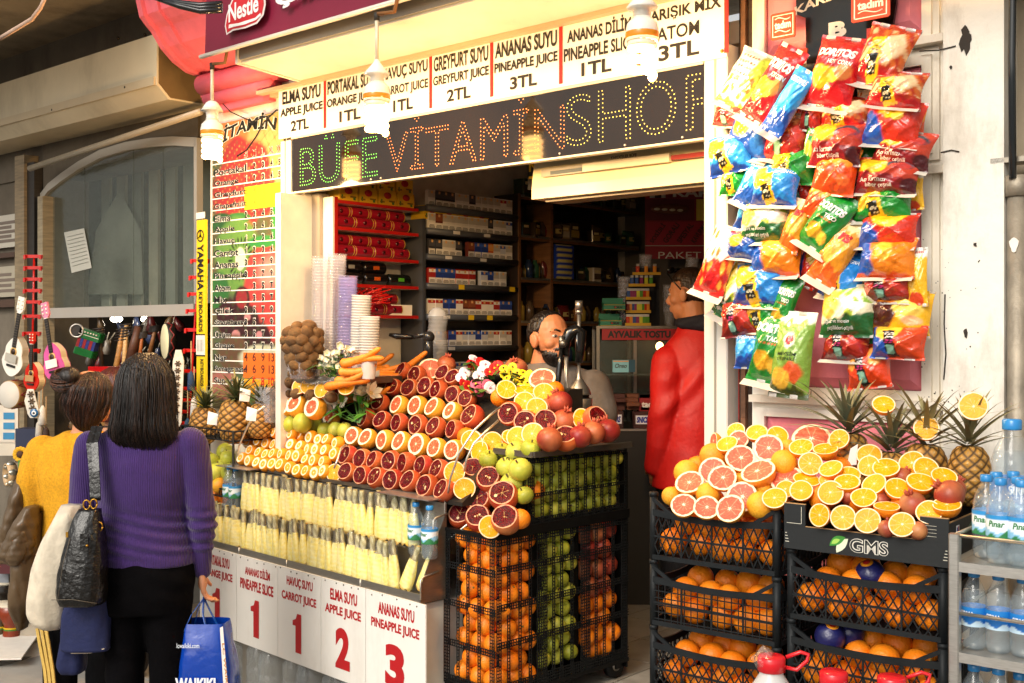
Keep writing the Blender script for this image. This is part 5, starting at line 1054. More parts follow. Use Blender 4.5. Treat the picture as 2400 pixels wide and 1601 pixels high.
DS = {
 'corn': ('#c4141c', [('blob', -.35, .40, .50, .16, '#e8a41f'), ('blob', .25, .44, .32, .10, '#f0b832'), ('blob', .55, .50, .3, .12, '#d98040'), ('above', .93, .0, '#a81018')], [('DORITOS', -.8, .8, .68, .80, '#f4f0ea', .06), ('HOT CORN', -.2, .8, .58, .64, '#f4f0ea', .03)], 'red snack bag with yellow corn chips'),
 'taco': ('#17812a', [('blob', -.2, .30, .42, .13, '#e0a325'), ('blob', .35, .24, .3, .1, '#e9b53a'), ('above', .92, 0, '#116b22'), ('lines', 0, .52, .5, .02, 100, '#d4572a')], [('DORITOS', -.8, .8, .66, .78, '#f4f4ee', .06), ('TACO', -.1, .6, .55, .62, '#f4f4ee', .04)], 'green snack bag with taco chips'),
 'tacol': ('#17812a', [('blob', -.75, .55, .4, .3, '#e0a325')]+LBL, [], 'green snack bag with a yellow promo label'),
 'burger': ('#b8351c', [('food', 1, .3, .95, '#efc08a'), ('food', 2.4, .3, .95, '#d96a2a'), ('blob', .45, .62, .4, .22, '#f0c99a'), ('below', .28, .05, '#ad161a')]+LBL, [], 'red snack bag with a burger picture and yellow label'),
 'blue': ('#1b459c', [('blob', -.25, .62, .42, .26, '#f0c41e'), ('above', .9, 0, '#c4141c'), ('blob', .6, .3, .3, .2, '#2560b8')], [], 'dark blue snack bag with a round yellow chip'),
 'sky': ('#2a93dc', [('below', .34, -.1, '#1c4aa2'), ('blob', -.3, .58, .3, .16, '#5fb6ea')], [('ORIGINALS', -.75, .75, .78, .86, '#eaf2f8', .02)], 'light blue snack bag of plain chips'),
 'skyl': ('#2683d4', [('blob', -.6, .66, .34, .3, '#f0cc2c'), ('below', .2, .1, '#1b3f98')]+LBL, [('ORIGINALS', .05, .9, .74, .82, '#eaf2f8', .02)], 'blue snack bag with yellow promo label'),
 'tri': ('#d2311c', [('blob', -.9, .15, .8, .55, '#1d52b0'), ('blob', .05, .9, .6, .36, '#f2bd1e'), ('blob', .3, .62, .2, .12, '#f2d04a')], [], 'blue yellow and red snack bag'),
 'tril': ('#d2421c', [('blob', -.85, .3, .6, .6, '#1d52b0'), ('blob', -.3, .8, .5, .3, '#f2c23a')]+BLK, [], 'blue and red snack bag with a black label'),
 'aci': ('#c8402a', [('blob', -.45, .72, .55, .28, '#eeb524'), ('blob', .5, .74, .4, .14, '#39404c'), ('blob', .5, .70, .32, .1, '#c43a34'), ('below', .46, .1, '#8a1a20'), ('blob', .85, .2, .3, .2, '#4a1218')], [('Acı kırmızı', -.75, .15, .27, .37, '#f4ece4', .01), ('biber çeşnili', -.55, .35, .14, .24, '#f4ece4', .01)], 'dark red pepper snack bag with a big chip'),
 'orange': ('#e04a16', [('zig', .55, 2.0, '#ef9324'), ('blob', .6, .3, .25, .12, '#f06a2a')], [], 'plain orange snack bag'),
 'orangel': ('#dd4018', [('blob', -.6, .7, .3, .3, '#e8973a'), ('blob', .5, .75, .3, .3, '#e8a04a')]+BLK, [], 'orange red snack bag with a black label'),
 'cheese': ('#ee831a', [('blob', -.95, .3, .62, .7, '#1c56b4'), ('blob', .05, .64, .34, .24, '#f6bd3c'), ('below', .12, 0, '#e2551c')], [], 'orange and blue cheese snack bag'),
 'puff': ('#f09a22', [('below', .35, .1, '#e8631c'), ('blob', -.1, .5, .4, .18, '#f6b84a'), ('above', .85, 0, '#f2d9a0')], [('ES', -.2, .6, .68, .80, '#c41f20', .08)], 'orange cheese puff bag'),
 'yog': ('#ece3bf', [('blob', -.6, .62, .5, .3, '#efc24c'), ('blob', .42, .62, .38, .2, '#f6f3ec'), ('food', 3, .62, .98, '#8fb53a'), ('blob', .3, .40, .16, .08, '#b4c43a'), ('below', .34, -.10, '#1d5a2a')], [('Yoğurt ve mevsim', -.8, .3, .22, .31, '#f2f2ea', .005), ('yeşillikleri çeşnili', -.6, .4, .11, .19, '#f2f2ea', .005)], 'yoghurt and herb snack bag with a dark green base'),
 'lemon': ('#f1eedc', [('blob', .75, .75, .5, .5, '#9aae38'), ('below', .10, .04, '#a8bd3c'), ('food', 1.2, .15, .5, '#d9d23a'), ('blob', .55, .4, .16, .14, '#d9602c'), ('lines', -.25, .72, .5, .2, 60, '#a8402a'), ('lines', -.3, .4, .3, .08, 70, '#37302a')], [], 'white and green snack bag with red script'),
 'potato': ('#f2b51e', [('blob', -.42, .52, .52, .42, '#e07a22'), ('blob', -.42, .42, .50, .28, '#4a1c14'), ('blob', .40, .62, .46, .28, '#f6d45e'), ('blob', .55, .32, .3, .1, '#e6b884')], [], 'yellow snack bag with a bowl and potato picture'),
 'dred': ('#9c2219', [('food', 2, .5, 1, '#d97a3a'), ('blob', .6, .6, .3, .3, '#c4352a'), ('below', .2, 0, '#7d1614')]+BLK, [], 'dark red snack bag with a black price label'),
 'tomato': ('#c9251c', [('food', 2, .1, .6, '#e8a03a'), ('above', .5, -.1, '#f0ebe0'), ('food', .5, .5, 1, '#e06a2a'), ('blob', .1, .2, .4, .14, '#b8161a')], [], 'red and white snack bag with tomatoes'),
 'mango': ('#7ea23e', [('below', .16, .06, '#3c4a1e'), ('blob', .3, .30, .5, .12, '#d9572a'), ('blob', -.3, .22, .5, .12, '#e3b03a'), ('blob', .05, .66, .3, .09, '#e9e4d4'), ('blob', .05, .66, .22, .06, '#b81f24'), ('above', .88, 0, '#e9e6da')], [('MEVSİM', -.5, .5, .48, .53, '#20361a', .02), ('ÇEŞNİLİ', -.5, .5, .42, .47, '#20361a', .02)], 'tall green snack bag of seasonal flavour'),
 'lemonade': ('#f0b81c', [('above', .84, 0, '#f1ece0'), ('blob', 0, .12, .7, .12, '#d9451c'), ('lines', .1, .9, .6, .05, 60, '#c4241c')], [], 'tall yellow snack bag with a white top'),
}
def bag_mesh(w, h, T, key, seed, seal):
 base, ops, txt, _ = DS[key]; r_ = random.Random(seed); nu, nv = 34, 44
 ph = [r_.uniform(0, 6) for _ in range(6)]; sg = r_.uniform(-1, 1)
 def surf(u, v, side):
  q = max(0, min(1, (v-.055)/.89)); e = (math.sin(PI*q) if 0 < q < 1 else 0)
  wd = w/2*(1-.09*e**.7); x = u*wd*(1+.02*math.sin(v*7+ph[0])); b = max(0, 1-abs(u)**3.2)**.75*e**.62
  rg = lambda t: (1-abs(math.sin(t)))**4
  wr = (.05*math.sin(u*5+v*11+ph[1])+.05*math.sin(u*9-v*17+ph[2])+.16*rg(u*3.1+v*6+ph[0])*(.4+.6*abs(u))+.13*rg(u*4.5-v*7.5+ph[3])-.12*rg(v*9+u*2.2+ph[5])*(1-e*.6)+.12*rg(math.atan2(v-.02, u+1.02)*9+ph[4])*(1-v)+.12*rg(math.atan2(v-.98, u-1.02)*9+ph[1])*v)*b
  y = T*(b*(1+sg*.15*u)+wr)+.0008*math.sin(u*60)*(v < .05)
  if q == 0 or q == 1: y = .003*math.sin(u*6+ph[5])+.0012
  return (x, -y*side, h*v)
 m = MB(); U, V = np.meshgrid(np.linspace(-1, 1, nu+1), np.linspace(0, 1, nv+1)); cf = design(base, ops)(U, V).reshape(-1, 3)
 W1 = nu+1; fs = [(j*W1+i, j*W1+i+1, (j+1)*W1+i+1, (j+1)*W1+i) for j in range(nv) for i in range(nu)]
 m.add([surf(u, v, 1) for u, v in zip(U.ravel(), V.ravel())], fs, cf, True)
 b = MB(hx('#bdb6ac')); b.add([surf(u, v, -1) for u, v in zip(U.ravel(), V.ravel())], [f[::-1] for f in fs], None, True)
 ch = [('back', b.mesh('back', FOIL))]
 if txt:
  t = MB()
  for body, u0, u1, v0, v1, col, bd in txt:
   t.color(col); t.text(body, u0, u1, v0, v1, 0, bd, fn=lambda a, c: (lambda p: (p[0], p[1]-.0022, p[2]))(surf(a, c, 1)), shear=.15)
  ch.append(('lettering', t.mesh('lettering', LETTER)))
 if seal:
  s = MB(hx('#c9c1b4')); d = .10*h+.012
  s.grid(lambda u, v: (lambda p: (p[0]*(1+.02*v), p[1]-.004-.55*d*v-.004*math.sin(u*9+ph[0]), p[2]+.004-d*v*.55))(surf(2*u-1, .0, 1)), 14, 3)
  ch.append(('bottom_seal', s.mesh('bottom_seal', vc('seal_strip', .4, var=.15, ns=20))))
 return m.mesh('snack_bag', FOIL), ch
BAGS = [  # px, py, w, h (photo pixels), tilt, design, tall (whole bag shows), seal
 (1745, 205, 98, 112, 28, 'lemon', 0, 1), (1812, 200, 72, 195, 33, 'corn', 1, 1), (1848, 240, 56, 170, 33, 'sky', 1, 1), (1711, 278, 78, 46, 10, 'dred', 0, 1), (1758, 328, 112, 92, 17, 'blue', 0, 1), (1712, 372, 104, 78, -8, 'skyl', 0, 0),
 (1844, 338, 100, 95, 17, 'dred', 0, 1), (1722, 430, 66, 62, 5, 'tacol', 0, 0), (1764, 425, 52, 120, 25, 'sky', 1, 1), (1857, 398, 108, 72, 8, 'tacol', 0, 0), (1904, 322, 32, 130, 8, 'taco', 1, 0), (1817, 448, 108, 78, 5, 'skyl', 0, 1),
 (1960, 172, 108, 172, 15, 'corn', 1, 1), (2066, 150, 108, 118, 20, 'burger', 0, 1), (2098, 222, 120, 70, 12, 'burger', 0, 1), (1980, 278, 114, 66, 11, 'burger', 0, 1), (2090, 304, 128, 84, 10, 'tri', 0, 1), (1959, 352, 118, 84, 5, 'aci', 0, 0), (2113, 364, 128, 74, 13, 'aci', 0, 1), (2078, 424, 138, 70, 6, 'aci', 0, 1), (1956, 418, 98, 88, 8, 'orange', 0, 0),
 (2069, 488, 128, 72, 2, 'tacol', 0, 1), (2080, 552, 128, 66, 3, 'tri', 0, 1), (2078, 618, 124, 76, 2, 'cheese', 0, 1), (1973, 660, 92, 92, 14, 'skyl', 0, 1), (2082, 684, 114, 54, 2, 'dred', 0, 1), (1986, 744, 120, 98, 0, 'yog', 0, 0), (2108, 748, 138, 86, 3, 'potato', 0, 0), (1983, 818, 104, 62, 2, 'dred', 0, 1), (2106, 812, 118, 64, 2, 'tril', 0, 0), (2037, 872, 98, 82, -8, 'orangel', 0, 0), (2150, 650, 44, 140, -2, 'lemonade', 1, 0),
 (1941, 520, 84, 150, 33, 'taco', 1, 1), (1962, 592, 74, 165, 30, 'puff', 1, 1), (1793, 530, 118, 88, 4, 'yog', 0, 1), (1742, 584, 80, 52, 8, 'blue', 0, 1), (1686, 612, 74, 170, 20, 'tomato', 1, 1), (1818, 612, 118, 78, 2, 'cheese', 0, 1), (1864, 530, 50, 130, 18, 'puff', 1, 0), (1724, 682, 62, 150, 27, 'yog', 1, 1), (1780, 680, 118, 82, 3, 'skyl', 0, 1), (1732, 756, 84, 72, -6, 'dred', 0, 0), (1790, 744, 94, 76, 4, 'tacol', 0, 1), (1838, 716, 54, 140, 18, 'taco', 1, 0),
 (1756, 820, 66, 90, 0, 'sky', 1, 0), (1815, 812, 98, 182, 10, 'taco', 1, 1), (1858, 832, 92, 205, 4, 'mango', 1, 0), (1920, 470, 60, 90, 25, 'orange', 1, 0),
 (1795, 280, 70, 80, -12, 'tacol', 0, 1), (1905, 260, 50, 100, 12, 'dred', 1, 0), (1760, 500, 60, 90, 20, 'sky', 1, 0), (1880, 450, 60, 90, -10, 'dred', 0, 1), (2030, 250, 50, 80, 8, 'tomato', 1, 0), (2025, 380, 60, 80, -5, 'tacol', 1, 0), (2140, 300, 50, 90, 5, 'orange', 1, 0), (2140, 450, 46, 90, -3, 'lemonade', 1, 0),
 (2020, 540, 56, 110, 8, 'sky', 1, 0), (1900, 620, 60, 110, 25, 'tri', 1, 0), (1850, 640, 50, 90, 10, 'dred', 1, 0), (1700, 700, 46, 80, 15, 'tacol', 1, 0), (2030, 700, 50, 100, 4, 'yog', 1, 0), (2040, 800, 50, 80, -5, 'tacol', 1, 0), (1760, 620, 60, 90, 10, 'orange', 1, 0), (1900, 540, 50, 90, 25, 'blue', 1, 0)]
strips = {}
for i, b in enumerate(BAGS): strips.setdefault(0 if b[0] < 1780 else 1 if b[0] < 1935 else 2 if b[0] < 2040 else 3, []).append(i)
SN = ['innermost strip', 'second strip', 'third strip', 'outermost strip']
for s, ids in strips.items():
 ids.sort(key=lambda i: BAGS[i][1])
 for k, i in enumerate(ids):
  px, py, w, h, tl, key, tall, seal = BAGS[i]
  yb = -.075 if i >= 50 else -.115-.035*((i*7) % 3)/2-(.03 if tall and h > 150 else 0)+(.02 if s == 0 else 0)
  c = Fa.hit(px, py, yb); sc = FP/Fa.dep(c)*.93; sz = FP/Fa.dep(c); W_, H_ = w/sc, h/sz
  ex = 1.0 if tall else 1.3; Hf = H_*ex
  me, ch = bag_mesh(W_*1.06, Hf, min(.05, W_*.33), key, i, seal)
  M = Fa.m(c) @ Matrix.Rotation(R(tl), 4, 'Y') @ Matrix.Rotation(R(-11 if not tall else -6), 4, 'X') @ Matrix.Translation((0, 0, -H_/2))
  o = link('snack_bag', me, None, M); tag(o, '%s, %s down the %s' % (DS[key][3], ORD[k], SN[s]), 'snack bag', 'snack bags hanging by the door post')
  for n, cm in ch: link(n, cm, o)
# red clip strips the bags hang from
def clip(px, py0, py1, hx0, hy0, hw, hh_, label):
 t = thing('clip_strip', label, 'display strip', Fa.M, 'red clip strips holding the snack bags'); y = -.055
 a, b = Fa.hit(px, py0, y), Fa.hit(px, py1, y)
 m = MB(hx('#d43a22')); m.box(a.x-.012, a.x+.012, y-.001, y+.002, b.z, a.z); m.build('strap', GLOSS, t)
 m = MB(hx('#d8452a'))
 n = 9
 for k in range(n):
  z = a.z-.06+(b.z-a.z)*k/n; m.box(a.x-.06, a.x+.06, y-.008, y-.001, z-.012, z+.006)
  for dx in (-.05, .045): m.box(a.x+dx, a.x+dx+.008, y-.02, y-.008, z-.03, z)
 m.build('hook_bar', GLOSS, t)
 c = Fa.hit(hx0, hy0, y-.012); w, h = hw/690, hh_/690
 m = MB(hx('#d84a24')); m.prism([(c.x+sx*w/2*.98, c.z+sz*h/2) for sx, sz in ((-1, -.9), (-.9, -1), (.9, -1), (1, -.9), (1, .9), (.9, 1), (-.9, 1), (-1, .9))], y-.016, y-.011, 'y'); m.build('header', GLOSS, t)
 m = MB(hx('#f2e8dc')); fw = .003
 for (x0, x1, z0, z1) in ((-.42, .42, .38, .41), (-.42, .42, -.41, -.38), (-.42, -.39, -.41, .41), (.39, .42, -.41, .41)): m.box(c.x+x0*w, c.x+x1*w, y-.0165, y-.016, c.z+z0*h, c.z+z1*h)
 m.text('tadım', c.x-w*.33, c.x+w*.33, c.z-h*.12, c.z+h*.18, y-.0168, .04)
 for s_ in (1, -1): m.tube([(c.x+w*(q-.5)*.62, y-.0168, c.z+h*(.02+s_*.24)+h*.05*math.sin(q*PI*2)*1) for q in np.linspace(0, 1, 9)], .0018, 5)
 m.build('lettering', LETTER, t)
clip(1838, 118, 560, 1836, 60, 62, 60, 'red clip strip with a square header, the lower of two behind the snack bags'); clip(2040, 66, 700, 2041, 12, 88, 64, 'red clip strip with a square header, the higher one over the outer bags')
m = MB(hx('#d84a24')); z = Fa.hit(1856, 128, -.07).z; x = Fa.hit(1860, 128, -.07).x; m.box(x-.045, x+.05, -.075, -.066, z-.012, z+.012); tag(m.build('hook_rail', GLOSS, None, Fa.M), 'short red plastic rail holding the first snack bags', 'rail')
BLACKC = vc('black_cloth', .95, var=.3, ns=20, bump=.2, bs=60, spec=.08)
# ================================================================ people
def solid(name, mb, voxel, mats, parent, colfn, M=None, it=6, disp=None, deci=None):
 """One continuous surface grown round the overlapping pieces gathered in mb."""
 me = mb.mesh('tmp', []); o = link('tmp', me); r = o.modifiers.new('r', 'REMESH'); r.mode = 'VOXEL'; r.voxel_size = voxel; r.use_smooth_shade = True
 if it: s = o.modifiers.new('s', 'SMOOTH'); s.factor = .6; s.iterations = it
 dg = bpy.context.evaluated_depsgraph_get(); n = bpy.data.meshes.new_from_object(o.evaluated_get(dg)); bpy.data.objects.remove(o); bpy.data.meshes.remove(me)
 V = np.empty(len(n.vertices)*3, np.float32); n.vertices.foreach_get('co', V); V = V.reshape(-1, 3)
 if disp is not None:
  N = np.empty(len(n.vertices)*3, np.float32); n.vertices.foreach_get('normal', N); N = N.reshape(-1, 3); V = V+N*disp(V)[:, None]; n.vertices.foreach_set('co', V.ravel().astype(np.float32))
 for a in list(n.attributes):
  if a.name == 'Col': n.attributes.remove(a)
 at_ = n.attributes.new('Col', 'FLOAT_COLOR', 'POINT'); c = np.ones((len(V), 4), np.float32); c[:, :3] = colfn(V) if callable(colfn) else np.array(colfn); at_.data.foreach_set('color', c.ravel())
 n.materials.clear()
 for m in (mats if isinstance(mats, (list, tuple)) else [mats]): n.materials.append(m)
 n.polygons.foreach_set('use_smooth', np.ones(len(n.polygons), bool)); n.name = name; n.update()
 return link(name, n, parent, M)
def limb(m, pts, rs, n=14):
 m.tube(pts, rs, n)
 for p, r in ((pts[0], rs[0]), (pts[-1], rs[-1])): m.ball(p, r*.99, 14, 9)
def smooth_rows(rows, n):
 A = np.array([r[:5] for r in rows], float); d = np.r_[0, np.cumsum(np.abs(np.diff(A[:, 0]))+1e-4)]; t = np.linspace(0, d[-1], n)
 B = np.stack([np.interp(t, d, A[:, k]) for k in range(5)], 1)
 for _ in range(2):
  C = B.copy(); C[1:-1] = (B[:-2]+2*B[1:-1]+B[2:])/4; B = C
 return B
def loft(m, rows, nu=40, nv=40, fold=None, col=None, pw=1.0, cap=True):
 """Closed round body through rows of (z, x_min, x_max, y_centre, half_depth)."""
 B = smooth_rows(rows, nv); vs = []; cs = []
 for j, (z, a, b, yc, T) in enumerate(B):
  xc, hw = (a+b)/2, (b-a)/2
  for i in range(nu):
   t = 2*PI*i/nu; c, s = math.cos(t), math.sin(t); f = fold(i/nu, j/(nv-1)) if fold else 1
   vs.append((xc+hw*math.copysign(abs(c)**pw, c)*f, yc+T*math.copysign(abs(s)**pw, s)*f, z)); cs.append(col(i/nu, j/(nv-1)) if col else m.col)
 fs = [(j*nu+i, j*nu+(i+1) % nu, (j+1)*nu+(i+1) % nu, (j+1)*nu+i) for j in range(nv-1) for i in range(nu)]
 if cap: fs += [tuple(range(nu))[::-1], tuple((nv-1)*nu+i for i in range(nu))]
 m.add(vs, fs, cs, True); return m
def hand(m, W_, d, side, curl=.9, s=1.0):
 """Palm, four unequal bent fingers and a thumb; W_ wrist, d along the forearm, side towards the thumb."""
 W_, d, side = Vector(W_), Vector(d).normalized(), Vector(side); side = (side-d*side.dot(d)).normalized(); n = d.cross(side).normalized()
 for k in range(4): q = side*(.027-.018*k)*s; m.tube([W_+q*.7, W_+q+d*.045*s, W_+q*1.05+d*.085*s], [.013*s, .0145*s, .011*s], 9)
 m.ball(W_+d*.05*s, .03*s, 14, 9, (1, .62, 1) if abs(n.y) > .5 else (.62, 1, 1))
 for k, (l, o) in enumerate(((.068, .027), (.078, .009), (.072, -.009), (.056, -.027))):
  p = W_+side*o*s+d*.085*s; a = 0; pts = [p]
  for j, f in enumerate((.42, .33, .25)): a += curl*(.55, .75, .6)[j]; p = p+(d*math.cos(a)+n*math.sin(a))*l*f*s; pts.append(p)
  m.tube(pts, [.0095*s, .009*s, .0083*s, .0068*s], 9); m.ball(pts[-1], .0068*s, 8, 6)
 p = W_+side*.026*s+d*.025*s; q = p+(side*.75+d*.7+n*.35).normalized()*.04*s; r = q+(d*.9+n*.6).normalized()*.03*s
 limb(m, [p, q, r], [.0125*s, .0105*s, .008*s], 9)
def headmesh(m, o, yaw, s=1.0, pitch=0.0):
 """Head with brow, eye sockets, nose, lips, jaw and ears; faces +y before the turn."""
 Mx = Matrix.Translation(Vector(o)) @ Matrix.Rotation(yaw, 4, 'Z') @ Matrix.Rotation(pitch, 4, 'X') @ Matrix.Scale(s, 4)
 def e(p, r, k=16): m.ball(Mx @ Vector(p), 1, k, 11, r, Mx.to_3x3().to_4x4())
 e((0, -.012, .035), (.076, .096, .085)); e((0, .012, .01), (.069, .078, .09)); e((0, .03, -.055), (.054, .056, .055)); e((0, .052, -.088), (.028, .026, .024))
 e((0, .072, .028), (.05, .016, .014)); e((0, .068, -.045), (.034, .022, .03)); e((.038, .05, -.02), (.026, .026, .024)); e((-.038, .05, -.02), (.026, .026, .024))
 T = lambda *p: Mx @ Vector(p)
 m.tube([T(0, .078, .02), T(0, .096, -.008), T(0, .106, -.026)], [.008*s, .011*s, .014*s], 9); e((0, .096, -.03), (.018, .014, .011))
 e((0, .086, -.056), (.024, .010, .0065)); e((0, .084, -.067), (.021, .010, .007))
 for sx in (1, -1): e((.077*sx, -.006, -.002), (.012, .022, .033)); e((.084*sx, -.014, .004), (.006, .014, .022))
 return Mx
def eyes(o, Mx, s=1.0):
 for sx in (1, -1): w = MB(hx('#b9aca0')); w.ball(Mx @ Vector((.031*sx, .0725, .008)), .0125*s, 12, 8, (1.15, 1, .62)); w.color('#1c120c'); w.ball(Mx @ Vector((.034*sx, .0815, .008)), .006*s, 10, 6); w.build('eye', GLOSS, o)
 for sx in (1, -1): b = MB(hx('#1d120c')); b.tube([Mx @ Vector((x*sx, y, z)) for x, y, z in ((.012, .087, .026), (.03, .083, .033), (.05, .066, .027))], [.004*s, .0048*s, .002], 7); b.build('eyebrow', HAIR, o)
def nz(V, sc, seed=0):
 return np.array([noise3(v[0]*sc[0]+seed, v[1]*sc[1], v[2]*sc[2]) for v in V])
from mathutils import noise as _mn
def noise3(x, y, z): return _mn.noise((x, y, z))
def strands(m, fn, n, c0, c1, r0=.0035, seg=9):
 for k in range(n):
  g = rnd.random(); m.color(lerp(hx(c0), hx(c1), g*g)); pts = fn(k/n, rnd)
  m.tube(pts, [r0*(1-.75*(j/(len(pts)-1))**2) for j in range(len(pts))], 4, cap=False)
# ---------------- woman in purple, seen from behind
Y1 = 4.2; wz = lambda py: H-(py-HY)*Y1/FP; wx = lambda px: (px-CX)*Y1/FP
X1 = wx(330); w1 = thing('person', 'woman from behind in a purple ribbed sweater with long black hair', 'person', Matrix.Translation((X1, Y1, 0)))
lx = lambda px: wx(px)-X1
m = MB()
headmesh(m, (lx(340), 0, 1.505), .25, .98); limb(m, [(lx(340), -.015, 1.45), (lx(336), -.01, 1.30)], [.052, .058])
loft(m, [(1.36, -.07, .08, 0, .06), (1.31, -.17, .18, 0, .085), (1.2, -.17, .175, .0, .11), (1.05, -.15, .15, .01, .10), (.92, -.17, .17, .01, .115), (.80, -.18, .18, .01, .12)], 30, 20)
sR, eR, hR = (lx(447), .0, 1.285), (lx(470), .02, .99), (lx(464), .05, .80); limb(m, [sR, eR], [.05, .04]); limb(m, [eR, hR], [.04, .027]); hand(m, (lx(464), .05, .80), (.08, .02, -1), (-.25, .9, 0), .75, .95)
sL, eL, hL = (lx(212), .0, 1.275), (lx(192), .03, 1.06), (lx(235), .26, 1.08); limb(m, [sL, eL], [.05, .04]); limb(m, [eL, hL], [.04, .027]); hand(m, hL, (.4, 1, .1), (0, 0, 1), .9, .95)
for sx, px in ((-1, 292), (1, 388)): limb(m, [(lx(px), .0, .84), (lx(px), .01, .45), (lx(px), .0, .1)], [.085, .058, .04]); m.ball((lx(px), .06, .045), .045, 14, 8, (.9, 2.4, .8))
solid('body', m, .0055, SKIN, w1, lambda V: np.array(hx('#c98a66'))*np.ones((len(V), 1)), it=4)
m = MB()
loft(m, [(1.365, -.065, .075, 0, .066), (1.335, -.13, .14, 0, .08), (1.295, -.19, .20, 0, .095), (1.2, -.185, .188, .0, .122), (1.1, -.168, .172, .0, .118), (1.03, -.158, .162, .008, .112), (.96, -.168, .175, .01, .125), (.88, -.182, .196, .01, .138), (.835, -.185, .20, .01, .14)], 44, 40)
limb(m, [sR, (lx(462), .01, 1.14), eR], [.062, .057, .05], 16); limb(m, [eR, (lx(468), .035, .88), (lx(465), .05, .80)], [.05, .042, .036], 16)
limb(m, [sL, (lx(200), .015, 1.16), eL], [.062, .062, .058], 16); limb(m, [eL, (lx(205), .15, 1.06), (lx(228), .235, 1.08)], [.058, .047, .038], 16)
def folds(V):
 z = V[:, 2]; k = np.exp(-((z-.985)/.05)**2)+.8*np.exp(-((z-.90)/.03)**2)
 return .0065*np.sin(z*150+V[:, 0]*16+3*np.sin(V[:, 0]*9))*k+.007*nz(V, (6, 6, 9))+.003*nz(V, (16, 16, 20))
KN1 = vc('ribbed_knit', .9, var=.22, ns=90, bump=.4, bs=260)
def ribs(mat, sc):
 nt = mat.node_tree; L = nt.links.new; p = nt.nodes['Principled BSDF']; tc = nd(nt, 'ShaderNodeTexCoord'); w = nd(nt, 'ShaderNodeTexWave'); w.inputs['Scale'].default_value = sc; w.inputs['Distortion'].default_value = .6; w.inputs['Detail'].default_value = 1
 L(tc.outputs['Object'], w.inputs['Vector']); b = nd(nt, 'ShaderNodeBump'); b.inputs['Strength'].default_value = .38; b.inputs['Distance'].default_value = .006; L(w.outputs[0], b.inputs['Height']); L(b.outputs[0], p.inputs['Normal']); p.inputs['Sheen Weight'].default_value = .25
ribs(KN1, 40)
solid('sweater', m, .006, KN1, w1, hx('#36185f'), disp=folds, it=8)
m = MB()
loft(m, [(.90, -.172, .182, .01, .125), (.80, -.19, .20, .005, .14), (.72, -.185, .195, .0, .14), (.66, -.18, .185, .0, .12)], 36, 20)
for px in (290, 392): limb(m, [(lx(px), 0, .74), (lx(px+2), .01, .46), (lx(px), .0, .09)], [.098, .073, .062], 18)
solid('trousers', m, .007, BLACKC, w1, hx('#070608'), disp=lambda V: .006*np.sin(V[:, 2]*70+V[:, 0]*20)*nz(V, (6, 6, 6))+.003*nz(V, (14, 14, 14)), it=6)
for px in (290, 392): m = MB(hx('#151210')); m.ball((lx(px), .05, .05), .05, 16, 9, (.95, 2.5, .95)); m.build('shoe', LEATHER, w1)
m = MB(hx('#120d0b'))
hrows = [(1.625, -.01, .05, 0, .03), (1.60, lx(300), lx(378), 0, .085), (1.55, lx(284), lx(398), .0, .112), (1.48, lx(280), lx(405), -.01, .115), (1.40, lx(276), lx(408), -.02, .11), (1.34, lx(270), lx(412), -.03, .105), (1.30, lx(268), lx(418), -.03, .09), (1.268, lx(296), lx(402), -.04, .045)]
loft(m, hrows, 90, 46, fold=lambda u, v: 1+.012*math.sin(u*44+3*math.sin(v*4+u*12))*v+.008*math.sin(u*131+v*6)); hs_ = m
B = smooth_rows(hrows, 46)
def strand(k, r_):
 u = r_.uniform(-1.15, .15)*PI if r_.random() < .85 else r_.uniform(0, 2*PI); e0 = r_.uniform(0, .3); e1 = r_.uniform(.82, 1.16); pts = []; ph = r_.uniform(0, 6); lo_ = r_.uniform(0, .02) if r_.random() < .85 else r_.uniform(.03, .09)
 for j in range(12):
  v = e0+(e1-e0)*j/11; q = min(1, v)*45; i = min(44, int(q)); f = q-i; z, a, b, yc, T = B[i]*(1-f)+B[i+1]*f
  if v > 1: z -= (v-1)*.3
  k_ = 1.012+lo_+.02*math.sin(v*6+ph)+(.45*(v-.8)*math.sin(ph) if v > .8 else 0); pts.append(((a+b)/2+(b-a)/2*math.cos(u)*k_+.006*math.sin(v*7+ph)*v, yc+T*math.sin(u)*k_, z))
 return pts
strands(m, strand, 900, '#0a0706', '#35221a', .0021)
m.build('hair', HAIR, w1)
# handbag on her shoulder
hb = thing('handbag', 'black leather shoulder bag with brass fittings hanging at the purple sweater', 'handbag', Matrix.Translation((X1, Y1, 0)))
def hrow(py, p0, p1, yc, T): return (wz(py), lx(p0), lx(p1), yc, T)
m = MB(hx('#0d0c0c')); loft(m, [hrow(1176, 228, 274, -.17, .03), hrow(1195, 215, 276, -.17, .045), hrow(1240, 205, 283, -.175, .065), hrow(1300, 190, 287, -.18, .075), hrow(1355, 183, 288, -.18, .08), hrow(1378, 186, 287, -.18, .078), hrow(1386, 190, 284, -.18, .07)], 50, 40, pw=.7, fold=lambda u, v: 1+.025*math.sin(u*38+5*math.sin(v*5))*(1-v*.6)+.015*math.sin(u*90+v*9)); m.build('bag_body', LEATHER, hb)
m = MB(hx('#100f0f'))
for dx, dy in ((0, 0), (.018, -.012)):
 P = [(lx(236)+dx, .04, 1.345), (lx(236)+dx, -.06, 1.352), (lx(240)+dx, -.125, 1.30), (lx(252)+dx, -.15+dy, 1.2), (lx(258)+dx, -.165+dy, 1.10), (lx(258)+dx, -.17+dy, wz(1150))]
 for a, b in zip(P, P[1:]): m.bar(a, b, .024, .006, (1, 0, 0))
m.box(lx(250), lx(268), -.26, -.255, wz(1260), wz(1222)); m.build('strap', LEATHER, hb)
m = MB(hx('#b98a35'))
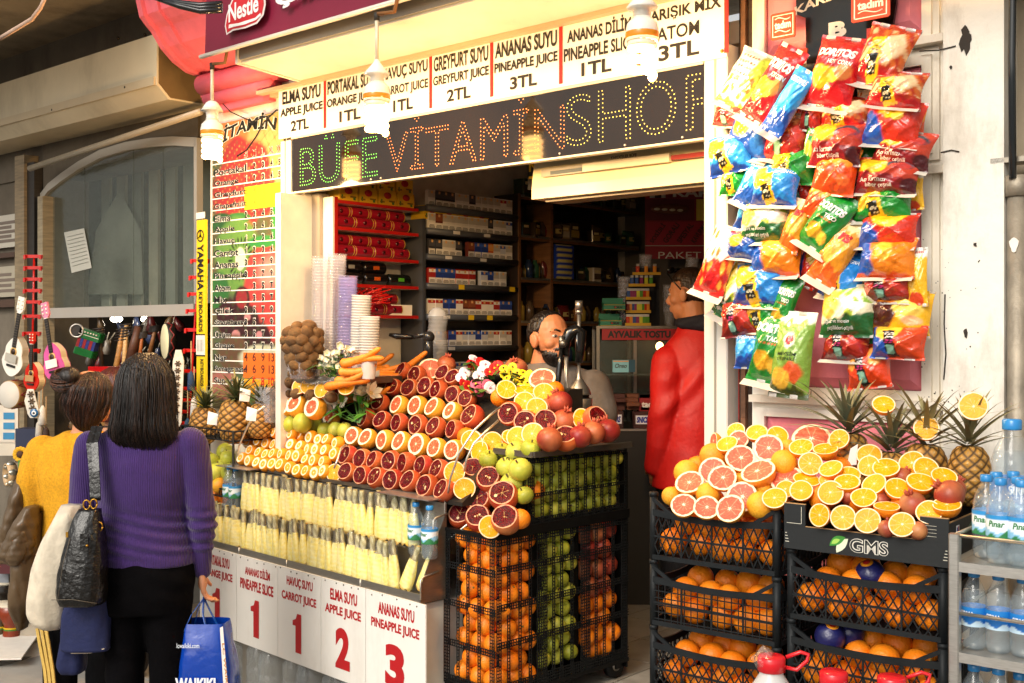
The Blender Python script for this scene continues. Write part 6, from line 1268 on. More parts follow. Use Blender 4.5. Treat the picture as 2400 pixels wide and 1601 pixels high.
for px, py in ((248, 1165), (264, 1163), (276, 1214)): c = Vector((lx(px), -.19, wz(py))); m.tube([c+Vector((.012*math.cos(a), 0, .017*math.sin(a))) for a in np.linspace(0, 2*PI, 13)], .003, 6)
m.ball((lx(266), -.262, wz(1248)), .005, 8, 5); m.box(lx(219), lx(224), -.262, -.256, wz(1230), wz(1218)); m.build('buckle', METAL, hb)
m = MB(hx('#5b5246')); m.tube([(lx(222), -.235, wz(1235)), (lx(212), -.258, wz(1290)), (lx(202), -.262, wz(1365))], .0015, 5); m.tube([(lx(186), -.255, wz(1368)), (lx(235), -.265, wz(1366)), (lx(286), -.255, wz(1376))], .0015, 5); m.build('stitching', CLOTH, hb)
# cream coat with navy lining over her arm
ct = thing('coat', 'cream coat with navy lining draped over the crook of an arm', 'coat', Matrix.Translation((X1, Y1, 0)))
m = MB(hx('#d9ccb6'))
loft(m, [hrow(1178, 160, 205, -.06, .05), hrow(1200, 150, 213, -.07, .075), hrow(1260, 122, 214, -.08, .085), hrow(1320, 102, 206, -.08, .085), hrow(1390, 88, 183, -.07, .08), hrow(1430, 84, 176, -.06, .075), hrow(1455, 100, 168, -.06, .06), hrow(1464, 118, 155, -.06, .03)], 60, 46, fold=lambda u, v: 1+.07*math.sin(u*19+2.2*math.sin(v*3.1)+v*2)*(.3+.7*v)*(1-v*.4)+.03*math.sin(u*41-v*5))
m.build('shell', CLOTH, ct)
m = MB(hx('#18214e')); loft(m, [hrow(1375, 190, 281, -.10, .05), hrow(1420, 172, 279, -.09, .055), hrow(1500, 167, 276, -.08, .05), hrow(1507, 167, 276, -.08, .05)], 50, 24, pw=.6, fold=lambda u, v: 1+.03*math.sin(u*31+v*4)); loft(m, [hrow(1380, 170, 200, -.03, .05), hrow(1480, 150, 200, -.02, .06), hrow(1555, 137, 205, -.01, .065), hrow(1572, 148, 200, -.01, .05)], 44, 24, fold=lambda u, v: 1+.08*math.sin(u*25+v*5)); m.build('lining', CLOTH, ct)
m = MB(hx('#d9c6ad')); m.prism([(lx(191), wz(1496)), (lx(272), wz(1500)), (lx(240), wz(1510)), (lx(196), wz(1511))], -.12, -.07, 'y'); m.build('hem', CLOTH, ct)
# blue carrier bag
tb = thing('carrier_bag', 'shiny blue carrier bag held by its blue handles beside the price signs', 'carrier bag', Matrix.Translation((X1, Y1, 0)))
m = MB(hx('#0d3fa6'))
cr_ = [hrow(1458, 428, 532, .02, .055), hrow(1500, 424, 540, .02, .075), hrow(1560, 421, 552, .02, .085), hrow(1650, 420, 558, .02, .085), hrow(1740, 424, 556, .02, .08)]
cfold = lambda u, v: 1+.02*math.sin(u*23+4*math.sin(v*6))+.02*math.sin(v*21+u*11)*(1-v)
loft(m, cr_, 70, 50, pw=.55, fold=cfold, cap=False); m.build('bag_body', vc('shiny_film', .16, var=.12, ns=6, bump=.55, bs=16, coat=.4), tb)
hp = (lx(470), .045, wz(1408))
for y, a, b in ((-.03, 437, 490), (.06, 445, 500)):
 m = MB(hx('#1f5fc8'))
 for e in (a, b):
  P = [(lx(e), y, wz(1475)), (lx(e+(466-e)*.5), y*.7+.01, wz(1438)), hp]
  for p, q in zip(P, P[1:]): m.bar(p, q, .016, .002, (0, 1, 0))
 m.build('handle', GLOSS, tb)
m = MB(hx('#e9e4de'))
def front(px, py): return (lx(px), -.072, wz(py))
m.add([front(527, 1460), front(534, 1456), front(549, 1640), front(538, 1640)], [(0, 1, 2, 3)]); m.color('#dfe6ee')
m.text('lcwaikiki.com', lx(428), lx(480), wz(1506), wz(1495), -.075, .01); m.color('#e6eaf0'); m.text('WAIKIKI', lx(425), lx(518), wz(1606), wz(1574), -.078, .05)
m.color('#c9862c'); m.text('LC WAIKIKI', 0, 1, 0, 1, 0, .02, fn=lambda s, t: (lx(534+s*11)+.009*t-.003, -.0735, wz(1495+s*120)))
m.build('lettering', LETTER, tb)
# ---------------- woman in yellow with a bun
Y2 = 4.75; z2 = lambda py: H-(py-HY)*Y2/FP; x2 = lambda px: (px-CX)*Y2/FP
X2 = x2(190); w2 = thing('person', 'woman from behind in a mustard yellow top with brown pinned up hair', 'person', Matrix.Translation((X2, Y2, 0)))
q2 = lambda px: x2(px)-X2
m = MB(); Mx = headmesh(m, (q2(210), .02, 1.425), -.75, .95); limb(m, [(q2(206), -.01, 1.37), (q2(200), -.01, 1.24)], [.05, .056])
loft(m, [(1.28, -.07, .08, 0, .06), (1.24, -.17, .17, 0, .08), (1.1, -.17, .17, 0, .1), (.95, -.16, .16, 0, .1), (.78, -.17, .17, 0, .12)], 30, 20)
a1, a2, a3 = (q2(100), 0, 1.20), (q2(78), .02, .97), (q2(130), .22, .98); limb(m, [a1, a2], [.05, .042]); limb(m, [a2, a3], [.04, .028]); hand(m, a3, (.5, 1, 0), (0, 0, 1), .9, .95)
b1, b2, b3 = (q2(285), 0, 1.2), (q2(300), .02, .95), (q2(290), .2, 1.02); limb(m, [b1, b2], [.05, .042]); limb(m, [b2, b3], [.04, .028]); hand(m, b3, (-.2, 1, .2), (0, 0, 1), .9, .95)
for px in (150, 235): limb(m, [(q2(px), 0, .8), (q2(px), 0, .42), (q2(px-5), 0, .09)], [.085, .058, .04]); m.ball((q2(px-5), .06, .045), .045, 14, 8, (.9, 2.4, .8))
solid('body', m, .0055, SKIN, w2, hx('#cf8f68'), it=4)
m = MB()
loft(m, [(1.285, -.06, .09, 0, .07), (1.255, -.14, .15, 0, .085), (1.21, -.20, .20, 0, .1), (1.1, -.195, .19, 0, .125), (.95, -.16, .18, 0, .125), (.8, -.165, .19, 0, .135), (.70, -.16, .19, 0, .135)], 44, 40)
limb(m, [a1, (q2(84), .0, 1.08), a2], [.07, .08, .078], 16); limb(m, [a2, (q2(95), .12, .97), (q2(118), .19, .98)], [.076, .06, .045], 16)
limb(m, [b1, b2], [.066, .06], 16); limb(m, [b2, b3], [.06, .04], 16)
solid('top', m, .007, KNIT, w2, hx('#e0a012'), disp=lambda V: .009*np.sin(V[:, 0]*60+V[:, 2]*14)*np.clip(nz(V, (5, 5, 5))+.3, 0, 1)+.005*nz(V, (9, 9, 9)), it=8)
m = MB(); loft(m, [(.80, -.165, .18, 0, .125), (.7, -.175, .185, 0, .135), (.6, -.17, .175, 0, .12)], 30, 14)
for px in (140, 240): limb(m, [(q2(px), 0, .68), (q2(px), .01, .42), (q2(px), .0, .08)], [.095, .075, .068], 18)
solid('trousers', m, .008, BLACKC, w2, hx('#08080a'), disp=lambda V: .005*nz(V, (9, 9, 7)), it=6)
m = MB(hx('#d9b45c'))
def leg_x(z): return q2(140)-.098+.022*(1-min(1, max(0, (z-.2)/.4)))
for k in range(3):
 P = [(q2(104+k*13)+.0, -.072-.012*k, z2(1462)), (q2(110+k*13), -.07-.012*k, z2(1500)), (q2(120+k*12), -.064-.012*k, z2(1560)), (q2(127+k*12), -.060-.012*k, z2(1640))]
 for a, b in zip(P, P[1:]): m.bar(a, b, .009, .012, (0, 1, 0))
m.build('side_stripes', CLOTH, w2)
for px in (140, 240): m = MB(hx('#151210')); m.ball((q2(px), .05, .05), .05, 16, 9, (.95, 2.5, .95)); m.build('shoe', LEATHER, w2)
m = MB(hx('#1b0f0a'))
hr2 = [(1.535, q2(195), q2(222), .02, .03), (1.515, q2(172), q2(245), .015, .08), (1.47, q2(156), q2(258), .0, .108), (1.41, q2(152), q2(258), -.005, .105), (1.35, q2(165), q2(245), -.01, .085), (1.31, q2(182), q2(232), -.02, .06), (1.27, q2(195), q2(222), -.02, .03)]
loft(m, hr2, 70, 40, fold=lambda u, v: 1+.012*math.sin(u*60+v*7)+.01*math.sin(u*113-v*3)); m.ball((q2(162), -.05, 1.50), .05, 20, 12, (1.1, 1, .8)); m.ball((q2(178), -.07, 1.515), .042, 18, 10)
B2 = smooth_rows(hr2, 46)
def strand2(k, r_):
 u = r_.uniform(-1.2, .2)*PI; pts = []; ph = r_.uniform(0, 6); e0 = r_.uniform(0, .5); e1 = e0+r_.uniform(.3, .6); lo = r_.random() < .12
 for j in range(10):
  v = min(1.0, e0+(e1-e0)*j/9); q = v*45; i = min(44, int(q)); f = q-i; z, a, b, yc, T = B2[i]*(1-f)+B2[i+1]*f; k_ = 1.02+.015*math.sin(j+ph)+(.3*(j/9)**2*abs(math.sin(ph)) if lo else 0)
  uu = u-.5*(v-e0); pts.append(((a+b)/2+(b-a)/2*math.cos(uu)*k_, yc+T*math.sin(uu)*k_, z))
 return pts
strands(m, strand2, 600, '#140b07', '#5a3320', .0019)
for k in range(90):
 t0 = rnd.uniform(0, 6.28); c = Vector((q2(166), -.06, 1.505)); el = rnd.uniform(-.8, .8); m.color(lerp(hx('#1b0f0a'), hx('#6b3f26'), rnd.random()**2)); R_ = .056; P = []
 for j in range(8): a = t0+.32*j; P.append(c+Vector((R_*1.1*math.cos(a)*math.cos(el), R_*math.sin(a)*math.cos(el)*.9, R_*math.sin(el)*.85+.02*math.sin(a))))
 m.tube(P, [.0028]*7+[.001], 4, cap=False)
m.build('hair', HAIR, w2)
jk = thing('puffer_jacket', 'brown quilted puffer jacket hanging over the yellow sleeve', 'jacket', Matrix.Translation((X2, Y2, 0)))
h2 = lambda py, p0, p1, yc, T: (z2(py), q2(p0), q2(p1), yc, T)
def quilt(u, v): return 1+.05*abs(math.sin(v*17))-.03+.05*math.sin(u*25+v*5)+.02*math.sin(u*55-v*23)
m = MB(hx('#5d4a34')); loft(m, [h2(1108, 45, 75, .02, .05), h2(1150, 30, 80, .0, .08), h2(1230, 8, 70, .0, .09), h2(1290, 3, 52, .0, .08), h2(1315, 4, 46, .0, .07)], 50, 50, fold=quilt)
loft(m, [h2(1178, 85, 112, -.10, .05), h2(1215, 60, 113, -.11, .065), h2(1290, 18, 105, -.10, .07), h2(1310, 45, 100, -.09, .06)], 50, 40, fold=quilt)
loft(m, [h2(1195, 92, 114, -.08, .05), h2(1290, 50, 112, -.08, .07), h2(1400, 40, 98, -.07, .08), h2(1418, 42, 85, -.06, .07), h2(1467, 55, 70, -.04, .04)], 50, 60, fold=quilt)
loft(m, [h2(1230, 62, 104, -.13, .04), h2(1290, 48, 95, -.14, .045), h2(1308, 60, 84, -.135, .035)], 40, 24, fold=quilt); m.build('quilting', vc('puffer_nylon', .38, var=.2, ns=9, bump=.4, bs=30), jk)
# ---------------- someone further on, mostly hidden between them
Y3 = 5.5; w3 = thing('person', 'mostly hidden person with reddish dark hair between the two women', 'person', Matrix.Translation(((272-CX)*Y3/FP, Y3, 0)))
zt = H-(862-HY)*Y3/FP; m = MB(); headmesh(m, (0, 0, zt-.12), .2); limb(m, [(0, -.01, zt-.2), (0, 0, zt-.34)], [.05, .055])
loft(m, [(zt-.30, -.07, .07, 0, .06), (zt-.36, -.18, .18, 0, .09), (zt-.6, -.16, .16, 0, .11), (.75, -.17, .17, 0, .12)], 30, 20)
for sx in (1, -1): limb(m, [(.19*sx, 0, zt-.37), (.22*sx, 0, zt-.65), (.2*sx, .1, zt-.86)], [.05, .042, .03]); hand(m, (.2*sx, .1, zt-.86), (0, .2, -1), (-sx, .3, 0), .6); limb(m, [(.09*sx, 0, .78), (.09*sx, 0, .1)], [.085, .045])
solid('body', m, .009, SKIN, w3, hx('#c48a66'), it=3)
m = MB(hx('#4a1c17')); loft(m, [(zt+.005, -.03, .03, 0, .03), (zt-.02, -.07, .07, -.01, .08), (zt-.08, -.1, .1, -.01, .11), (zt-.2, -.105, .105, -.01, .11), (zt-.26, -.08, .08, -.02, .08)], 80, 30, fold=lambda u, v: 1+.05*math.sin(u*80+v*5)); m.build('hair', HAIR, w3)
m = MB(); loft(m, [(zt-.31, -.08, .08, 0, .075), (zt-.37, -.2, .2, 0, .1), (zt-.6, -.18, .18, 0, .125), (.7, -.19, .19, 0, .14)], 36, 24)
for sx in (1, -1): limb(m, [(.19*sx, 0, zt-.38), (.22*sx, 0, zt-.65), (.2*sx, .1, zt-.84)], [.062, .055, .045]); limb(m, [(.09*sx, 0, .76), (.09*sx, 0, .08)], [.095, .07])
solid('dark_clothes', m, .01, CLOTH, w3, hx('#17161a'), it=5)
# ---------------- juice seller
Yv = 5.22; vs = Yv/FP; vX = (1290-CX)*vs; zv = lambda py: H-(py-HY)*vs; xv = lambda px: (px-CX)*vs-vX
sv = thing('person', 'bearded balding juice seller in a grey T-shirt looking aside behind the juicer', 'person', Matrix.Translation((vX, Yv, 0)))
YAW = PI+.62            # faces the street, turned towards the doorway
m = MB(); hc = (xv(1289), -.02, zv(797)); Mx = headmesh(m, hc, YAW, 1.12, .12); limb(m, [(xv(1283), .02, hc[2]-.06), (xv(1275), .03, zv(885))], [.066, .078])
loft(m, [(zv(862), xv(1240), xv(1330), .03, .075), (zv(885), xv(1215), xv(1385), .03, .10), (zv(950), xv(1205), xv(1400), .02, .14), (1.1, -.2, .2, .02, .14), (.75, -.2, .2, .02, .14)], 36, 24)
r1, r2, r3 = (xv(1392), .0, zv(905)), (xv(1415), -.06, zv(1000)), (xv(1375), -.25, zv(1030)); limb(m, [r1, r2], [.062, .055]); limb(m, [r2, r3], [.052, .034]); hand(m, r3, (-.6, -1, -.1), (0, .2, 1), .8)
l1, l2, l3 = (xv(1215), .0, zv(905)), (xv(1200), -.05, zv(1010)), (xv(1245), -.22, zv(1040)); limb(m, [l1, l2], [.062, .055]); limb(m, [l2, l3], [.052, .034]); hand(m, l3, (.5, -1, -.1), (0, .2, 1), .8)
for sx in (1, -1): limb(m, [(.1*sx, .02, .8), (.1*sx, .02, .5), (.1*sx, .02, FZ+.08)], [.1, .065, .045]); m.ball((.1*sx, -.05, FZ+.045), .045, 14, 8, (.9, 2.4, .8))
solid('body', m, .0045, SKIN, sv, hx('#c07a50'), it=3)
eyes(sv, Mx, 1.12)
def cap(name, parent, o, yaw, s, pitch, mask, th, c):
 """Short hair or beard: the head's own surface raised where mask(x, y, z) of the upright head is above zero."""
 m = MB(); Mx = headmesh(m, o, yaw, s, pitch); b = solid(name, m, .0038, HAIR, parent, hx(c), it=2); me = b.data; n = len(me.vertices); V = np.empty(n*3, np.float32); N = V.copy(); me.vertices.foreach_get('co', V); me.vertices.foreach_get('normal', N)
 V = V.reshape(-1, 3); N = N.reshape(-1, 3); I = np.array(Mx.inverted()); Q = V @ I[:3, :3].T+I[:3, 3]; k = np.array([mask(*q)+.25*noise3(q[0]*90, q[1]*90, q[2]*90) for q in Q]); V = V+N*(th*np.clip(k, -.3, 1)+.0012*np.sin(Q[:, 0]*900+Q[:, 2]*300))[:, None]; me.vertices.foreach_set('co', V.ravel().astype(np.float32))
 fs = [tuple(p.vertices) for p in me.polygons if max(k[i] for i in p.vertices) > 0]; me2 = bpy.data.meshes.new(name); me2.from_pydata([tuple(v) for v in V], [], fs); cc = np.ones((n, 4), np.float32); g_ = np.array([.75+.5*noise3(q[0]*150, q[1]*150, q[2]*60) for q in Q]); cc[:, :3] = np.array(hx(c))*g_[:, None]; at_ = me2.attributes.new('Col', 'FLOAT_COLOR', 'POINT'); at_.data.foreach_set('color', cc.ravel()); me2.materials.append(HAIR); me2.polygons.foreach_set('use_smooth', np.ones(len(fs), bool)); b.data = me2; return b
sg_ = lambda v, w=.012: max(-1, min(1, v/w))
ear = lambda x, y, z: math.hypot(y+.008, z) < .036 and abs(x) > .066
cap('hair', sv, hc, YAW, 1.12, .12, lambda x, y, z: -1 if ear(x, y, z) else max(min(sg_(.022-y+.3*(z-.04)), sg_(z+.045), sg_(.15-z)), min(sg_(z-.098+.0*y), sg_(.045-y))), .006, '#1a100b')
cap('beard', sv, hc, YAW, 1.12, .12, lambda x, y, z: -1 if ear(x, y, z) else max(min(sg_(-.048-z-.25*max(0, .05-abs(x))+.18*(.03-y)), sg_(y+.01), sg_(.035+abs(x)-.0 if z < -.078 else abs(x)-.026+ .0, .008)), min(sg_(-.040-z, .004), sg_(z+.053, .004), sg_(.036-abs(x)), sg_(y-.05))), .005, '#1a100b')
m = MB(); loft(m, [(zv(850), xv(1248), xv(1328), .03, .084), (zv(858), xv(1226), xv(1358), .03, .10), (zv(874), xv(1200), xv(1396), .03, .12), (zv(950), xv(1200), xv(1400), .02, .155), (1.1, -.21, .21, .02, .16), (.85, -.21, .22, .02, .16)], 44, 40)
limb(m, [r1, tuple(np.array(r1)*.35+np.array(r2)*.65)], [.078, .082], 16); limb(m, [l1, tuple(np.array(l1)*.35+np.array(l2)*.65)], [.078, .082], 16)
solid('t_shirt', m, .007, CLOTH, sv, hx('#6d6259'), disp=lambda V: .008*np.sin(V[:, 0]*30+V[:, 2]*26)*np.clip(nz(V, (5, 5, 5))+.2, 0, 1)+.004*nz(V, (9, 9, 9)), it=8)
m = MB(); loft(m, [(.9, -.2, .2, .02, .14), (.74, -.19, .19, .02, .14)], 30, 10)
for sx in (1, -1): limb(m, [(.1*sx, .02, .76), (.1*sx, .02, .5), (.1*sx, .02, FZ+.06)], [.11, .085, .075])
solid('trousers', m, .01, CLOTH, sv, hx('#20242c'), it=5)
# ---------------- man in the red jacket, in the doorway
Ym = 5.75; ms = Ym/FP; mX = (1625-CX)*ms; zm = lambda py: H-(py-HY)*ms; xm = lambda px: (px-CX)*ms-mX
mr = thing('person', 'man in a red jacket with dark glasses pushed up on his head', 'person', Matrix.Translation((mX, Ym, 0)))
YW = .98
m = MB(); Mx = headmesh(m, (xm(1614), .0, zm(692)), YW, 1.12, -.05); limb(m, [(xm(1622), -.02, zm(715)), (xm(1632), -.02, zm(775))], [.066, .075])
loft(m, [(zm(775), xm(1608), xm(1672), 0, .07), (zm(810), xm(1575), xm(1710), 0, .10), (zm(1000), xm(1550), xm(1710), 0, .14), (.95, -.18, .2, 0, .15)], 36, 20)
j1, j2, j3 = (xm(1572), -.02, zm(850)), (xm(1550), -.08, zm(960)), (xm(1538), -.02, zm(1085)); limb(m, [j1, j2], [.06, .05]); limb(m, [j2, j3], [.05, .032]); hand(m, j3, (0, .3, -1), (-1, .3, 0), .6)
limb(m, [(xm(1705), 0, zm(850)), (xm(1725), 0, zm(970)), (xm(1715), .1, zm(1080))], [.06, .05, .032]); hand(m, (xm(1715), .1, zm(1080)), (0, .3, -1), (-1, .3, 0), .6)
for sx in (1, -1): limb(m, [(.09*sx, 0, 1.0), (.09*sx, 0, .6), (.09*sx, 0, FZ+.08)], [.1, .062, .045]); m.ball((.09*sx-.03, .05, FZ+.045), .045, 14, 8, (1.4, 2.0, .8))
solid('body', m, .0045, SKIN, mr, hx('#c98458'), it=3); eyes(mr, Mx, 1.12)
cap('hair', mr, (xm(1614), .0, zm(692)), YW, 1.12, -.05, lambda x, y, z: -1 if ear(x, y, z) else max(min(sg_(.0-y+.2*(z-.02)), sg_(z+.065+.3*(y+.05))), min(sg_(.075-y+.0*z), sg_(z-.062))), .011, '#3a2514')
m = MB()
loft(m, [(zm(742), xm(1598), xm(1680), -.01, .085), (zm(765), xm(1585), xm(1700), 0, .10), (zm(790), xm(1566), xm(1722), 0, .125), (zm(860), xm(1552), xm(1728), 0, .155), (zm(1000), xm(1542), xm(1722), 0, .175), (zm(1100), xm(1530), xm(1722), 0, .18), (zm(1142), xm(1528), xm(1720), 0, .18)], 48, 44)
limb(m, [j1, (xm(1562), -.07, zm(900)), j2], [.09, .085, .078], 16); limb(m, [j2, (xm(1540), -.06, zm(1040)), (xm(1532), -.03, zm(1090))], [.078, .066, .055], 16); limb(m, [(xm(1705), 0, zm(850)), (xm(1725), 0, zm(970)), (xm(1715), .1, zm(1070))], [.09, .08, .055], 16)
solid('jacket', m, .007, vc('jacket_nylon', .55, var=.14, ns=7, bump=.25, bs=40), mr, hx('#cf1812'), disp=lambda V: .017*np.sin(V[:, 2]*30-V[:, 0]*34+4*nz(V, (4, 4, 4)))*np.clip(nz(V, (3, 3, 3), 5)+.25, 0, 1)+.006*nz(V, (8, 8, 8)), it=7)
m = MB(); m.tube([(xm(1640)+.105*math.cos(a), -.01+.105*math.sin(a), zm(748)+.02*math.cos(a)) for a in np.linspace(0, 2*PI, 25)], .026, 10, cap=False); limb(m, [(xm(1592), -.07, zm(760)), (xm(1640), -.115, zm(762)), (xm(1690), -.07, zm(752))], [.024, .034, .03])
solid('collar', m, .006, CLOTH, mr, hx('#14131f'), it=5)
m = MB(); loft(m, [(zm(1120), -.17, .18, 0, .14), (1.0, -.17, .18, 0, .14), (.9, -.17, .17, 0, .12)], 30, 12)
for sx in (1, -1): limb(m, [(.09*sx, 0, .95), (.09*sx, 0, .6), (.09*sx, 0, FZ+.06)], [.105, .08, .075])
solid('trousers', m, .01, CLOTH, mr, hx('#15161c'), it=5)
sg = thing('sunglasses', 'dark sunglasses pushed up on the hair of the man in red', 'sunglasses', Matrix.Translation((mX, Ym, 0)))
m = MB(hx('#0c0c0d'))
for sx in (1, -1): m.tube([Mx @ Vector((.08*sx, -.02, .0)), Mx @ Vector((.086*sx, .03, .06)), Mx @ Vector((.075*sx, .068, .105))], .0035, 7)
m.build('temple', GLOSS, sg)
m = MB(hx('#0b0b0c'))
for sx in (1, -1): m.ball(Mx @ Vector((.035*sx, .066, .118)), .03, 14, 8, (1.1, .5, .7), Matrix.Rotation(YW, 4, 'Z') @ Matrix.Rotation(.7, 4, 'X'))
m.build('lens', GLOSS, sg)
# ================================================================ inside the shop
XF = -2.20                                            # front edge of the shelving on the side wall
hz_ = lambda px, py, x=XF: Fa.hitx(px, py, x)
def shelf_unit(name, label, px0, px1, pys, col, back, pxz, lip, x=XF, top=None, side=True):
 """Shelving along the side wall; shelf heights read at one column."""
 ya, yb = hz_(px0, 600, x).y, hz_(px1, 600, x).y; zs = [hz_(pxz, p, x).z for p in pys]; t = thing(name, label, 'shelf', Fa.M); zt = top or zs[0]+.25
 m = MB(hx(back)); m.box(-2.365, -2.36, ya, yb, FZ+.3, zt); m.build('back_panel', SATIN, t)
 for z in zs: m = MB(hx(col)); m.box(x, x+.006, ya+.018, yb-.018, z-lip, z); m.build('shelf_edge', SATIN, t); m = MB(hx(back)); m.box(-2.36, x-.001, ya+.018, yb-.018, z-lip, z-.002); m.build('shelf_board', SATIN, t)
 for y in (ya, yb-.018): m = MB(hx(col)); m.box(x-.002, x+.007, y, y+.018, FZ+.3, zt); m.build('front_trim', SATIN, t); m = MB(hx(back)); m.box(-2.36, x-.002, y+.001, y+.017, FZ+.3, zt); m.build('upright', SATIN, t); return t, ya, yb, zs
t, ra, rb, rz = shelf_unit('red_shelf', 'white shelf unit with red edges holding tea and biscuits', 783, 985, (490, 548, 611, 672, 740), '#a8150f', '#d9d2c4', 983, .016, top=2.36)
m = MB(hx('#e4ddd0')); y0 = hz_(748, 600).y; m.box(-2.36, XF+.004, ra-.012, ra-.001, FZ+.3, 2.36); m.box(-2.37, -2.33, ra-.22, ra-.012, FZ, 2.37); m.build('side_panel', SATIN, t)
# tea boxes
L_ = rb-ra-.05
tb_ = MB(hx('#d9ab1e')); tb_.box(-.05, .05, -.058, .058, 0, .072); tb_.color('#b5221c'); tb_.lathe([(.017, 0), (.017, .0015)], 14, M=Matrix.Translation((.05, .0, .05)) @ Matrix.Rotation(PI/2, 4, 'Y') @ Matrix.Scale(1.5, 4, (0, 1, 0))); tb_.color('#7d5a14'); tb_.box(.05, .0506, -.05, -.02, .012, .02); tb_.box(.05, .0506, .01, .05, .018, .026); tb_.color('#3d6b2a'); tb_.box(.05, .0506, -.045, -.035, .008, .03); tb_.box(.05, .0506, .03, .045, .006, .02)
lib('tea_box', 'tea box', [(tb_.mesh('tea_box', CARD), [])])
for r in range(2):
 for k in range(4): put('tea_box', Fa.m((XF-.06-.01*r, ra+.10+k*L_/4.1, rz[0]+.001+.074*r)), 'yellow tea box on the red edged shelf, %s in the %s layer' % (ORD[k], ('lower', 'upper')[r]), 'yellow tea boxes')
c = MB(hx('#8a1224')); c.lathe([(.002, -.059), (.0275, -.059), (.0285, -.056), (.0285, .056), (.0275, .059), (.002, .059)], 18, M=Matrix.Rotation(PI/2, 4, 'X')); c.color('#c9a042')
for e in (-.057, .053): c.lathe([(.0289, e), (.0289, e+.004)], 18, cap=False, M=Matrix.Rotation(PI/2, 4, 'X'))
c.color('#4a0a14'); c.lathe([(.011, 0), (.011, .0012)], 10, M=Matrix.Translation((.0284, 0, 0)) @ Matrix.Rotation(PI/2, 4, 'Y'))
lib('biscuit_roll', 'biscuit roll', [(c.mesh('biscuit_roll', GLOSS), [])])
for sh, n in ((1, 4), (2, 4), (4, 2)):
 for r in range(2):
  for k in range(n): put('biscuit_roll', Fa.m((XF-.04-.035*r, ra+.085+k*.125+(.25 if n == 2 and 0 else 0)+(.2 if n == 2 else 0), rz[sh]+.03+.054*r)), 'dark red foil roll on the %s red edged shelf, %s in its %s layer' % ({1: 'second', 2: 'third', 4: 'lowest'}[sh], ORD[k], ('lower', 'upper')[r]), 'dark red foil rolls', scale=1.0)
for k in range(5):
 c = MB(hx(('#14100f', '#14100f', '#101410', '#14100f', '#14100f')[k])); c.lathe([(.02, -.078), (.029, -.07), (.03, -.066), (.03, .066), (.029, .07), (.02, .078)], 18, M=Matrix.Rotation(PI/2, 4, 'X')); c.color(('#b5501c', '#b5501c', '#4f9a2c', '#8a8a88', '#b5501c')[k]); c.box(.028, .0305, -.02, .02, -.008, .010)
 o = c.build('drink_can', GLOSS, None, Fa.m((XF-.045-.03*(k > 2), ra+.13+(k % 3)*.165+.02*(k > 2), rz[3]+.031+.056*(k > 2)))); tag(o, 'black drink can on the fourth red edged shelf, %s' % ('nearest the cups', 'middle of the lower layer', 'green marked, at the far end', 'upper, nearest the cups', 'orange marked, in the upper layer')[k], 'can', 'black drink cans')
m = MB(hx('#e9e0cc')); m.box(XF-.12, XF-.02, rb-.19, rb-.03, rz[4], rz[4]+.055, .01); tag(m.build('napkin_pack', CARD, None, Fa.M), 'cream pack of napkins at the end of the lowest red edged shelf', 'napkins')
m = MB(hx('#c41a14'))
for k in range(60): a, b = rnd.uniform(-.6, .6), rnd.uniform(.5, 1.2); m.tube([(XF-.03, ra+.22, rz[4]-.03), (XF-.03+.05*math.sin(a), ra+.22+.08*a, rz[4]+.1*b), (XF+.02+.1*math.sin(a), ra+.24+.13*a, rz[4]+.12*b)], .0028, 5)
tag(m.build('straw_bunch', GLOSS, None, Fa.M), 'bunch of red drinking straws standing behind the cups', 'straws')
# cigarette rack
t, ca, cb, cz = shelf_unit('cigarette_rack', 'dark grey rack with curved shelf lips full of cigarette packs', 990, 1212, (505, 555, 611, 674, 741, 810, 880), '#3a3c40', '#4a4a4c', 1200, .030, top=2.30)
m = MB(hx('#4a4d52'))
for z in cz: m.tube([(XF+.012, ca+.02, z-.012), (XF+.012, cb-.02, z-.012)], .017, 10)
m.build('shelf_lip', SATIN, t)
m = MB(hx('#e8c21e'))
for z, y in ((cz[3], .35), (cz[3], .9), (cz[4], .45), (cz[4], .65)): yy = ca+(cb-ca)*y; m.box(XF+.0295, XF+.031, yy-.022, yy+.022, z-.025, z+.001)
m.color('#dcd8d0')
for z, y in ((cz[1], .3), (cz[1], .62), (cz[2], .22), (cz[2], .58), (cz[4], .2), (cz[5], .25)): yy = ca+(cb-ca)*y; m.box(XF+.0295, XF+.031, yy-.025, yy+.025, z-.02, z-.003)
m.build('price_tag', PRINT, t)
def pack(c1, c2, band):
 m = MB(hx(c1)); m.box(-.012, .012, -.027, .027, 0, .085); m.color('#e9e4da'); m.box(.012, .0126, -.026, .026, .003, .034); m.color('#2b2926'); m.box(.0126, .0129, -.021, .021, .008, .011); m.box(.0126, .0129, -.021, .021, .014, .017); m.box(.0126, .0129, -.017, .017, .020, .023); m.color(c2); m.box(.012, .0126, -.026, .026, .062 if band else .045, .078); m.color('#d9a86a'); m.box(.0126, .0129, -.006, .008, .066, .080); return (m.mesh('cigarette_pack', CARD), [])
PKC = [('#ded8cc', '#b9b2a4', 0), ('#a3221c', '#e9e4da', 1), ('#1f3a86', '#3a62b4', 1), ('#e9e4da', '#b5241c', 1), ('#6b2a1c', '#8a4a2c', 0), ('#2c2c30', '#4b4b50', 0), ('#d96a2a', '#e9a04a', 0), ('#c9ccd2', '#2a4f9c', 1)]
lib('cigarette_pack', 'cigarette pack', [pack(*c) for c in PKC])
PCN = ['pale grey', 'red', 'blue', 'white with a red band', 'brown', 'black', 'orange', 'silver with a blue band']
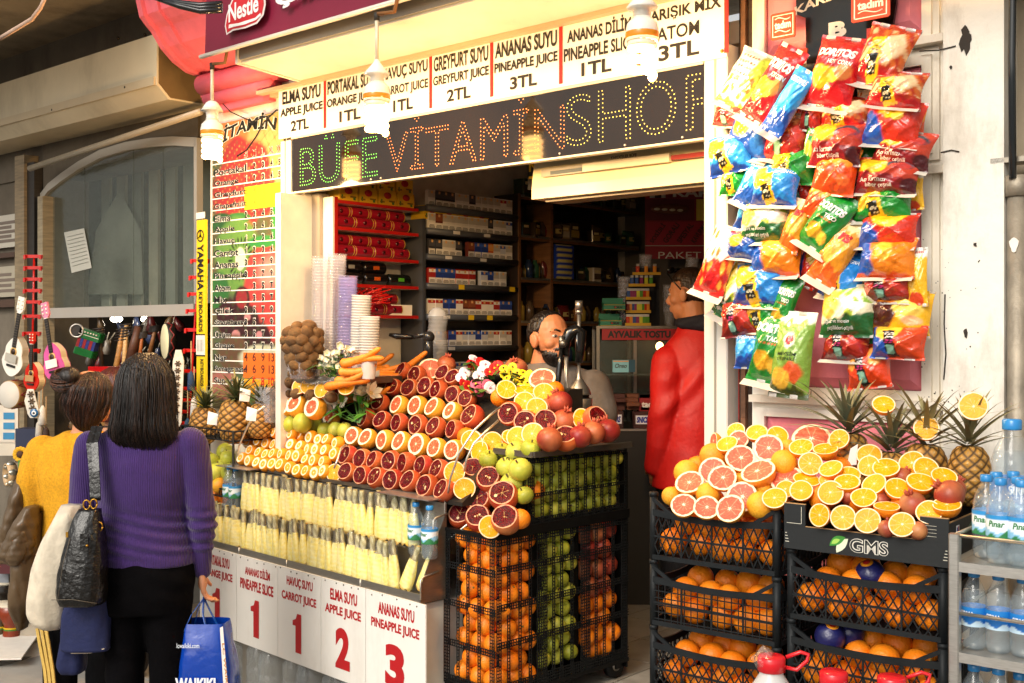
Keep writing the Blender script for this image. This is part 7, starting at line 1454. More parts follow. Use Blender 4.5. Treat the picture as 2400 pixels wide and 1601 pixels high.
rows_v = [[0, 5, 5, 5, 0, 0, 5, 0, 0, 0, 0, 3, 0], [0, 4, 0, 0, 0, 0, 0, 0, 0, 5, 0, 0, 7], [5, 5, 0, 0, 5, 4, 4, 2, 2, 6, 0, 7, 0], [1, 2, 2, 2, 1, 1, 1, 0, 7, 2, 0, 0, 0], [3, 3, 2, 2, 3, 4, 4, 1, 3, 3, 1, 2, 2], [4, 2, 4, 2, 3, 7, 7, 2, 7, 0, 3, 0, 3], [2, 2, 0, 2, 7, 7, 1, 0, 3, 4, 3, 1, 3]]
for r, vs_ in enumerate(rows_v):
 for k, v in enumerate(vs_):
  if rnd.random() < .05: continue
  put('cigarette_pack', Fa.m((XF-.016+rnd.uniform(-.004, .002), ca+.05+(cb-ca-.09)*(k+.5)/13, cz[r]+.001), rnd.uniform(-.08, .08)), '%s cigarette pack, %s along the %s shelf of the grey rack' % (PCN[v], ORD[k], ORD[r]), 'cigarette packs in the grey rack', v)
for k in range(4): put('tea_box', Fa.m((XF-.06, ca+.08+k*.13, 2.302)), 'yellow tea box on top of the grey rack, %s from the street' % ORD[k], 'tea boxes on the grey rack')
# brown shelves further in
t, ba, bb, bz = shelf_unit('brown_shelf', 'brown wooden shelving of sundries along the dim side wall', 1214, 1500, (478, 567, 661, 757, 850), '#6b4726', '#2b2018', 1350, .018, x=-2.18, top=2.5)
m = MB(hx('#7a5230')); y = hz_(1291, 600, -2.18).y; m.box(-2.36, -2.172, y-.012, y+.012, FZ+.3, 2.5); m.build('divider', WOOD, t)
m = MB(hx('#9a948a'))
for z in bz: m.box(-2.179, -2.1735, ba+.02, bb-.02, z-.004, z+.010)
m.build('edge_strip', METAL, t)
pal = ['#3a2c1c', '#6e5a22', '#8c7430', '#20301c', '#5c1c18', '#1c2a44', '#7a6a50', '#4a3a28', '#86572a', '#a89a80', '#2a4f38']
def sundry(i):
 r_ = random.Random(i+900); k = i % 3; m = MB(hx(pal[i % len(pal)]))
 if k == 0:
  m.box(-.04, .04, -.035, .035, 0, .09, .006); m.color(pal[(i*3+2) % len(pal)]); m.box(.04, .041, -.028, .028, .02, .055); m.color('#b8a878'); m.box(.041, .0416, -.02, .02, .06, .075)
 elif k == 1:
  m.grid(lambda u, v: (.03*math.sin(PI*v)**.6*math.cos(2*PI*u)*(1+.1*math.sin(u*25)), .05*math.sin(2*PI*u), .1*v), 18, 10, wrap=True); m.color('#b9a464'); m.box(.028, .03, -.02, .02, .035, .06)
 else:
  for a in (-.028, .03): m.lathe([(.002, 0), (.024, .0), (.024, .075), (.012, .092), (.012, .102), (.002, .104)], 12, (0, a, 0)); m.color(pal[(i+5) % len(pal)])
 return m.mesh(('small_carton', 'snack_packet', 'jar_pair')[k], FOIL if k == 1 else GLOSS)
SM = [sundry(i) for i in range(12)]
sk = 0
for r in range(5):
 n = 15
 for k in range(n):
  if rnd.random() < .12: continue
  yy = ba+.05+(bb-ba-.1)*(k+.5)/n; i = rnd.randrange(12)
  o = link(('small_carton', 'snack_packet', 'preserve_jar')[i % 3], SM[i], None, Fa.m((-2.22+rnd.uniform(-.02, .015), yy, bz[r]+.001), rnd.uniform(-.3, .3)) @ Matrix.Scale(rnd.uniform(.8, 1.25), 4)); sk += 1
  tag(o, '%s in dull colours, %s along the %s brown shelf' % (('small carton', 'snack packet', 'preserve jar')[i % 3], ORD[k], ORD[r]), ('carton', 'snack packet', 'jar')[i % 3], 'sundries on the brown shelves')
m = MB(hx('#1f3fa0')); a = hz_(1298, 572, -2.15); b = hz_(1345, 655, -2.15); m.grid(lambda u, v: (-2.15+.02*math.sin(PI*u)*math.sin(PI*v), a.y+(b.y-a.y)*u, b.z+(a.z-b.z)*v), 12, 24, lambda u, v: hx('#cfc272') if (v*6) % 1 < .5 and .1 < u < .85 else hx('#1f3fa0')); tag(m.build('biscuit_pack', FOIL, None, Fa.M), 'blue and cream striped biscuit pack hanging on the brown shelf', 'biscuit pack')
# half lowered shutter with the shop's name
t = thing('inner_shutter', 'cream half lowered roller shutter box with a small printed name', 'shutter', Fa.M); y = .13
P = lambda px, py: Fa.hit(px, py, y)
x0, x1 = P(1246, 440).x, XR-.003; zb_, zt_ = P(1400, 452).z, P(1400, 408).z
m = MB(hx('#e9d9b0')); m.prism([(y, zb_), (y+.16, zb_), (y+.16, zt_+.1), (y+.02, zt_+.1), (y, zt_-.03)], x0, x1, 'x'); m.build('bottom_box', ALU, t)
m = MB(hx('#8a7c62')); m.box(x0+.05, x1, y+.03, y+.14, zb_-.012, zb_-.0005); m.build('seal', ALU, t)
m = MB(hx('#d9cdb4')); m.box(P(1372, 380).x, P(1575, 380).x, y-.02, y-.002, zt_+.012, 2.372); m.color('#8c8478'); m.box(x0+.06, P(1370, 380).x, y-.01, y-.002, zt_+.012, 2.372); m.build('panel', ALU, t)
m = MB(hx('#24404f')); m.box(P(1294, 380).x, P(1368, 380).x, y-.012, y-.0105, 2.345, 2.36); m.color('#8a1a14'); m.box(P(1580, 340).x, XR-.004, y-.022, y-.002, 2.345, 2.362); m.color('#2b2620'); m.text('KARDEŞLER BÜFE', P(1440, 370).x, P(1500, 370).x, P(1470, 374).z, P(1470, 363).z, y-.0225, .03); m.build('lettering', LETTER, t)
m = MB(hx('#16120c')); a = Fa.hit(1237, 372, .35); b = Fa.hit(1263, 442, .35); m.box(a.x, b.x, .35, .36, b.z, a.z+.35); v_ = thing('hanging_sign', 'narrow black hanging sign with yellow capital letters inside the opening', 'sign', Fa.M); m.build('board', SATIN, v_)
m = MB(hx('#e0b51c')); h_ = (a.z-b.z)
for k, ch in enumerate('TN'): m.text(ch, a.x+.008, b.x-.008, b.z+.006+k*h_*.52, b.z+h_*.42+k*h_*.52, .3485, .04)
m.build('lettering', LETTER, v_)
# poster on the back wall
Yp = 6.95; wp = lambda px, py, d=0: at(px, py, Yp-d)
t = thing('food_poster', 'dark red poster of filled rolls with white capitals at the back', 'poster')
def quad(m, px0, py0, px1, py1, d, col): m.color(col); A, B = wp(px0, py1, d), wp(px1, py0, d); m.box(A.x, B.x, A.y, A.y+.001, A.z, B.z)
m = MB(); quad(m, 1512, 430, 1760, 607, 0, '#8a1426'); quad(m, 1513, 467, 1628, 517, .004, '#5f0c1a'); quad(m, 1516, 520, 1760, 574, .004, '#9a1a30'); quad(m, 1632, 467, 1760, 517, .004, '#d9c24a'); m.build('sheet', PRINT, t)
m = MB(hx('#6b3a1c')); A = wp(1570, 490, .02); m.ball(A, .05, 20, 10, (2.4, .2, .62)); m.color('#d9cdb0')
for k in range(4): m.ball(wp(1540+k*18, 490+k, .035), .014, 10, 6, (1.4, .3, .6))
m.color('#8a5a2c'); m.ball(wp(1690, 490, .02), .05, 16, 10, (1.6, .2, .6)); m.build('roll_picture', PRINT, t)
m = MB(hx('#d6cfc6'))
def pt(body, px0, py0, px1, py1, b=.02, rot=0, col='#d6cfc6', keep=False): m.color(col); A, B = wp(px0, py1, .006), wp(px1, py0, .006); m.text(body, A.x, B.x, A.z, B.z, A.y, b, rot=rot, keep=keep)
pt('KARTAL', 1577, 440, 1745, 462, .04); quad(m, 1523, 438, 1560, 464, .006, '#cfc8c0'); quad(m, 1535, 444, 1550, 464, .008, '#3a1418'); pt('PAKET SERVİS', 1543, 585, 1760, 606, .0); quad(m, 1512, 575, 1760, 577, .006, '#b8a8a0')
for k, w in enumerate(('SOSİSLİ', 'GORALI', 'SPESYAL', 'KAVURMA')): A = wp(1540+33*k, 546, .007); m.color('#3a0c16'); m.text(w, A.x-.07, A.x+.07, A.z-.018, A.z+.018, A.y, .03, rot=.95)
m.build('lettering', LETTER, t)
# toast cabinet and counter
Yc = 6.3; cp = lambda px, py, d=0: at(px, py, Yc+d)
t = thing('toast_cabinet', 'aluminium and glass toast cabinet with a red name strip and lit bulb', 'cabinet')
A, B = cp(1398, 1000), cp(1600, 768); Z_ = lambda py: cp(0, py).z
m = MB(hx('#8d877b'))
for px in (1398, 1485, 1590):
 X_ = cp(px, 800).x; m.box(X_, X_+.018, Yc, Yc+.018, Z_(1000), Z_(768)); m.box(X_, X_+.018, Yc+.33, Yc+.35, Z_(1000), Z_(768))
m.box(A.x, B.x, Yc-.001, Yc+.35, Z_(770), Z_(764)); m.build('frame', METAL, t)
m = MB(hx('#a3161c')); m.box(A.x+.03, B.x, Yc-.012, Yc-.002, Z_(797), Z_(771)); m.build('name_strip', PRINT, t)
m = MB(hx('#17100c')); a, b = cp(1424, 792, -.014), cp(1572, 775, -.014); m.text('AYVALIK TOSTU', a.x, b.x, a.z, b.z, Yc-.0135, .05); m.build('lettering', LETTER, t)
m = MB((.2, .2, .2)); m.box(A.x+.02, B.x, Yc+.004, Yc+.006, Z_(990), Z_(798)); m.build('pane', GLASS, t)
m = MB(hx('#1f1a15')); m.box(A.x, B.x, Yc+.35, Yc+.36, Z_(1000), Z_(768)); m.box(A.x, B.x, Yc, Yc+.35, Z_(1002), Z_(998)); m.build('casing', SATIN, t)
m = MB((1, .6, .25)); c = cp(1546, 812, .12); m.ball(c, .022, 14, 9, (1, 1, 1.2)); m.build('bulb', glow('toast_bulb', (1, .55, .2), 22), t)
m = MB(hx('#c98a3a')); c = cp(1546, 830, .12); m.lathe([(.02, .012), (.045, -.01), (.046, -.014)], 18, c, cap=False); m.build('bulb_shade', METAL, t)
# things on the cabinet top
zt_ = Z_(764)+.001
def lighter_tray(px, pz, label, open_=True):
 c = cp(px, 0, .04); t = thing('lighter_tray', label, 'display tray', Matrix.Translation((c.x, Yc+.04, pz))); m = MB(hx('#2f7d5c')); m.box(-.06, .06, 0, .004, 0, .03); m.box(-.06, .06, .12, .124, 0, .07); m.box(-.06, -.056, .004, .12, 0, .045); m.box(.056, .06, .004, .12, 0, .045); m.color('#b5952c'); m.box(-.06, .06, -.001, 0, 0, .003); m.box(-.06, .06, -.001, 0, .027, .030); m.build('tray', CARD, t)
 m = MB(hx('#16100c')); m.text('TOKAI', -.005, .045, .008, .022, -.0015, .06); m.color('#c9301c'); m.ball((.006, -.001, .015), .005, 8, 5, (1, .2, 1)); m.build('lettering', LETTER, t)
lighter_tray(1432, zt_, 'green tray of lighters standing lowest on the toast cabinet'); lighter_tray(1440, zt_+.09, 'green lighter tray propped above the other one', True)
def lighter(i):
 m = MB(hx(('#b5341c', '#4f8a2c', '#c9c23a', '#8a2c5c', '#2c4f8a', '#d98a2c')[i])); m.box(-.011, .011, -.006, .006, 0, .05, .003); b = MB(hx('#c4bfb4')); b.box(-.010, .010, -.006, .006, .05, .064, .002); return (m.mesh('lighter', GLOSS), [('metal_top', b.mesh('metal_top', METAL))])
lib('lighter', 'lighter', [lighter(i) for i in range(6)])
tr_ = thing('lighter_stand', 'tiered yellow stand of lighters on the toast cabinet', 'display stand'); m = MB(hx('#c99a1e')); md = MB(hx('#1c1712'))
tiers = [(762, 7, 1468, 1522), (732, 9, 1470, 1522), (701, 7, 1470, 1522), (670, 5, 1476, 1532), (643, 3, 1485, 1545)]
for r, (py, n, pa, pb_) in enumerate(tiers):
 d = .06+.035*r; a, b = cp(pa, py, d), cp(pb_, py, d); m.box(a.x-.008, b.x+.008, Yc+d-.008, Yc+d-.005, a.z-.004, a.z+.012); md.box(a.x-.008, b.x+.008, Yc+d-.005, Yc+d+.028, a.z-.004, a.z); md.box(a.x-.006, b.x+.006, Yc+d+.028, Yc+d+.03, zt_, a.z+.04)
 for k in range(n): put('lighter', Matrix.Translation((a.x+(b.x-a.x)*(k+.5)/n, Yc+d+.01, a.z+.0005)), 'lighter %s along the %s tier of the yellow stand' % (ORD[k], ORD[r]), 'lighters on the yellow stand', scale=.95)
m.build('tier_front', CARD, tr_); md.build('tier', CARD, tr_)
def cup(m, h=.11, r0=.027, r1=.039):
 m.lathe([(.001, .001), (r0, 0), (r1, h-.004), (r1+.0025, h-.003), (r1+.0025, h)], 20, cap=False)
def cup_stack(M, n, pitch, label, mat, grp=None, s=1.0):
 m = MB((.85, .85, .88))
 for k in range(n):
  z = k*pitch
  if k == n-1 or k == 0: pr = [(.027, z), (.039, z+.106)]
  m.lathe([(.0355+.0035*0, z+.085), (.0392, z+.1055), (.0425, z+.1065), (.0425, z+.110), (.0395, z+.110)], 20, cap=False)
 m.lathe([(.026, 0), (.0385, .104)], 20, cap=False); z = (n-1)*pitch; m.lathe([(.026, z), (.0385, z+.104)], 20, cap=False)
 o = m.build('cup_stack', mat, None, M @ Matrix.Scale(s, 4)); tag(o, label, 'cup stack', grp); return o
def inv(p, tilt=0, ax='Y'): return Matrix.Translation(p) @ Matrix.Rotation(tilt, 4, ax)
c = cp(1463, 690, .2); cup_stack(inv((c.x, c.y, zt_)), 9, .022, 'tall stack of clear cups on the toast cabinet beside the lighters', CUPM)
c = cp(1513, 640, .28); cup_stack(inv((c.x, c.y, zt_+.2)), 6, .022, 'clear cups stacked behind the top lighter tier', CUPM); c = cp(1568, 670, .25); cup_stack(inv((c.x, c.y, zt_)), 7, .022, 'clear cups stacked near the head of the man in red', CUPM)
c = cp(1608, 640, .25); cup_stack(inv((c.x, c.y, zt_+.14), .15), 8, .022, 'leaning cup stack under the red poster', CUPM)
# chocolate counter
t = thing('glass_counter', 'low dark counter with a glass top of chocolate boxes', 'counter'); Yk = 5.95; kp = lambda px, py, d=0: at(px, py, Yk+d); a, b = kp(1330, 1200), kp(1640, 1005)
m = MB(hx('#2b2822')); m.box(a.x, b.x, Yk, Yk+.3, FZ, kp(0, 1008).z); m.build('base', SATIN, t); m = MB(hx('#b8b0a2')); m.box(a.x, b.x, Yk-.008, Yk+.002, kp(0, 1010).z, kp(0, 1005).z); m.build('edge', METAL, t)
zk = kp(0, 1005).z
def choc(px, d, z, w, h, col, txt, tc, label, l=.1):
 c = kp(px, 0, d); t = thing('chocolate_box', label, 'chocolate box', Matrix.Translation((c.x, Yk+d, z))); m = MB(hx(col)); m.box(-w/2, w/2, 0, l, 0, h); m.build('carton', CARD, t)
 if txt:
  m = MB(hx('#e8e6e4')); m.box(-w*.44, w*.44, -.0012, -.0005, h*.28, h*.82); m.color(tc); m.text(txt, -w*.40, w*.40, h*.36, h*.74, -.0018, .06, shear=.2); m.build('lettering', LETTER, t)
choc(1432, .02, zk, .13, .09, '#3a1a12', 'SNICKERS', '#1f2f8a', "brown chocolate bar box, blue letters on white, by the seller's elbow"); choc(1515, .01, zk, .13, .085, '#401a12', 'SNICKERS', '#1f2f8a', 'brown chocolate bar box with blue letters, against the red jacket')
t2 = thing('nut_box', 'small red card box with white lettering on the chocolate counter', 'box', Matrix.Translation((kp(1532, 0).x, Yk+.12, zk+.085))); m = MB(hx('#8a1418')); m.box(-.06, .06, 0, .06, 0, .09); m.build('carton', CARD, t2); m = MB(hx('#e0d8d0')); m.text('tadım', -.05, .05, .02, .055, -.0015, .04); m.build('lettering', LETTER, t2)
for i in range(16): choc(1418+(i % 4)*32+rnd.uniform(-4, 4), .12+.02*(i % 3), zk+.09+.022*(i//4), .075, .02, ('#2b1410', '#4a2014', '#6b3a1c', '#1c1418')[i % 4], None, None, 'thin chocolate box in the counter pile, %s' % ('layer %s, %s along' % (('lowest', 'second', 'third', 'top')[i//4], ORD[i % 4])), .08)
t3 = thing('wafer_box', 'pale blue biscuit box standing on the chocolate counter', 'box', Matrix.Translation((kp(1465, 0).x, Yk+.1, kp(0, 872).z))); m = MB(hx('#7fb9c4')); m.box(-.055, .03, 0, .05, -.005, .06); m.color('#1d4a5c'); m.box(.03, .065, .005, .05, -.004, .062); m.build('carton', CARD, t3); m = MB(hx('#1c1a1a')); m.text('Oreo', -.045, .02, .018, .042, -.001, .02, shear=.3); m.color('#d98a3a'); m.box(-.054, .029, -.0008, 0, .052, .057); m.build('lettering', LETTER, t3)
m = MB((.3, .3, .3)); a, b = kp(1400, 0), kp(1530, 0); m.box(a.x, b.x, Yk+.02, Yk+.28, kp(0, 880).z, kp(0, 877).z); m.box(a.x, a.x+.004, Yk+.02, Yk+.28, zk, kp(0, 880).z); tag(m.build('glass_shelf', GLASS, None), 'glass shelf over the chocolate boxes', 'shelf')
# ================================================================ the music shop next door
ms_ = thing('music_shop', 'neighbouring music shop with an arched window and dim open front', 'shop', Fa.M)
q = lambda px, py, y=.12: Fa.hit(px, py, y)
xL, xR_ = q(103, 600).x, q(466, 600).x; zbm, zt = q(300, 729).z, q(300, 330).z
m = MB(hx('#6f6557')); m.box(-9, -3.13, .14, .5, 2.75, 6.5); m.box(-9, xL-.12, .16, .5, 0, 2.75); m.build('wall', GREYPLASTER, ms_)
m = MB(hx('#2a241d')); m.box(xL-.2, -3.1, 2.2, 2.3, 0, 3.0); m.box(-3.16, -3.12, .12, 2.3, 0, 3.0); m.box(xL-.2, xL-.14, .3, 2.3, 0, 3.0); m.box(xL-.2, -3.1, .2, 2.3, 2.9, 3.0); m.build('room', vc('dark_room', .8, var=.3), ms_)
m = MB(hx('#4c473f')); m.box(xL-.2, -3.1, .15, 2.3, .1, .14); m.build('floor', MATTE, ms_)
# arched frame
apts = [q(*p) for p in ((103, 470), (118, 450), (150, 425), (190, 398), (240, 372), (300, 354), (360, 345), (410, 342), (466, 345))]
m = MB(hx('#a39d92'))
for a, b in zip(apts, apts[1:]): m.add([(a.x, .10, a.z), (b.x, .10, b.z), (b.x, .10, b.z+.052), (a.x, .10, a.z+.052), (a.x, .14, a.z), (b.x, .14, b.z), (b.x, .14, b.z+.052), (a.x, .14, a.z+.052)], [(0, 1, 2, 3), (0, 4, 5, 1), (3, 2, 6, 7)], sm=False)
m.box(xL-.03, xL, .10, .14, 0.1, apts[0].z+.05); m.box(xR_-.02, xR_+.01, .10, .14, zbm, apts[-1].z+.05); m.color('#a7a097'); m.box(xL, xR_, .085, .14, zbm-.035, zbm+.03); m.build('window_frame', ALU, ms_)
m = MB((.1, .1, .1)); P = [(a.x, a.z) for a in apts]; m.add([(x, .12, z) for x, z in [(xL, zbm+.03)]+P+[(xR_, zbm+.03)]], [tuple(range(len(P)+2))[::-1]]); m.color('#4a4f47')
for f in (.30, .62, .8): x = xL+(xR_-xL)*f; m.box(x-.002, x+.002, .117, .119, zbm, zt-.08+(.06 if f > .5 else -.02))
m.build('pane', GLASS, ms_)
# spandrel above the arch, things dimly seen behind the glass
m = MB(hx('#5c5346')); n = len(apts)
for a, b in zip(apts, apts[1:]): m.add([(a.x, .115, a.z+.05), (b.x, .115, b.z+.05), (b.x, .115, 3.1), (a.x, .115, 3.1)], [(0, 1, 2, 3)])
m.build('spandrel', GREYPLASTER, ms_)
m = MB(hx('#5d6258'))
for k in range(9): x = xL+.05+(xR_-xL)*k/9; m.color(('#8a9082', '#9a9d8e', '#767c70', '#a0a08a')[k % 4]); m.box(x, x+.11, .5, .52, zbm+.05, zt+.1)
m.color('#858a7c'); m.add([(q(205, 690, .45).x, .45, q(205, 690, .45).z), (q(335, 690, .45).x, .45, q(335, 690, .45).z), (q(330, 560, .45).x, .45, q(330, 540, .45).z), (q(280, 445, .45).x, .45, q(280, 445, .45).z), (q(225, 540, .45).x, .45, q(225, 540, .45).z)], [(0, 1, 2, 3, 4)]); m.build('window_backing', vc('dusty_panels', .8, var=.3, ns=4), ms_)
m = MB(hx('#b9b7ac')); c0, c1, c2, c3 = q(150, 545, .112), q(197, 535, .112), q(215, 628, .112), q(168, 640, .112); m.add([c0, c1, c2, c3], [(3, 2, 1, 0)]); m.color('#6f7068')
for k in range(9):
 a = c0.lerp(c3, .12+.09*k)+Vector((.03, -.001, 0)); b = c1.lerp(c2, .12+.09*k)+Vector((-.02, -.001, 0)); m.bar(a, b, .006, .001, (0, 1, 0))
tag(m.build('notice', PRINT, None, Fa.M), 'faded price notice taped tilted inside the arched window', 'notice')
# shutter box
zb_ = q(470, 252, .1).z; e1 = Fa.hitz(395, 233, zb_); e0 = Fa.hit(363, 200, e1.y-.07); YS = e1.y-.07
sb = thing('shutter_box', 'long dented cream shutter box over the music shop window', 'shutter box', Fa.M)
xr = e1.x; ztop = Fa.hit(362, 80, YS).z
m = MB(hx('#d2c4a6')); m.prism([(YS, e0.z), (e1.y, zb_), (.12, zb_), (.12, ztop), (YS, ztop)], -9, xr, 'x'); m.build('casing', vc('dull_cream_metal', .33, var=.18, ns=2.5, rvar=.1, bump=.06, bs=4, dirt='#6d5a3c', dscale=2.2, damt=.35), sb)
m = MB(hx('#c0ae8e')); m.box(-9, xr-.01, YS-.012, YS-.001, e0.z, e0.z+.045); m.build('lip', ALU, sb)
m = MB(hx('#6e5734')); m.prism([(YS+.01, e0.z+.01), (e1.y+.01, zb_+.01), (.12, zb_+.01), (.12, ztop), (YS+.01, ztop)], xr+.0005, xr+.004, 'x'); m.build('end_cap', vc('brown_end', .5, var=.4, ns=4, bump=.1), sb)
m = MB(hx('#2a2118'))
for px, py in ((341, 82), (278, 90), (296, 205), (125, 258)): c = Fa.hit(px, py, YS-.002); m.ball((c.x, YS-.006, c.z), .010, 8, 5)
m.build('screw', METAL, sb)
m = MB(hx('#a89a84')); a, b = Fa.hit(70, 395, -.05), Fa.hit(470, 262, -.02); m.tube([a, b], .02, 8); m.build('roller_tube', ALU, sb)
# concrete balcony overhead
m = MB(hx('#ab9a80')); zc = 3.62; m.box(-9, -3.2, -1.6, .15, zc, zc+.25); m.color('#c9a596'); m.box(-9, -4.2, -1.75, -1.3, zc-.03, zc+.6)
tag(m.build('balcony', GREYPLASTER, None, Fa.M), 'stained concrete balcony slab above the music shop', 'balcony')
m = MB(hx('#c8a894')); m.tube([Fa.hit(px, py, -1.1) for px, py in ((0, 90), (30, 72), (75, 45), (95, 18), (108, -10))], .01, 6); tag(m.build('conduit', MATTE, None, Fa.M), 'thin pale conduit bent along the balcony underside', 'conduit')
# posts and notices at the far end
m = MB(hx('#8c7a5e')); a, b = q(38, 600, .05), q(60, 600, .05); m.box(a.x, b.x, .04, .14, 0, q(50, 365, .05).z); m.color('#2a241e'); m.box(b.x, b.x+.10, .06, .14, 0, q(70, 380, .05).z); m.color('#9a8b70'); a = q(88, 600, .05); m.box(a.x, a.x+.07, .05, .13, .1, q(95, 460, .05).z); m.build('post', WOOD, ms_)  # dark strip between the posts colours in the shade of the gap
for i, (x0, y0, x1, y1, lines) in enumerate(((-30, 500, 41, 585, 5), (-30, 622, 41, 698, 4))):
 t = thing('wall_notice', 'white notice board at the picture edge, %s' % ('the upper one with bold lines', 'the lower one in a brown frame')[i], 'notice', Fa.M); m = MB(hx('#c9c1b2') if i == 0 else hx('#b0a692')); a, b = q(x0, y1, .12), q(x1, y0, .12); m.box(a.x, b.x, .12, .15, a.z, b.z); m.build('board', PRINT, t); m = MB(hx('#77685c'))
 for k in range(lines): z = a.z+(b.z-a.z)*(.15+.7*k/lines); m.box(a.x+.1, b.x-.04-.05*(k % 2), .1185, .1195, z, z+.022)
 m.build('lettering', LETTER, t)
m = MB(hx('#4d3526')); m.box(-9, q(40, 600).x, .10, .155, q(20, 600).z-.012, q(20, 596).z+.01); m.box(-9, q(40, 700).x, .10, .155, q(20, 720).z, q(20, 702).z); m.build('wood_trim', WOOD, ms_)
# lit globe spots inside
for i, (px, py) in enumerate(((273, 748), (345, 748))):
 c = Fa.hit(px, py, .5); t = thing('ceiling_spot', 'bright round ceiling lamp in the music shop, %s' % ('nearer the guitars', 'nearer the yellow strip')[i], 'lamp', Fa.m(c)); m = MB((1, .9, .8)); m.ball((0, 0, 0), .04, 16, 10, (1, 1, .55)); m.build('diffuser', glow('white_spot', (1, .86, .66), 28), t); m = MB(hx('#d9d4c8')); m.lathe([(.03, .028), (.03, .06), (.01, .06)], 14); m.build('fitting', GLOSS, t)
# ---- instruments
def guitar(px, py, Yg, h, rot, body, head, label, card=None):
 """Small guitar hanging by its head: waisted body, neck, pegged head, bridge and rosette."""
 w = at(px, py, Yg); k = h; t = thing('toy_guitar', label, 'guitar', Matrix.Translation(w) @ Matrix.Rotation(-.45, 4, 'Z') @ Matrix.Rotation(rot, 4, 'Y'), 'small guitars hung by the shop door')
 def outline(s): return [(s*k*(.30+.055*math.cos(2*a)+.045*math.sin(a)*-1-.075*math.exp(-((math.sin(a)-.12)/.28)**2))*math.cos(a), s*k*.46*math.sin(a)) for a in [2*PI*i/40 for i in range(40)]]
 m = MB(hx(body)); m.prism(outline(1), 0, .045, 'y'); m.build('body', GLOSS, t)
 m = MB(hx('#d8c6a4') if body != '#e8e2d6' else hx('#b9b0a2')); m.prism(outline(1.012), .004, .041, 'y'); m.build('rim', GLOSS, t)
 m = MB(hx('#c9a25c')); m.lathe([(k*.105, 0), (k*.105, .0016)], 24, M=Matrix.Translation((0, -.0003, k*.12)) @ Matrix.Rotation(PI/2, 4, 'X')); m.color('#3a2414'); m.lathe([(k*.07, 0), (k*.07, .0026)], 24, M=Matrix.Translation((0, -.0006, k*.12)) @ Matrix.Rotation(PI/2, 4, 'X')); m.build('rosette', PRINT, t)
 m = MB(hx('#1c1714')); m.box(-k*.055, k*.055, -.006, -.0005, k*.22, k*1.02); m.color('#6a5a44')
 for j in range(13): m.box(-k*.055, k*.055, -.0072, -.006, k*(.27+.058*j), k*(.275+.058*j))
 m.color('#e8e2d6'); m.box(-k*.06, k*.06, -.008, -.0004, k*1.02, k*1.035); m.build('neck', SATIN, t)
 m = MB(hx(head)); m.prism([(-k*.06, k*1.035), (k*.06, k*1.035), (k*.115, k*1.12), (k*.10, k*1.40), (-k*.10, k*1.40), (-k*.115, k*1.12)], -.004, .008, 'y'); m.build('headstock', GLOSS, t)
 m = MB(hx('#efe9dc'))
 for s_ in (-1, 1):
  for j in range(3): m.ball((s_*k*.06, -.007, k*(1.14+.09*j)), k*.022, 8, 5)
 m.build('tuning_peg', GLOSS, t)
 m = MB(hx('#1a1512')); m.box(-k*.13, k*.13, -.009, -.0004, -k*.24, -k*.19); m.build('bridge', SATIN, t)
 if card: m = MB(hx(card)); m.box(-k*.19, k*.17, -.012, -.0105, -k*.13, k*.06); m.build('price_card', CARD, t)
guitar(30, 836, 6.1, .237, .22, '#e8e2d6', '#e6e2da', 'white toy guitar hanging farthest out, a grey card on it', '#a8a296'); guitar(124, 849, 6.0, .233, -.20, '#d65a9a', '#e08aa6', 'pink toy guitar with a white price card', '#ece6dc'); guitar(73, 884, 5.8, .167, .04, '#c4200f', '#c4200f', 'red toy ukulele with a brown price card', '#b08452')
def clipstrip(pts, label, n, Yg):
 t = thing('clip_strip', label, 'display strip'); m = MB(hx('#b3170f')); P = [at(x, y, Yg) for x, y in pts]; m.tube(P, .006, 6)
 for k in range(n):
  f = k/(n-1)*(len(P)-1); i = min(len(P)-2, int(f)); c = P[i].lerp(P[i+1], f-i); m.box(c.x-.05, c.x+.05, c.y-.012, c.y-.002, c.z-.012, c.z+.006)
  for s_ in (-.048, .04): m.box(c.x+s_, c.x+s_+.010, c.y-.03, c.y-.012, c.z-.02, c.z+.004)
 m.build('hook', GLOSS, t)
clipstrip(((80, 600), (78, 720), (74, 900)), 'red plastic hook strip behind the toy guitars', 10, 6.3); clipstrip(((470, 610), (458, 740), (448, 900), (445, 990)), 'red plastic hook strip hung with straps beside the yellow sign', 11, 6.05)
def drum(px, py, Yg, r, L, yaw, label, skin='#cfc8bc', shell='#b08a54', nm='drum'):
 w = at(px, py, Yg); t = thing(nm, label, 'drum', Matrix.Translation(w) @ Matrix.Rotation(yaw, 4, 'Z') @ Matrix.Rotation(PI/2, 4, 'X')); m = MB(hx(shell)); m.lathe([(r*.96, 0), (r, -.005), (r, -L), (r*.96, -L)], 30); m.color('#7d1a14')
 for k in range(9): a, b = 2*PI*k/9, 2*PI*(k+.5)/9; m.tube([(r*1.01*math.cos(a), r*1.01*math.sin(a), -.01), (r*1.01*math.cos(b), r*1.01*math.sin(b), -L+.01), (r*1.01*math.cos(a+2*PI/9), r*1.01*math.sin(a+2*PI/9), -.01)], .004, 5)
 m.build('shell', WOOD, t); m = MB(hx(skin)); m.lathe([(.001, .003), (r*.93, .002), (r*.99, -.004)], 30, cap=False); m.build('skin', vc('drum_skin', .6, var=.12, ns=5), t)
drum(20, 925, 6.2, .078, .10, -.35, 'white skinned drum with red lacing under the white guitar')
drum(386, 800, 6.4, .105, .04, -1.05, 'large frame drum with a pale yellow skin and black rim', '#e3d9ae', '#191614', 'frame_drum')
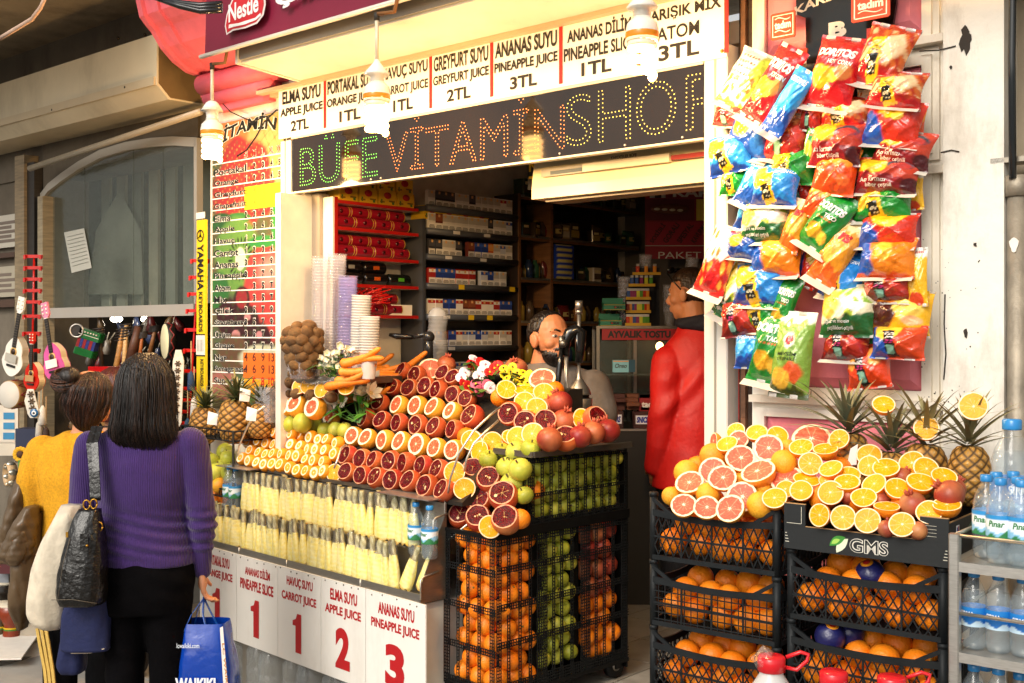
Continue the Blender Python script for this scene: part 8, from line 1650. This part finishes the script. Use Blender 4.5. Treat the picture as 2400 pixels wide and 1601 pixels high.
def ring(px, py, Yg, r, label):
 t = thing('tambourine', label, 'tambourine', Matrix.Translation(at(px, py, Yg)) @ Matrix.Rotation(-.9, 4, 'Z') @ Matrix.Rotation(PI/2, 4, 'X')); m = MB(hx('#c9a578')); m.lathe([(r*.9, -.025), (r, -.025), (r, .025), (r*.9, .025), (r*.9, -.025)], 30, cap=False); m.build('hoop', WOOD, t); m = MB(hx('#b9b4a4'))
 for k in range(6): a = 2*PI*k/6+.3; m.ball((r*.95*math.cos(a), r*.95*math.sin(a), .0), .018, 10, 5, (1, 1, 1.4))
 m.build('jingle', METAL, t)
ring(24, 1112, 6.1, .06, 'wooden tambourine hoop with jingles at the picture edge')
def darbuka(px, py, Yg, s, c1, label):
 w = at(px, py, Yg); t = thing('goblet_drum', label, 'drum', Matrix.Translation(w)); m = MB(hx(c1)); m.lathe([(.055*s, 0), (.052*s, .01*s), (.042*s, .08*s), (.05*s, .1*s), (.07*s, .14*s), (.072*s, .19*s), (.066*s, .192*s)], 24); m.color('#3f7a2c'); m.lathe([(.0475*s, .03*s), (.0445*s, .065*s)], 24, cap=False); m.color('#c9a21c'); m.lathe([(.052*s, .016*s), (.0485*s, .028*s)], 24, cap=False); m.lathe([(.0447*s, .066*s), (.0437*s, .074*s)], 24, cap=False); m.build('shell', GLOSS, t); m = MB(hx('#d9cfb8')); m.lathe([(.001, .195*s), (.066*s, .194*s), (.073*s, .188*s)], 24, cap=False); m.build('skin', MATTE, t)
darbuka(29, 1500, 6.05, 1.0, '#7d2f14', 'small painted goblet drum on the white board, front one'); darbuka(2, 1497, 6.1, 1.0, '#4a3a24', 'dark goblet drum at the picture edge'); darbuka(8, 1470, 6.35, 1.35, '#26211c', 'big black goblet drum behind the small ones')
# white embroidered straps, tassels
def strap(px, py0, py1, w_, Yg, label, tilt=0, deco='#5a4a3a'):
 t = thing('embroidered_strap', label, 'strap'); a, b = at(px, py0, Yg), at(px+tilt, py1, Yg); m = MB(hx('#d8d2c6')); k = Yg/FP*w_/2
 m.prism([(a.x-k*.5, a.z), (a.x+k*.5, a.z), (a.x+k, a.z-.06), (b.x+k, b.z+.02), (b.x+k*.6, b.z), (b.x-k*.6, b.z), (b.x-k, b.z+.02), (a.x-k, a.z-.06)], Yg, Yg+.008, 'y'); m.build('band', CLOTH, t); m = MB(hx(deco)); n = 8 if py1-py0 > 120 else 3
 for j in range(n):
  c = a.lerp(b, .18+.72*j/n);
  for e in range(6): an = 2*PI*e/6; m.tube([(c.x, Yg-.003, c.z), (c.x+k*.55*math.cos(an), Yg-.003, c.z+k*.55*math.sin(an))], .004, 5)
 m.build('embroidery', CLOTH, t); return t
strap(418, 820, 1000, 26, 5.95, 'long white strap embroidered with dark flowers beside the long black hair', -6); t = strap(71, 912, 980, 28, 5.75, 'short white tag strap with dark motifs under the red ukulele', 8)
m = MB(hx('#1d5a8a')); c = at(80, 968, 5.74); m.lathe([(.001, .003), (.02, .002), (.022, 0)], 16, M=Matrix.Translation(c) @ Matrix.Rotation(PI/2, 4, 'X'), cap=False); m.color('#e8ecf0'); m.lathe([(.001, .006), (.012, .005)], 12, M=Matrix.Translation(c) @ Matrix.Rotation(PI/2, 4, 'X'), cap=False); m.color('#10151c'); m.lathe([(.001, .008), (.006, .007)], 10, M=Matrix.Translation(c) @ Matrix.Rotation(PI/2, 4, 'X'), cap=False); m.build('glass_bead', GLOSS, t)
for i, (px, py, cc) in enumerate(((100, 950, '#d6cfc4'), (108, 1000, '#3a241a'), (92, 1030, '#c9c2b8'), (448, 870, '#1f3a5c'), (455, 930, '#d8d4cc'), (440, 980, '#24425f'), (92, 985, '#b8b0a4'))):
 w = at(px, py, 5.95); m = MB(hx('#b8956a')); m.tube([w+Vector((0, 0, .16)), w], .003, 5); m.color(cc); m.lathe([(.004, .0), (.016, -.02), (.022, -.10), (.012, -.105)], 12, w); tag(m.build('tassel', CLOTH, None), 'hanging %s, %s' % ('tassel on a cord', ('white, by the pink guitar', 'brown, below the pink guitar', 'lowest white one by the doorway', 'blue, beside the long strap', 'white, beside the long strap', 'lowest blue one', 'grey, behind the short strap')[i]), 'tassel')
# instruments seen inside
ac = thing('accordion', 'small green accordion hanging inside the music shop', 'accordion', Matrix.Translation(at(202, 806, 6.6)) @ Matrix.Rotation(.3, 4, 'Y') @ Matrix.Scale(.62, 4))
m = MB(hx('#14602c')); m.box(-.11, .11, 0, .12, .04, .13, .01); m.box(-.10, .09, 0, .12, -.12, -.05, .01); m.color('#d8d4c8'); m.box(-.1, .1, -.002, 0, .075, .08)
for k in range(6): m.ball((-.07+.028*k, -.003, .105), .009, 8, 5)
m.build('case', GLOSS, ac); m = MB()
for k in range(6): m.color(('#8a1a24', '#1f2f7a')[k % 2]); m.box(-.095+.03*k, -.067+.03*k, .005, .115, -.05, .04)
m.build('bellows', CLOTH, ac)
for i, (px0, py0, px1, py1, w_, c1) in enumerate(((262, 915, 288, 770, .018, '#b9864a'), (288, 905, 296, 760, .016, '#d9b27a'), (303, 850, 325, 765, .03, '#5a3626'), (326, 850, 334, 780, .012, '#b5642a'), (350, 830, 366, 765, .014, '#8a5a30'), (240, 880, 232, 770, .014, '#3a2a20'))):
 a, b = at(px0, py0, 6.7), at(px1, py1, 6.7); t = thing('instrument_neck', 'long wooden lute neck rising inside the music shop, %s' % ('tall pale one', 'palest, next to the tall one', 'broad dark brown one', 'thin orange one', 'brown one near the frame drum', 'thin dark one by the accordion')[i], 'lute'); m = MB(hx(c1)); m.tube([a, b], [w_, w_*.8], 8); m.build('neck', WOOD, t); m = MB(hx('#2c2119'));
 for k in range(5): c = a.lerp(b, .8+.045*k); m.tube([c-Vector((.035, .01, 0)), c+Vector((.035, -.01, .01))], .005, 6)
 m.build('tuning_peg', WOOD, t); m = MB(hx(c1)); m.ball(a-Vector((0, -.02, .12)), .1, 16, 10, (.9, .5, 1.3)); m.build('bowl', WOOD, t)
sp = [('#4b4540', 14), ('#2f3a5c', 8), ('#6a5236', 12), ('#8c8478', 10), ('#5c1c1c', 7)]
for k in range(44):
 px, py = rnd.uniform(135, 450), rnd.uniform(752, 1010); w = at(px, py, rnd.uniform(6.9, 7.6)); m = MB(hx(rnd.choice(sp)[0])); s_ = rnd.uniform(.03, .07)
 m.lathe([(.004, s_*1.5), (.012, s_*1.4), (s_*.4, s_*.6), (s_*.55, 0), (s_*.4, -s_*.5), (.006, -s_*.6)], 12); m.color('#c9c0ae'); m.tube([(0, 0, s_*1.5), (.01, 0, s_*2.6)], .004, 5)
 tag(m.build('rattle', GLOSS, None, Matrix.Translation(w) @ Matrix.Rotation(rnd.uniform(-.6, .6), 4, 'Y')), 'small dark instrument among the jumble hanging in the music shop', 'instrument', 'jumble hanging in the music shop')
t = thing('wall_clock', 'round chrome banjo face hanging above the accordion', 'banjo', Matrix.Translation(at(180, 775, 6.6)) @ Matrix.Rotation(PI/2, 4, 'X') @ Matrix.Scale(.55, 4)); t.name = 'banjo'
m = MB(hx('#cfcac0')); m.lathe([(.062, -.01), (.075, -.01), (.075, .012), (.062, .012), (.062, -.01)], 26, cap=False); m.build('rim', METAL, t); m = MB(hx('#2a2622')); m.lathe([(.001, .0), (.062, .0)], 24, cap=False); m.build('skin', SATIN, t)
kb = thing('toy_keyboard', 'red and white toy keyboard behind the pinned up hair', 'keyboard', Matrix.Translation(at(248, 880, 6.3))); m = MB(hx('#b8161a')); m.box(-.1, .1, 0, .03, .01, .05); m.build('case', GLOSS, kb); m = MB(hx('#e6e2da')); m.box(-.09, .09, -.01, .0, -.06, .01); m.build('keys', GLOSS, kb)
m = MB(hx('#1d2440')); w = at(62, 1040, 6.0); m.box(w.x-.06, w.x+.05, w.y, w.y+.1, w.z-.1, w.z+.08); tag(m.build('blue_case', SATIN, None), 'dark blue box hanging below the short white strap', 'box')
# ledge of wares and posters below
m = MB(hx('#b9ae9e')); m.box(-5.6, -3.9, -1.05, .1, 0, .02); lw = at(60, 1470, 6.1)
lg = thing('display_ledge', 'low white cloth covered ledge with small drums', 'ledge'); m = MB(hx('#cfc7ba'))
a, b = at(-60, 1500, 6.0), at(118, 1515, 5.9); m.grid(lambda u, v: (a.x+(b.x-a.x)*u+.06*v*(u > .5)*0, 5.75+.9*(1-v) if v < .6 else 5.75+.36-(.9*(v-.6)), at(0, 1497, 6.05).z+.012*math.sin(u*17+v*9)+.006*math.sin(u*41) if v < .6 else max(.0, (at(0, 1497, 6.05).z)*(1-(v-.6)/.4))), 40, 24); m.build('cloth', vc('rumpled_cloth', .85, var=.15, ns=6, bump=.6, bs=14), lg)
m = MB(hx('#e6e0d6')); m.prism([(at(-40, 0, 5.75).x, 5.6), (at(66, 0, 5.7).x, 5.62), (at(50, 0, 5.9).x, 6.15), (at(-40, 0, 5.9).x, 6.2)], at(0, 1497, 6.05).z+.012, at(0, 1497, 6.05).z+.02); m.build('board', CARD, lg)
m = MB(hx('#a29684')); m.ball(at(95, 1490, 6.2), .2, 24, 14, (1.4, .9, .75)); tag(m.build('wrapped_bundle', vc('white_sacking', .85, var=.2, ns=6, bump=.8, bs=9), None), 'pale rumpled sack bundle on the ground by the puffer jacket', 'sack')
for i, (x0, y0, x1, y1, c1, Yg, lab) in enumerate(((-20, 1040, 40, 1068, '#c9c0b0', 6.5, 'pale board edge under the hanging postcards'), (-20, 1265, 47, 1300, '#d8cdb0', 6.2, 'cream songbook standing on the dark red box'), (-20, 1305, 44, 1345, '#4a1018', 6.2, 'dark red box below the songbook'), (-20, 950, 42, 1065, '#d2cabd', 6.7, 'white display board of blue postcards'), (-20, 1345, 20, 1400, '#7c8088', 6.3, 'grey wire tray beside the dark red box'))):
 a, b = at(x0, y1, Yg), at(x1, y0, Yg); m = MB(hx(c1)); m.box(a.x, b.x, Yg, Yg+.12 if i != 3 else Yg+.02, a.z, b.z)
 if i == 3:
  m.color('#2f7fae')
  for k in range(4): m.box(a.x+.07+.001*k, b.x-.02, Yg-.003, Yg-.001, a.z+.03+.06*k, a.z+.07+.06*k)
 if i == 2: m.color('#d8d0c8'); m.box(b.x-.04, b.x-.01, Yg-.002, Yg, a.z+.03, b.z-.02)
 tag(m.build(('shelf_board', 'songbook', 'storage_box', 'postcard_board', 'wire_tray')[i], CARD, None), lab, ('board', 'book', 'box', 'display board', 'tray')[i])
sf = thing('sunflower_ornament', 'small sunflower ornament hanging by the tambourine', 'ornament', Matrix.Translation(at(48, 1065, 5.95)) @ Matrix.Rotation(PI/2, 4, 'X')); m = MB(hx('#e0a81c'))
for k in range(12): a = 2*PI*k/12; m.ball((.03*math.cos(a), .03*math.sin(a), 0), .014, 8, 5, (1, 1, .4))
m.build('petals', CLOTH, sf); m = MB(hx('#4a2c14')); m.ball((0, 0, .004), .02, 12, 7, (1, 1, .5)); m.build('centre', MATTE, sf); m = MB(hx('#3f7a2c')); m.tube([(0, -.03, 0), (0, -.1, 0)], .012, 7); m.build('stalk', CLOTH, sf)
# ================================================================ dressing of the stall
def spt(px, py, y): return St.M @ St.hit(px, py, y)
# cup stacks standing by the door post
m = MB(hx('#8d877c')); zc = Fa.hit(800, 884, .0).z; m.box(-2.36, Fa.hit(892, 884, .16).x, -.075, .3, zc-.03, zc); tag(m.build('side_counter', METAL, None, Fa.M), 'narrow steel counter behind the carrots carrying the cup stacks', 'counter')
for i, (px, pyt, w, tl, mat, pit) in enumerate(((752, 612, 38, .02, 'c', .0125), (788, 605, 40, .06, 'c', .0125), (815, 655, 40, .03, 'p', .0125), (848, 695, 36, .05, 'f', .011), (868, 742, 40, .03, 'f', .011))):
 y = (-.005, .03, -.02, -.005, -.035)[i]; b = Fa.hit(px-(tl*140), 880, y); top = Fa.hit(px, pyt, y); n = max(6, int(((top.z-zc)/1.12-.11)/pit*1.1))
 cup_stack(Fa.m((b.x, y, zc)) @ Matrix.Rotation(-tl*.0+tl, 4, 'Y'), n, pit, 'tall stack of %s, %s from the door post' % (('clear cups', 'clear cups', 'violet tinted cups', 'frosted cups', 'frosted cups')[i], ORD[i]), {'c': CUPM, 'p': clear('violet_cup', (.6, .56, .9), .2), 'f': FROST}[mat], 'cup stacks behind the carrots', 1.12)
# kiwi tumbler
p = Fa.hit(710, 888, -.11); t = thing('kiwi_tumbler', 'big clear plastic tumbler heaped with kiwis by the menu poster', 'tumbler', Fa.m(p)); s = Fa.dep(p)/FP
m = MB((.85, .85, .85)); m.lathe([(.03*1.9, 0), (.032*1.9, .006), (43*s, 88*s), (44*s, 89*s)], 28, cap=False)
for k in range(14): a = 2*PI*k/14; m.tube([(.059*math.cos(a), .059*math.sin(a), .004), (.075*math.cos(a), .075*math.sin(a), .07)], .003, 5)
m.build('wall', CUPM, t)
kk = 0
for r, (z, n, rr) in enumerate(((.03, 5, .036), (.07, 7, .05), (.108, 8, .058), (.145, 9, .066), (.182, 9, .072), (.215, 8, .066), (.245, 4, .035))):
 for k in range(n):
  a = 2*PI*(k+.5*(r % 2))/n; q = Fa.m(p) @ Vector((rr*math.cos(a), rr*math.sin(a), z+rnd.uniform(-.006, .006)))
  put('kiwi', frame_z(q, (rnd.uniform(-1, 1), rnd.uniform(-1, 1), rnd.uniform(-.4, .6)), rnd.uniform(0, 6)), 'kiwi in the tumbler, layer %s from the bottom, %s round it' % (ORD[r], ORD[k]), 'kiwis in the tumbler', scale=1.12)
m = MB(hx('#c9b7a0'))
for k in range(14): c = slope_pt(725+k*6+rnd.uniform(-8, 8), 892+rnd.uniform(-6, 10), .03); m.ball(c, .018, 10, 7, (1+rnd.random(), 1, .6))
tag(m.build('crumpled_bag', WRAP, None), 'crumpled clear plastic bag between the kiwis and carrots', 'plastic bag')
# flowers
def bouquet(name, label, heads, stems_to, leafn, leafc, kinds):
 t = thing(name, label, 'flowers'); lf = MB(); st = MB(hx('#3f6b2a')); base = Vector(stems_to)
 for p, kind, r in heads:
  p = Vector(p); c1, c2, npet, form = kinds[kind]; m = MB(); d = (Vector((0, 0, H))-p).normalized()*.6+Vector((rnd.uniform(-.5, .5), rnd.uniform(-.3, .3), rnd.uniform(0, .8))); F_ = frame_z(p, d, rnd.uniform(0, 6))
  for k in range(npet):
   a = 2*PI*k/npet; g = rnd.uniform(.85, 1.1); m.color(tuple(min(1, x*g) for x in hx(c1)))
   if form == 'lily': prof = [(0, 0, .10), (.3, .35, .3), (.7, .75, .32), (1, 1.0, .02)]
   elif form == 'rose': prof = [(0, 0, .2), (.5, .35, .6), (.8, .65, .6), (.75, .95, .3)]
   else: prof = [(0, 0, .2), (.45, .12, .42), (.85, .18, .5), (1, .12, .2)]
   vs = []
   for rad, z, wd in prof: vs += [F_ @ Vector((r*(rad*math.cos(a)-s_*wd*math.sin(a)), r*(rad*math.sin(a)+s_*wd*math.cos(a)), r*(z-.12*abs(s_)))) for s_ in (-1, 0, 1)]
   m.add(vs, [(3*j+b, 3*j+b+1, 3*j+b+4, 3*j+b+3) for j in range(3) for b in (0, 1)], None, True)
  m.color(c2); m.ball(F_ @ Vector((0, 0, r*.18)), r*.22, 9, 6); m.build('flower', vc('petal', .6, var=.15, ns=30, sss=.0), t)
  st.tube([p, (p*.4+base*.6)+Vector((0, 0, -.01)), base], .0022, 5)
 for k in range(leafn):
  h = Vector(heads[k % len(heads)][0])*rnd.uniform(.45, .95); f = rnd.uniform(.35, .95); q = base.lerp(Vector(heads[k % len(heads)][0]), f)+Vector((rnd.uniform(-.02, .02), rnd.uniform(-.02, .02), rnd.uniform(-.02, .01))); d = Vector((rnd.uniform(-1, 1), rnd.uniform(-1, .2), rnd.uniform(-.2, .9))).normalized(); s_ = d.cross(Vector((0, 0, 1))).normalized(); L = leafc[1]*rnd.uniform(.7, 1.2); w = L*leafc[2]; lf.color(lerp(hx(leafc[0]), hx('#7a9a3a'), rnd.random()*.5))
  vs = [];
  for j in range(5): e = j/4; ww = w*math.sin(PI*min(.999, .12+.88*e))**.8*(e < .999); vs += [q+d*L*e-s_*ww-Vector((0, 0, L*.3*e*e)), q+d*L*e+Vector((0, 0, .003-L*.3*e*e)), q+d*L*e+s_*ww-Vector((0, 0, L*.3*e*e))]
  lf.add(vs, [(3*j+b, 3*j+b+1, 3*j+b+4, 3*j+b+3) for j in range(4) for b in (0, 1)], None, True)
 lf.build('foliage', LEAF, t); st.build('stems', LEAF, t); return t
def c9b(x, y): return 660+x*.1403, 740+y*.1403
K_ = {'w': ('#f2efdc', '#d9d39a', 5, 'rose'), 'l': ('#f4ead2', '#e3c98a', 6, 'lily'), 'r': ('#c9181c', '#e8b52a', 6, 'open'), 'p': ('#f0dfe6', '#d9a0b0', 6, 'open'), 'k': ('#d9597a', '#e8c23a', 6, 'open'), 'y': ('#efd21a', '#4a3410', 9, 'open')}
bouquet('white_flowers', 'small bunch of white roses beside the kiwi tumbler', [(slope_pt(*c9b(x, y), .05+rnd.uniform(0, .03)), 'w', .019) for x, y in ((960, 490), (760, 630), (640, 725), (770, 740), (850, 725), (905, 780), (640, 850), (720, 850), (830, 850), (960, 630), (1080, 550), (1140, 610), (1010, 540), (965, 850), (900, 640), (1190, 600), (930, 700), (1060, 640))], slope_pt(775, 885, .04), 26, ('#2c4a22', .05, .3), K_)
bouquet('lily_bunch', 'bunch of pale lilies with bright green blades among the fruit', [(slope_pt(*c9b(x, y), -.13), 'l', .048) for x, y in ((1120, 900), (1270, 1010), (1500, 1090), (820, 1200), (1150, 1160), (1340, 1200), (1300, 1330), (1420, 1340), (690, 1390), (800, 1480), (960, 1440), (1200, 1260), (1480, 1300), (720, 1530), (1380, 1250))], slope_pt(843, 992, -.10), 30, ('#3a8a26', .075, .16), K_)
def c7(x, y): return crop7(x, y)
bouquet('red_flowers', 'bunch of red pink and white silk flowers crowning the fruit', [(slope_pt(*c7(x, y), -.03), k, .027) for x, y, k in ((990, 130, 'r'), (1070, 110, 'r'), (1190, 165, 'r'), (1150, 200, 'r'), (920, 300, 'r'), (960, 320, 'r'), (1030, 300, 'k'), (1130, 310, 'k'), (1060, 360, 'k'), (930, 200, 'p'), (1080, 190, 'p'), (1050, 230, 'p'), (1110, 130, 'p'), (1150, 330, 'p'), (1010, 80, 'p'), (900, 240, 'p'), (1220, 140, 'r'))], slope_pt(*c7(1060, 400), .02), 34, ('#22481e', .055, .34), K_)
bouquet('yellow_flowers', 'bunch of yellow daisies behind the orange halves', [(slope_pt(*c7(x, y), -.03), 'y', .020) for x, y in ((1270, 160), (1330, 190), (1390, 200), (1300, 250), (1390, 280), (1320, 320), (1450, 250), (1480, 290), (1270, 220), (1440, 200), (1500, 240), (1350, 150), (1420, 330), (1490, 210))], slope_pt(*c7(1360, 400), .02), 22, ('#22481e', .05, .34), K_)
# lids and presses
Yl = 5.75; l_ = at(1025, 850, Yl); t = thing('lid_stack', 'tall column of clear domed cup lids behind the grapefruit half', 'lid stack', Matrix.Translation((l_.x, l_.y, 0))); z0, z1 = at(0, 845, Yl).z, at(0, 742, Yl).z
m = MB((.9, .9, .9)); n = 34
for k in range(n): z = z0+(z1-z0)*k/n; r = 23*Yl/FP*(1-.06*math.sin(k*.3)); m.lathe([(r*.8, z), (r, z-.002), (r*1.03, z+.0015), (r*.92, z+.003)], 22, (.004*math.sin(k*.25), 0, 0), cap=False)
m.lathe([(23*Yl/FP, z1), (19*Yl/FP, z1+.03), (9*Yl/FP, z1+.045), (.01, z1+.047)], 20, cap=False); m.build('lids', clear('lid_plastic', (.9, .88, .84), .38, .12), t)
def press(px, py, Yp_, label, lever=True, sc=1.0):
 """Hand press juicer: base, cup, cone, column, arched head, rack and lever."""
 q = at(px, py, Yp_); t = thing('juice_press', label, 'juicer', Matrix.Translation(q)); k = Yp_/FP; D = lambda x, y: (x*k, 0, -y*k)
 def V_(x, y, d=0): return Vector((x*k, d, -y*k))
 m = MB(hx('#141414')); m.lathe([(.02, -330*k), (.06, -330*k), (.06, -232*k), (.055, -230*k), (.045, -180*k)], 20, cap=True); m.box(-.09, .0, -.03, .03, -235*k, -222*k); m.build('base', GLOSS, t)
 m = MB(hx('#b8b4ae')); m.lathe([(.045, -232*k), (.058, -228*k), (.06, -190*k), (.058, -188*k), (.05, -195*k)], 24, (0, 0, 0)); m.build('cup', METAL, t)
 m = MB(hx('#9a958c')); m.lathe([(.006, -110*k), (.012, -140*k), (.02, -146*k), (.045, -165*k), (.055, -178*k), (.054, -180*k)], 24); m.tube([V_(0, 110), V_(0, -10)], .009, 10); m.tube([V_(0, -10), V_(0, -18)], .016, 10); m.tube([V_(0, -18), V_(0, -40)], .017, 12); m.build('rack', METAL, t)
 m = MB(hx('#c2beb6')); m.tube([V_(-30, 80), V_(-30, 225)], .0095, 10); m.build('column', METAL, t)
 m = MB(hx('#151515')); m.tube([V_(-34, 88), V_(-32, 55), V_(-22, 36), V_(-6, 28), V_(4, 34), V_(3, 70), V_(0, 105)], [.02, .024, .028, .028, .026, .022, .016], 12); m.build('head', GLOSS, t)
 m = MB(hx('#77736c')); m.tube([V_(-42, 42, -.03), V_(-42, 70, -.03)], .012, 8); m.ball(V_(-38, 60, -.035), .018, 10, 7); m.build('gear', METAL, t)
 m = MB(hx('#121212')); m.tube([V_(-42, 70, -.03), V_(-46, 110, -.04), V_(-52, 160, -.05), V_(-55, 205, -.06)], [.007, .013, .013, .011], 9); m.build('lever', GLOSS, t)
press(1357, 745, 4.95, 'black and chrome hand juice press before the seller')
t = thing('press_handle', 'black handle of a second press sticking out beside the lid column', 'juicer', Matrix.Translation(at(1000, 790, 5.6))); m = MB(hx('#151515')); k = 5.6/FP
m.tube([(-88*k, 0, .012), (-70*k, 0, .004), (-38*k, 0, .0), (-30*k, 0, .0)], [.008, .016, .013, .01], 10); m.build('grip', GLOSS, t); m = MB(hx('#2a2a2a')); m.tube([(-30*k, 0, 0), (-8*k, 0, .012), (5*k, 0, .01)], .012, 9); m.ball((5*k, 0, 0), .03, 12, 8); m.tube([(5*k, 0, 0), (5*k, 0, -.12)], .022, 12); m.build('gear_housing', GLOSS, t)
m = MB(hx('#3b3a38')); p = at(1000, 900, 5.6); m.tube([(p.x, p.y, p.z-.3), (p.x, p.y, at(0, 800, 5.6).z)], .02, 10); m.build('column', METAL, t, t.matrix_local.inverted())
# bottles and slices in the steel tray
for i, (px, py, y) in enumerate(((975, 1180, -.045), (1007, 1188, -.075))): q = St.hit(px, py, y); put('green_bottle', St.m((q.x, y, q.z-.20)), 'small water bottle in the steel tray corner, %s' % ('the farther one', 'the nearer one')[i], 'bottles in the tray corner')
for i, (px, py, y) in enumerate(((538, 1092, -.06), (552, 1096, -.05))): q = St.hit(px, py, y); put('green_bottle', St.m((q.x, y, q.z-.205)), 'water bottle under the glassy shelf at the street end, %s' % ('outer one', 'inner one')[i], 'bottles at the street end of the tray')
for i in range(9):
 x = -.52-.155*i; t = thing('water_jug', 'large clear water jug standing under the price signs, %s from the near corner' % ORD[i], 'water jug', St.m((x, -.04+.03*(i % 2), 0)), 'water jugs under the price signs'); m = MB((.85, .92, .97)); m.lathe([(.05, .0), (.07, .01), (.072, .06), (.069, .065), (.072, .07), (.072, .13), (.069, .135), (.072, .14), (.072, .20), (.05, .245), (.02, .27)], 22, cap=False); m.build('body', clear('jug_plastic', (.78, .85, .88), .2), t); m = MB(hx('#b5202a')); m.lathe([(.02, .268), (.022, .27), (.022, .29), (.018, .292)], 14); m.build('cap', GLOSS, t)
# wire stand with pineapples and pears at the street end
Yb = -.25; sx_ = lambda px, py: St.hit(px, py, .02)
def basket(px0, px1, py0, py1, y0, y1, label):
 a, b = St.hit(px0, py0, y0), St.hit(px1, py0, y0); zt, zb = St.hit(px1, py0, y0).z, St.hit(px1, py1, y0).z; t = thing('wire_basket', label, 'basket', St.M); m = MB(hx('#15171a'))
 for z in (zt, zb):
  m.tube([(a.x, y0, z), (b.x, y0, z), (b.x, y1, z), (a.x, y1, z), (a.x, y0, z)], .004, 6)
 n = 12
 for k in range(n+1): x = a.x+(b.x-a.x)*k/n; m.tube([(x, y0, zt), (x, y0, zb)], .0022, 5); m.tube([(x, y0, zb), (x, y1, zb)], .0022, 5)
 for k in range(7): y = y0+(y1-y0)*k/6; m.tube([(b.x, y, zt), (b.x, y, zb)], .0022, 5)
 for x in (a.x, b.x):
  for y in (y0, y1): m.tube([(x, y, FZ), (x, y, zt)], .006, 7)
 m.build('wirework', BLKP, t); return a.x, b.x, zb
xa, xb, zb = basket(425, 547, 1012, 1035, -.06, .2, 'black wire basket of pineapples on the stand beside the menu poster')
for i, (px, py, y, v) in enumerate(((478, 985, .05, 1), (553, 975, .02, 0), (612, 975, .08, 2))):
 q = St.M @ St.hit(px, py+12, y); q2 = Fa.loc(q)
 put('pineapple', frame_z(q, (rnd.uniform(-.1, .1), rnd.uniform(-.1, .1), 1), i*2.0), 'ripe pineapple %s in the wire basket' % ('farthest from the stall', 'largest, in the middle', 'nearest the cut mandarins')[i], 'pineapples in the wire basket', v, (1.0, 1.15, 1.0)[i])
for i, (px, py) in enumerate(((497, 980), (573, 925), (588, 970))):
 q = St.M @ St.hit(px, py, -.07 if i != 1 else .0); m = MB(hx('#efece6')); m.add([(-.025, 0, -.03), (.022, .004, -.036), (.03, 0, .02), (-.02, .006, .034)], [(0, 1, 2, 3)], sm=False); tag(m.build('paper_tag', PRINT, None, Matrix.Translation(q) @ Matrix.Rotation(rnd.uniform(-.3, .3), 4, 'Z')), 'white paper tag on the basket pineapples, %s' % ('lowest', 'highest, cut round', 'small torn one')[i], 'tag', 'paper tags on pineapples')
basket(440, 540, 1150, 1168, -.05, .2, 'black wire basket of pears and yellow fruit below the pineapples')
for i, (px, py, y, s) in enumerate(((495, 1085, .0, 1.15), (520, 1095, .04, 1.0), (505, 1110, -.03, 1.25), (480, 1075, .05, 1.1), (540, 1108, .0, 1.1), (528, 1060, .1, 1.1), (535, 1075, .06, 1.0), (488, 1105, .02, 1.1))): q = St.M @ St.hit(px, py, y); put('green_pear', frame_z(q, (rnd.uniform(-.5, .5), rnd.uniform(-.5, .5), 1)), 'green pear in the low wire basket, %s' % ('behind the purple sleeve', 'in the middle row', 'big one in front', 'at the back', 'touching the bottles', 'highest one', 'under the highest one', 'half hidden by the sleeve')[i], 'pears in the low basket', scale=s)
for i, (px, py, y) in enumerate(((490, 1135, -.02), (515, 1138, -.03), (535, 1142, .02))): q = St.M @ St.hit(px, py, y); put('grapefruit', frame_z(q, (0, 0, 1)), 'yellow fruit low in the wire basket, %s from the sleeve' % ORD[i], 'yellow fruit in the low basket', scale=.85)
for i, (px, py, y) in enumerate(((490, 1160, .0), (510, 1164, .0), (530, 1163, .02), (495, 1222, .0), (492, 1250, .02), (510, 1262, .0), (497, 1275, .05))): q = St.M @ St.hit(px, py, y); put('orange', frame_z(q, (0, 0, 1)), 'orange in the stand at the street end, %s down' % ORD[i], 'oranges in the street end stand', scale=1.0)
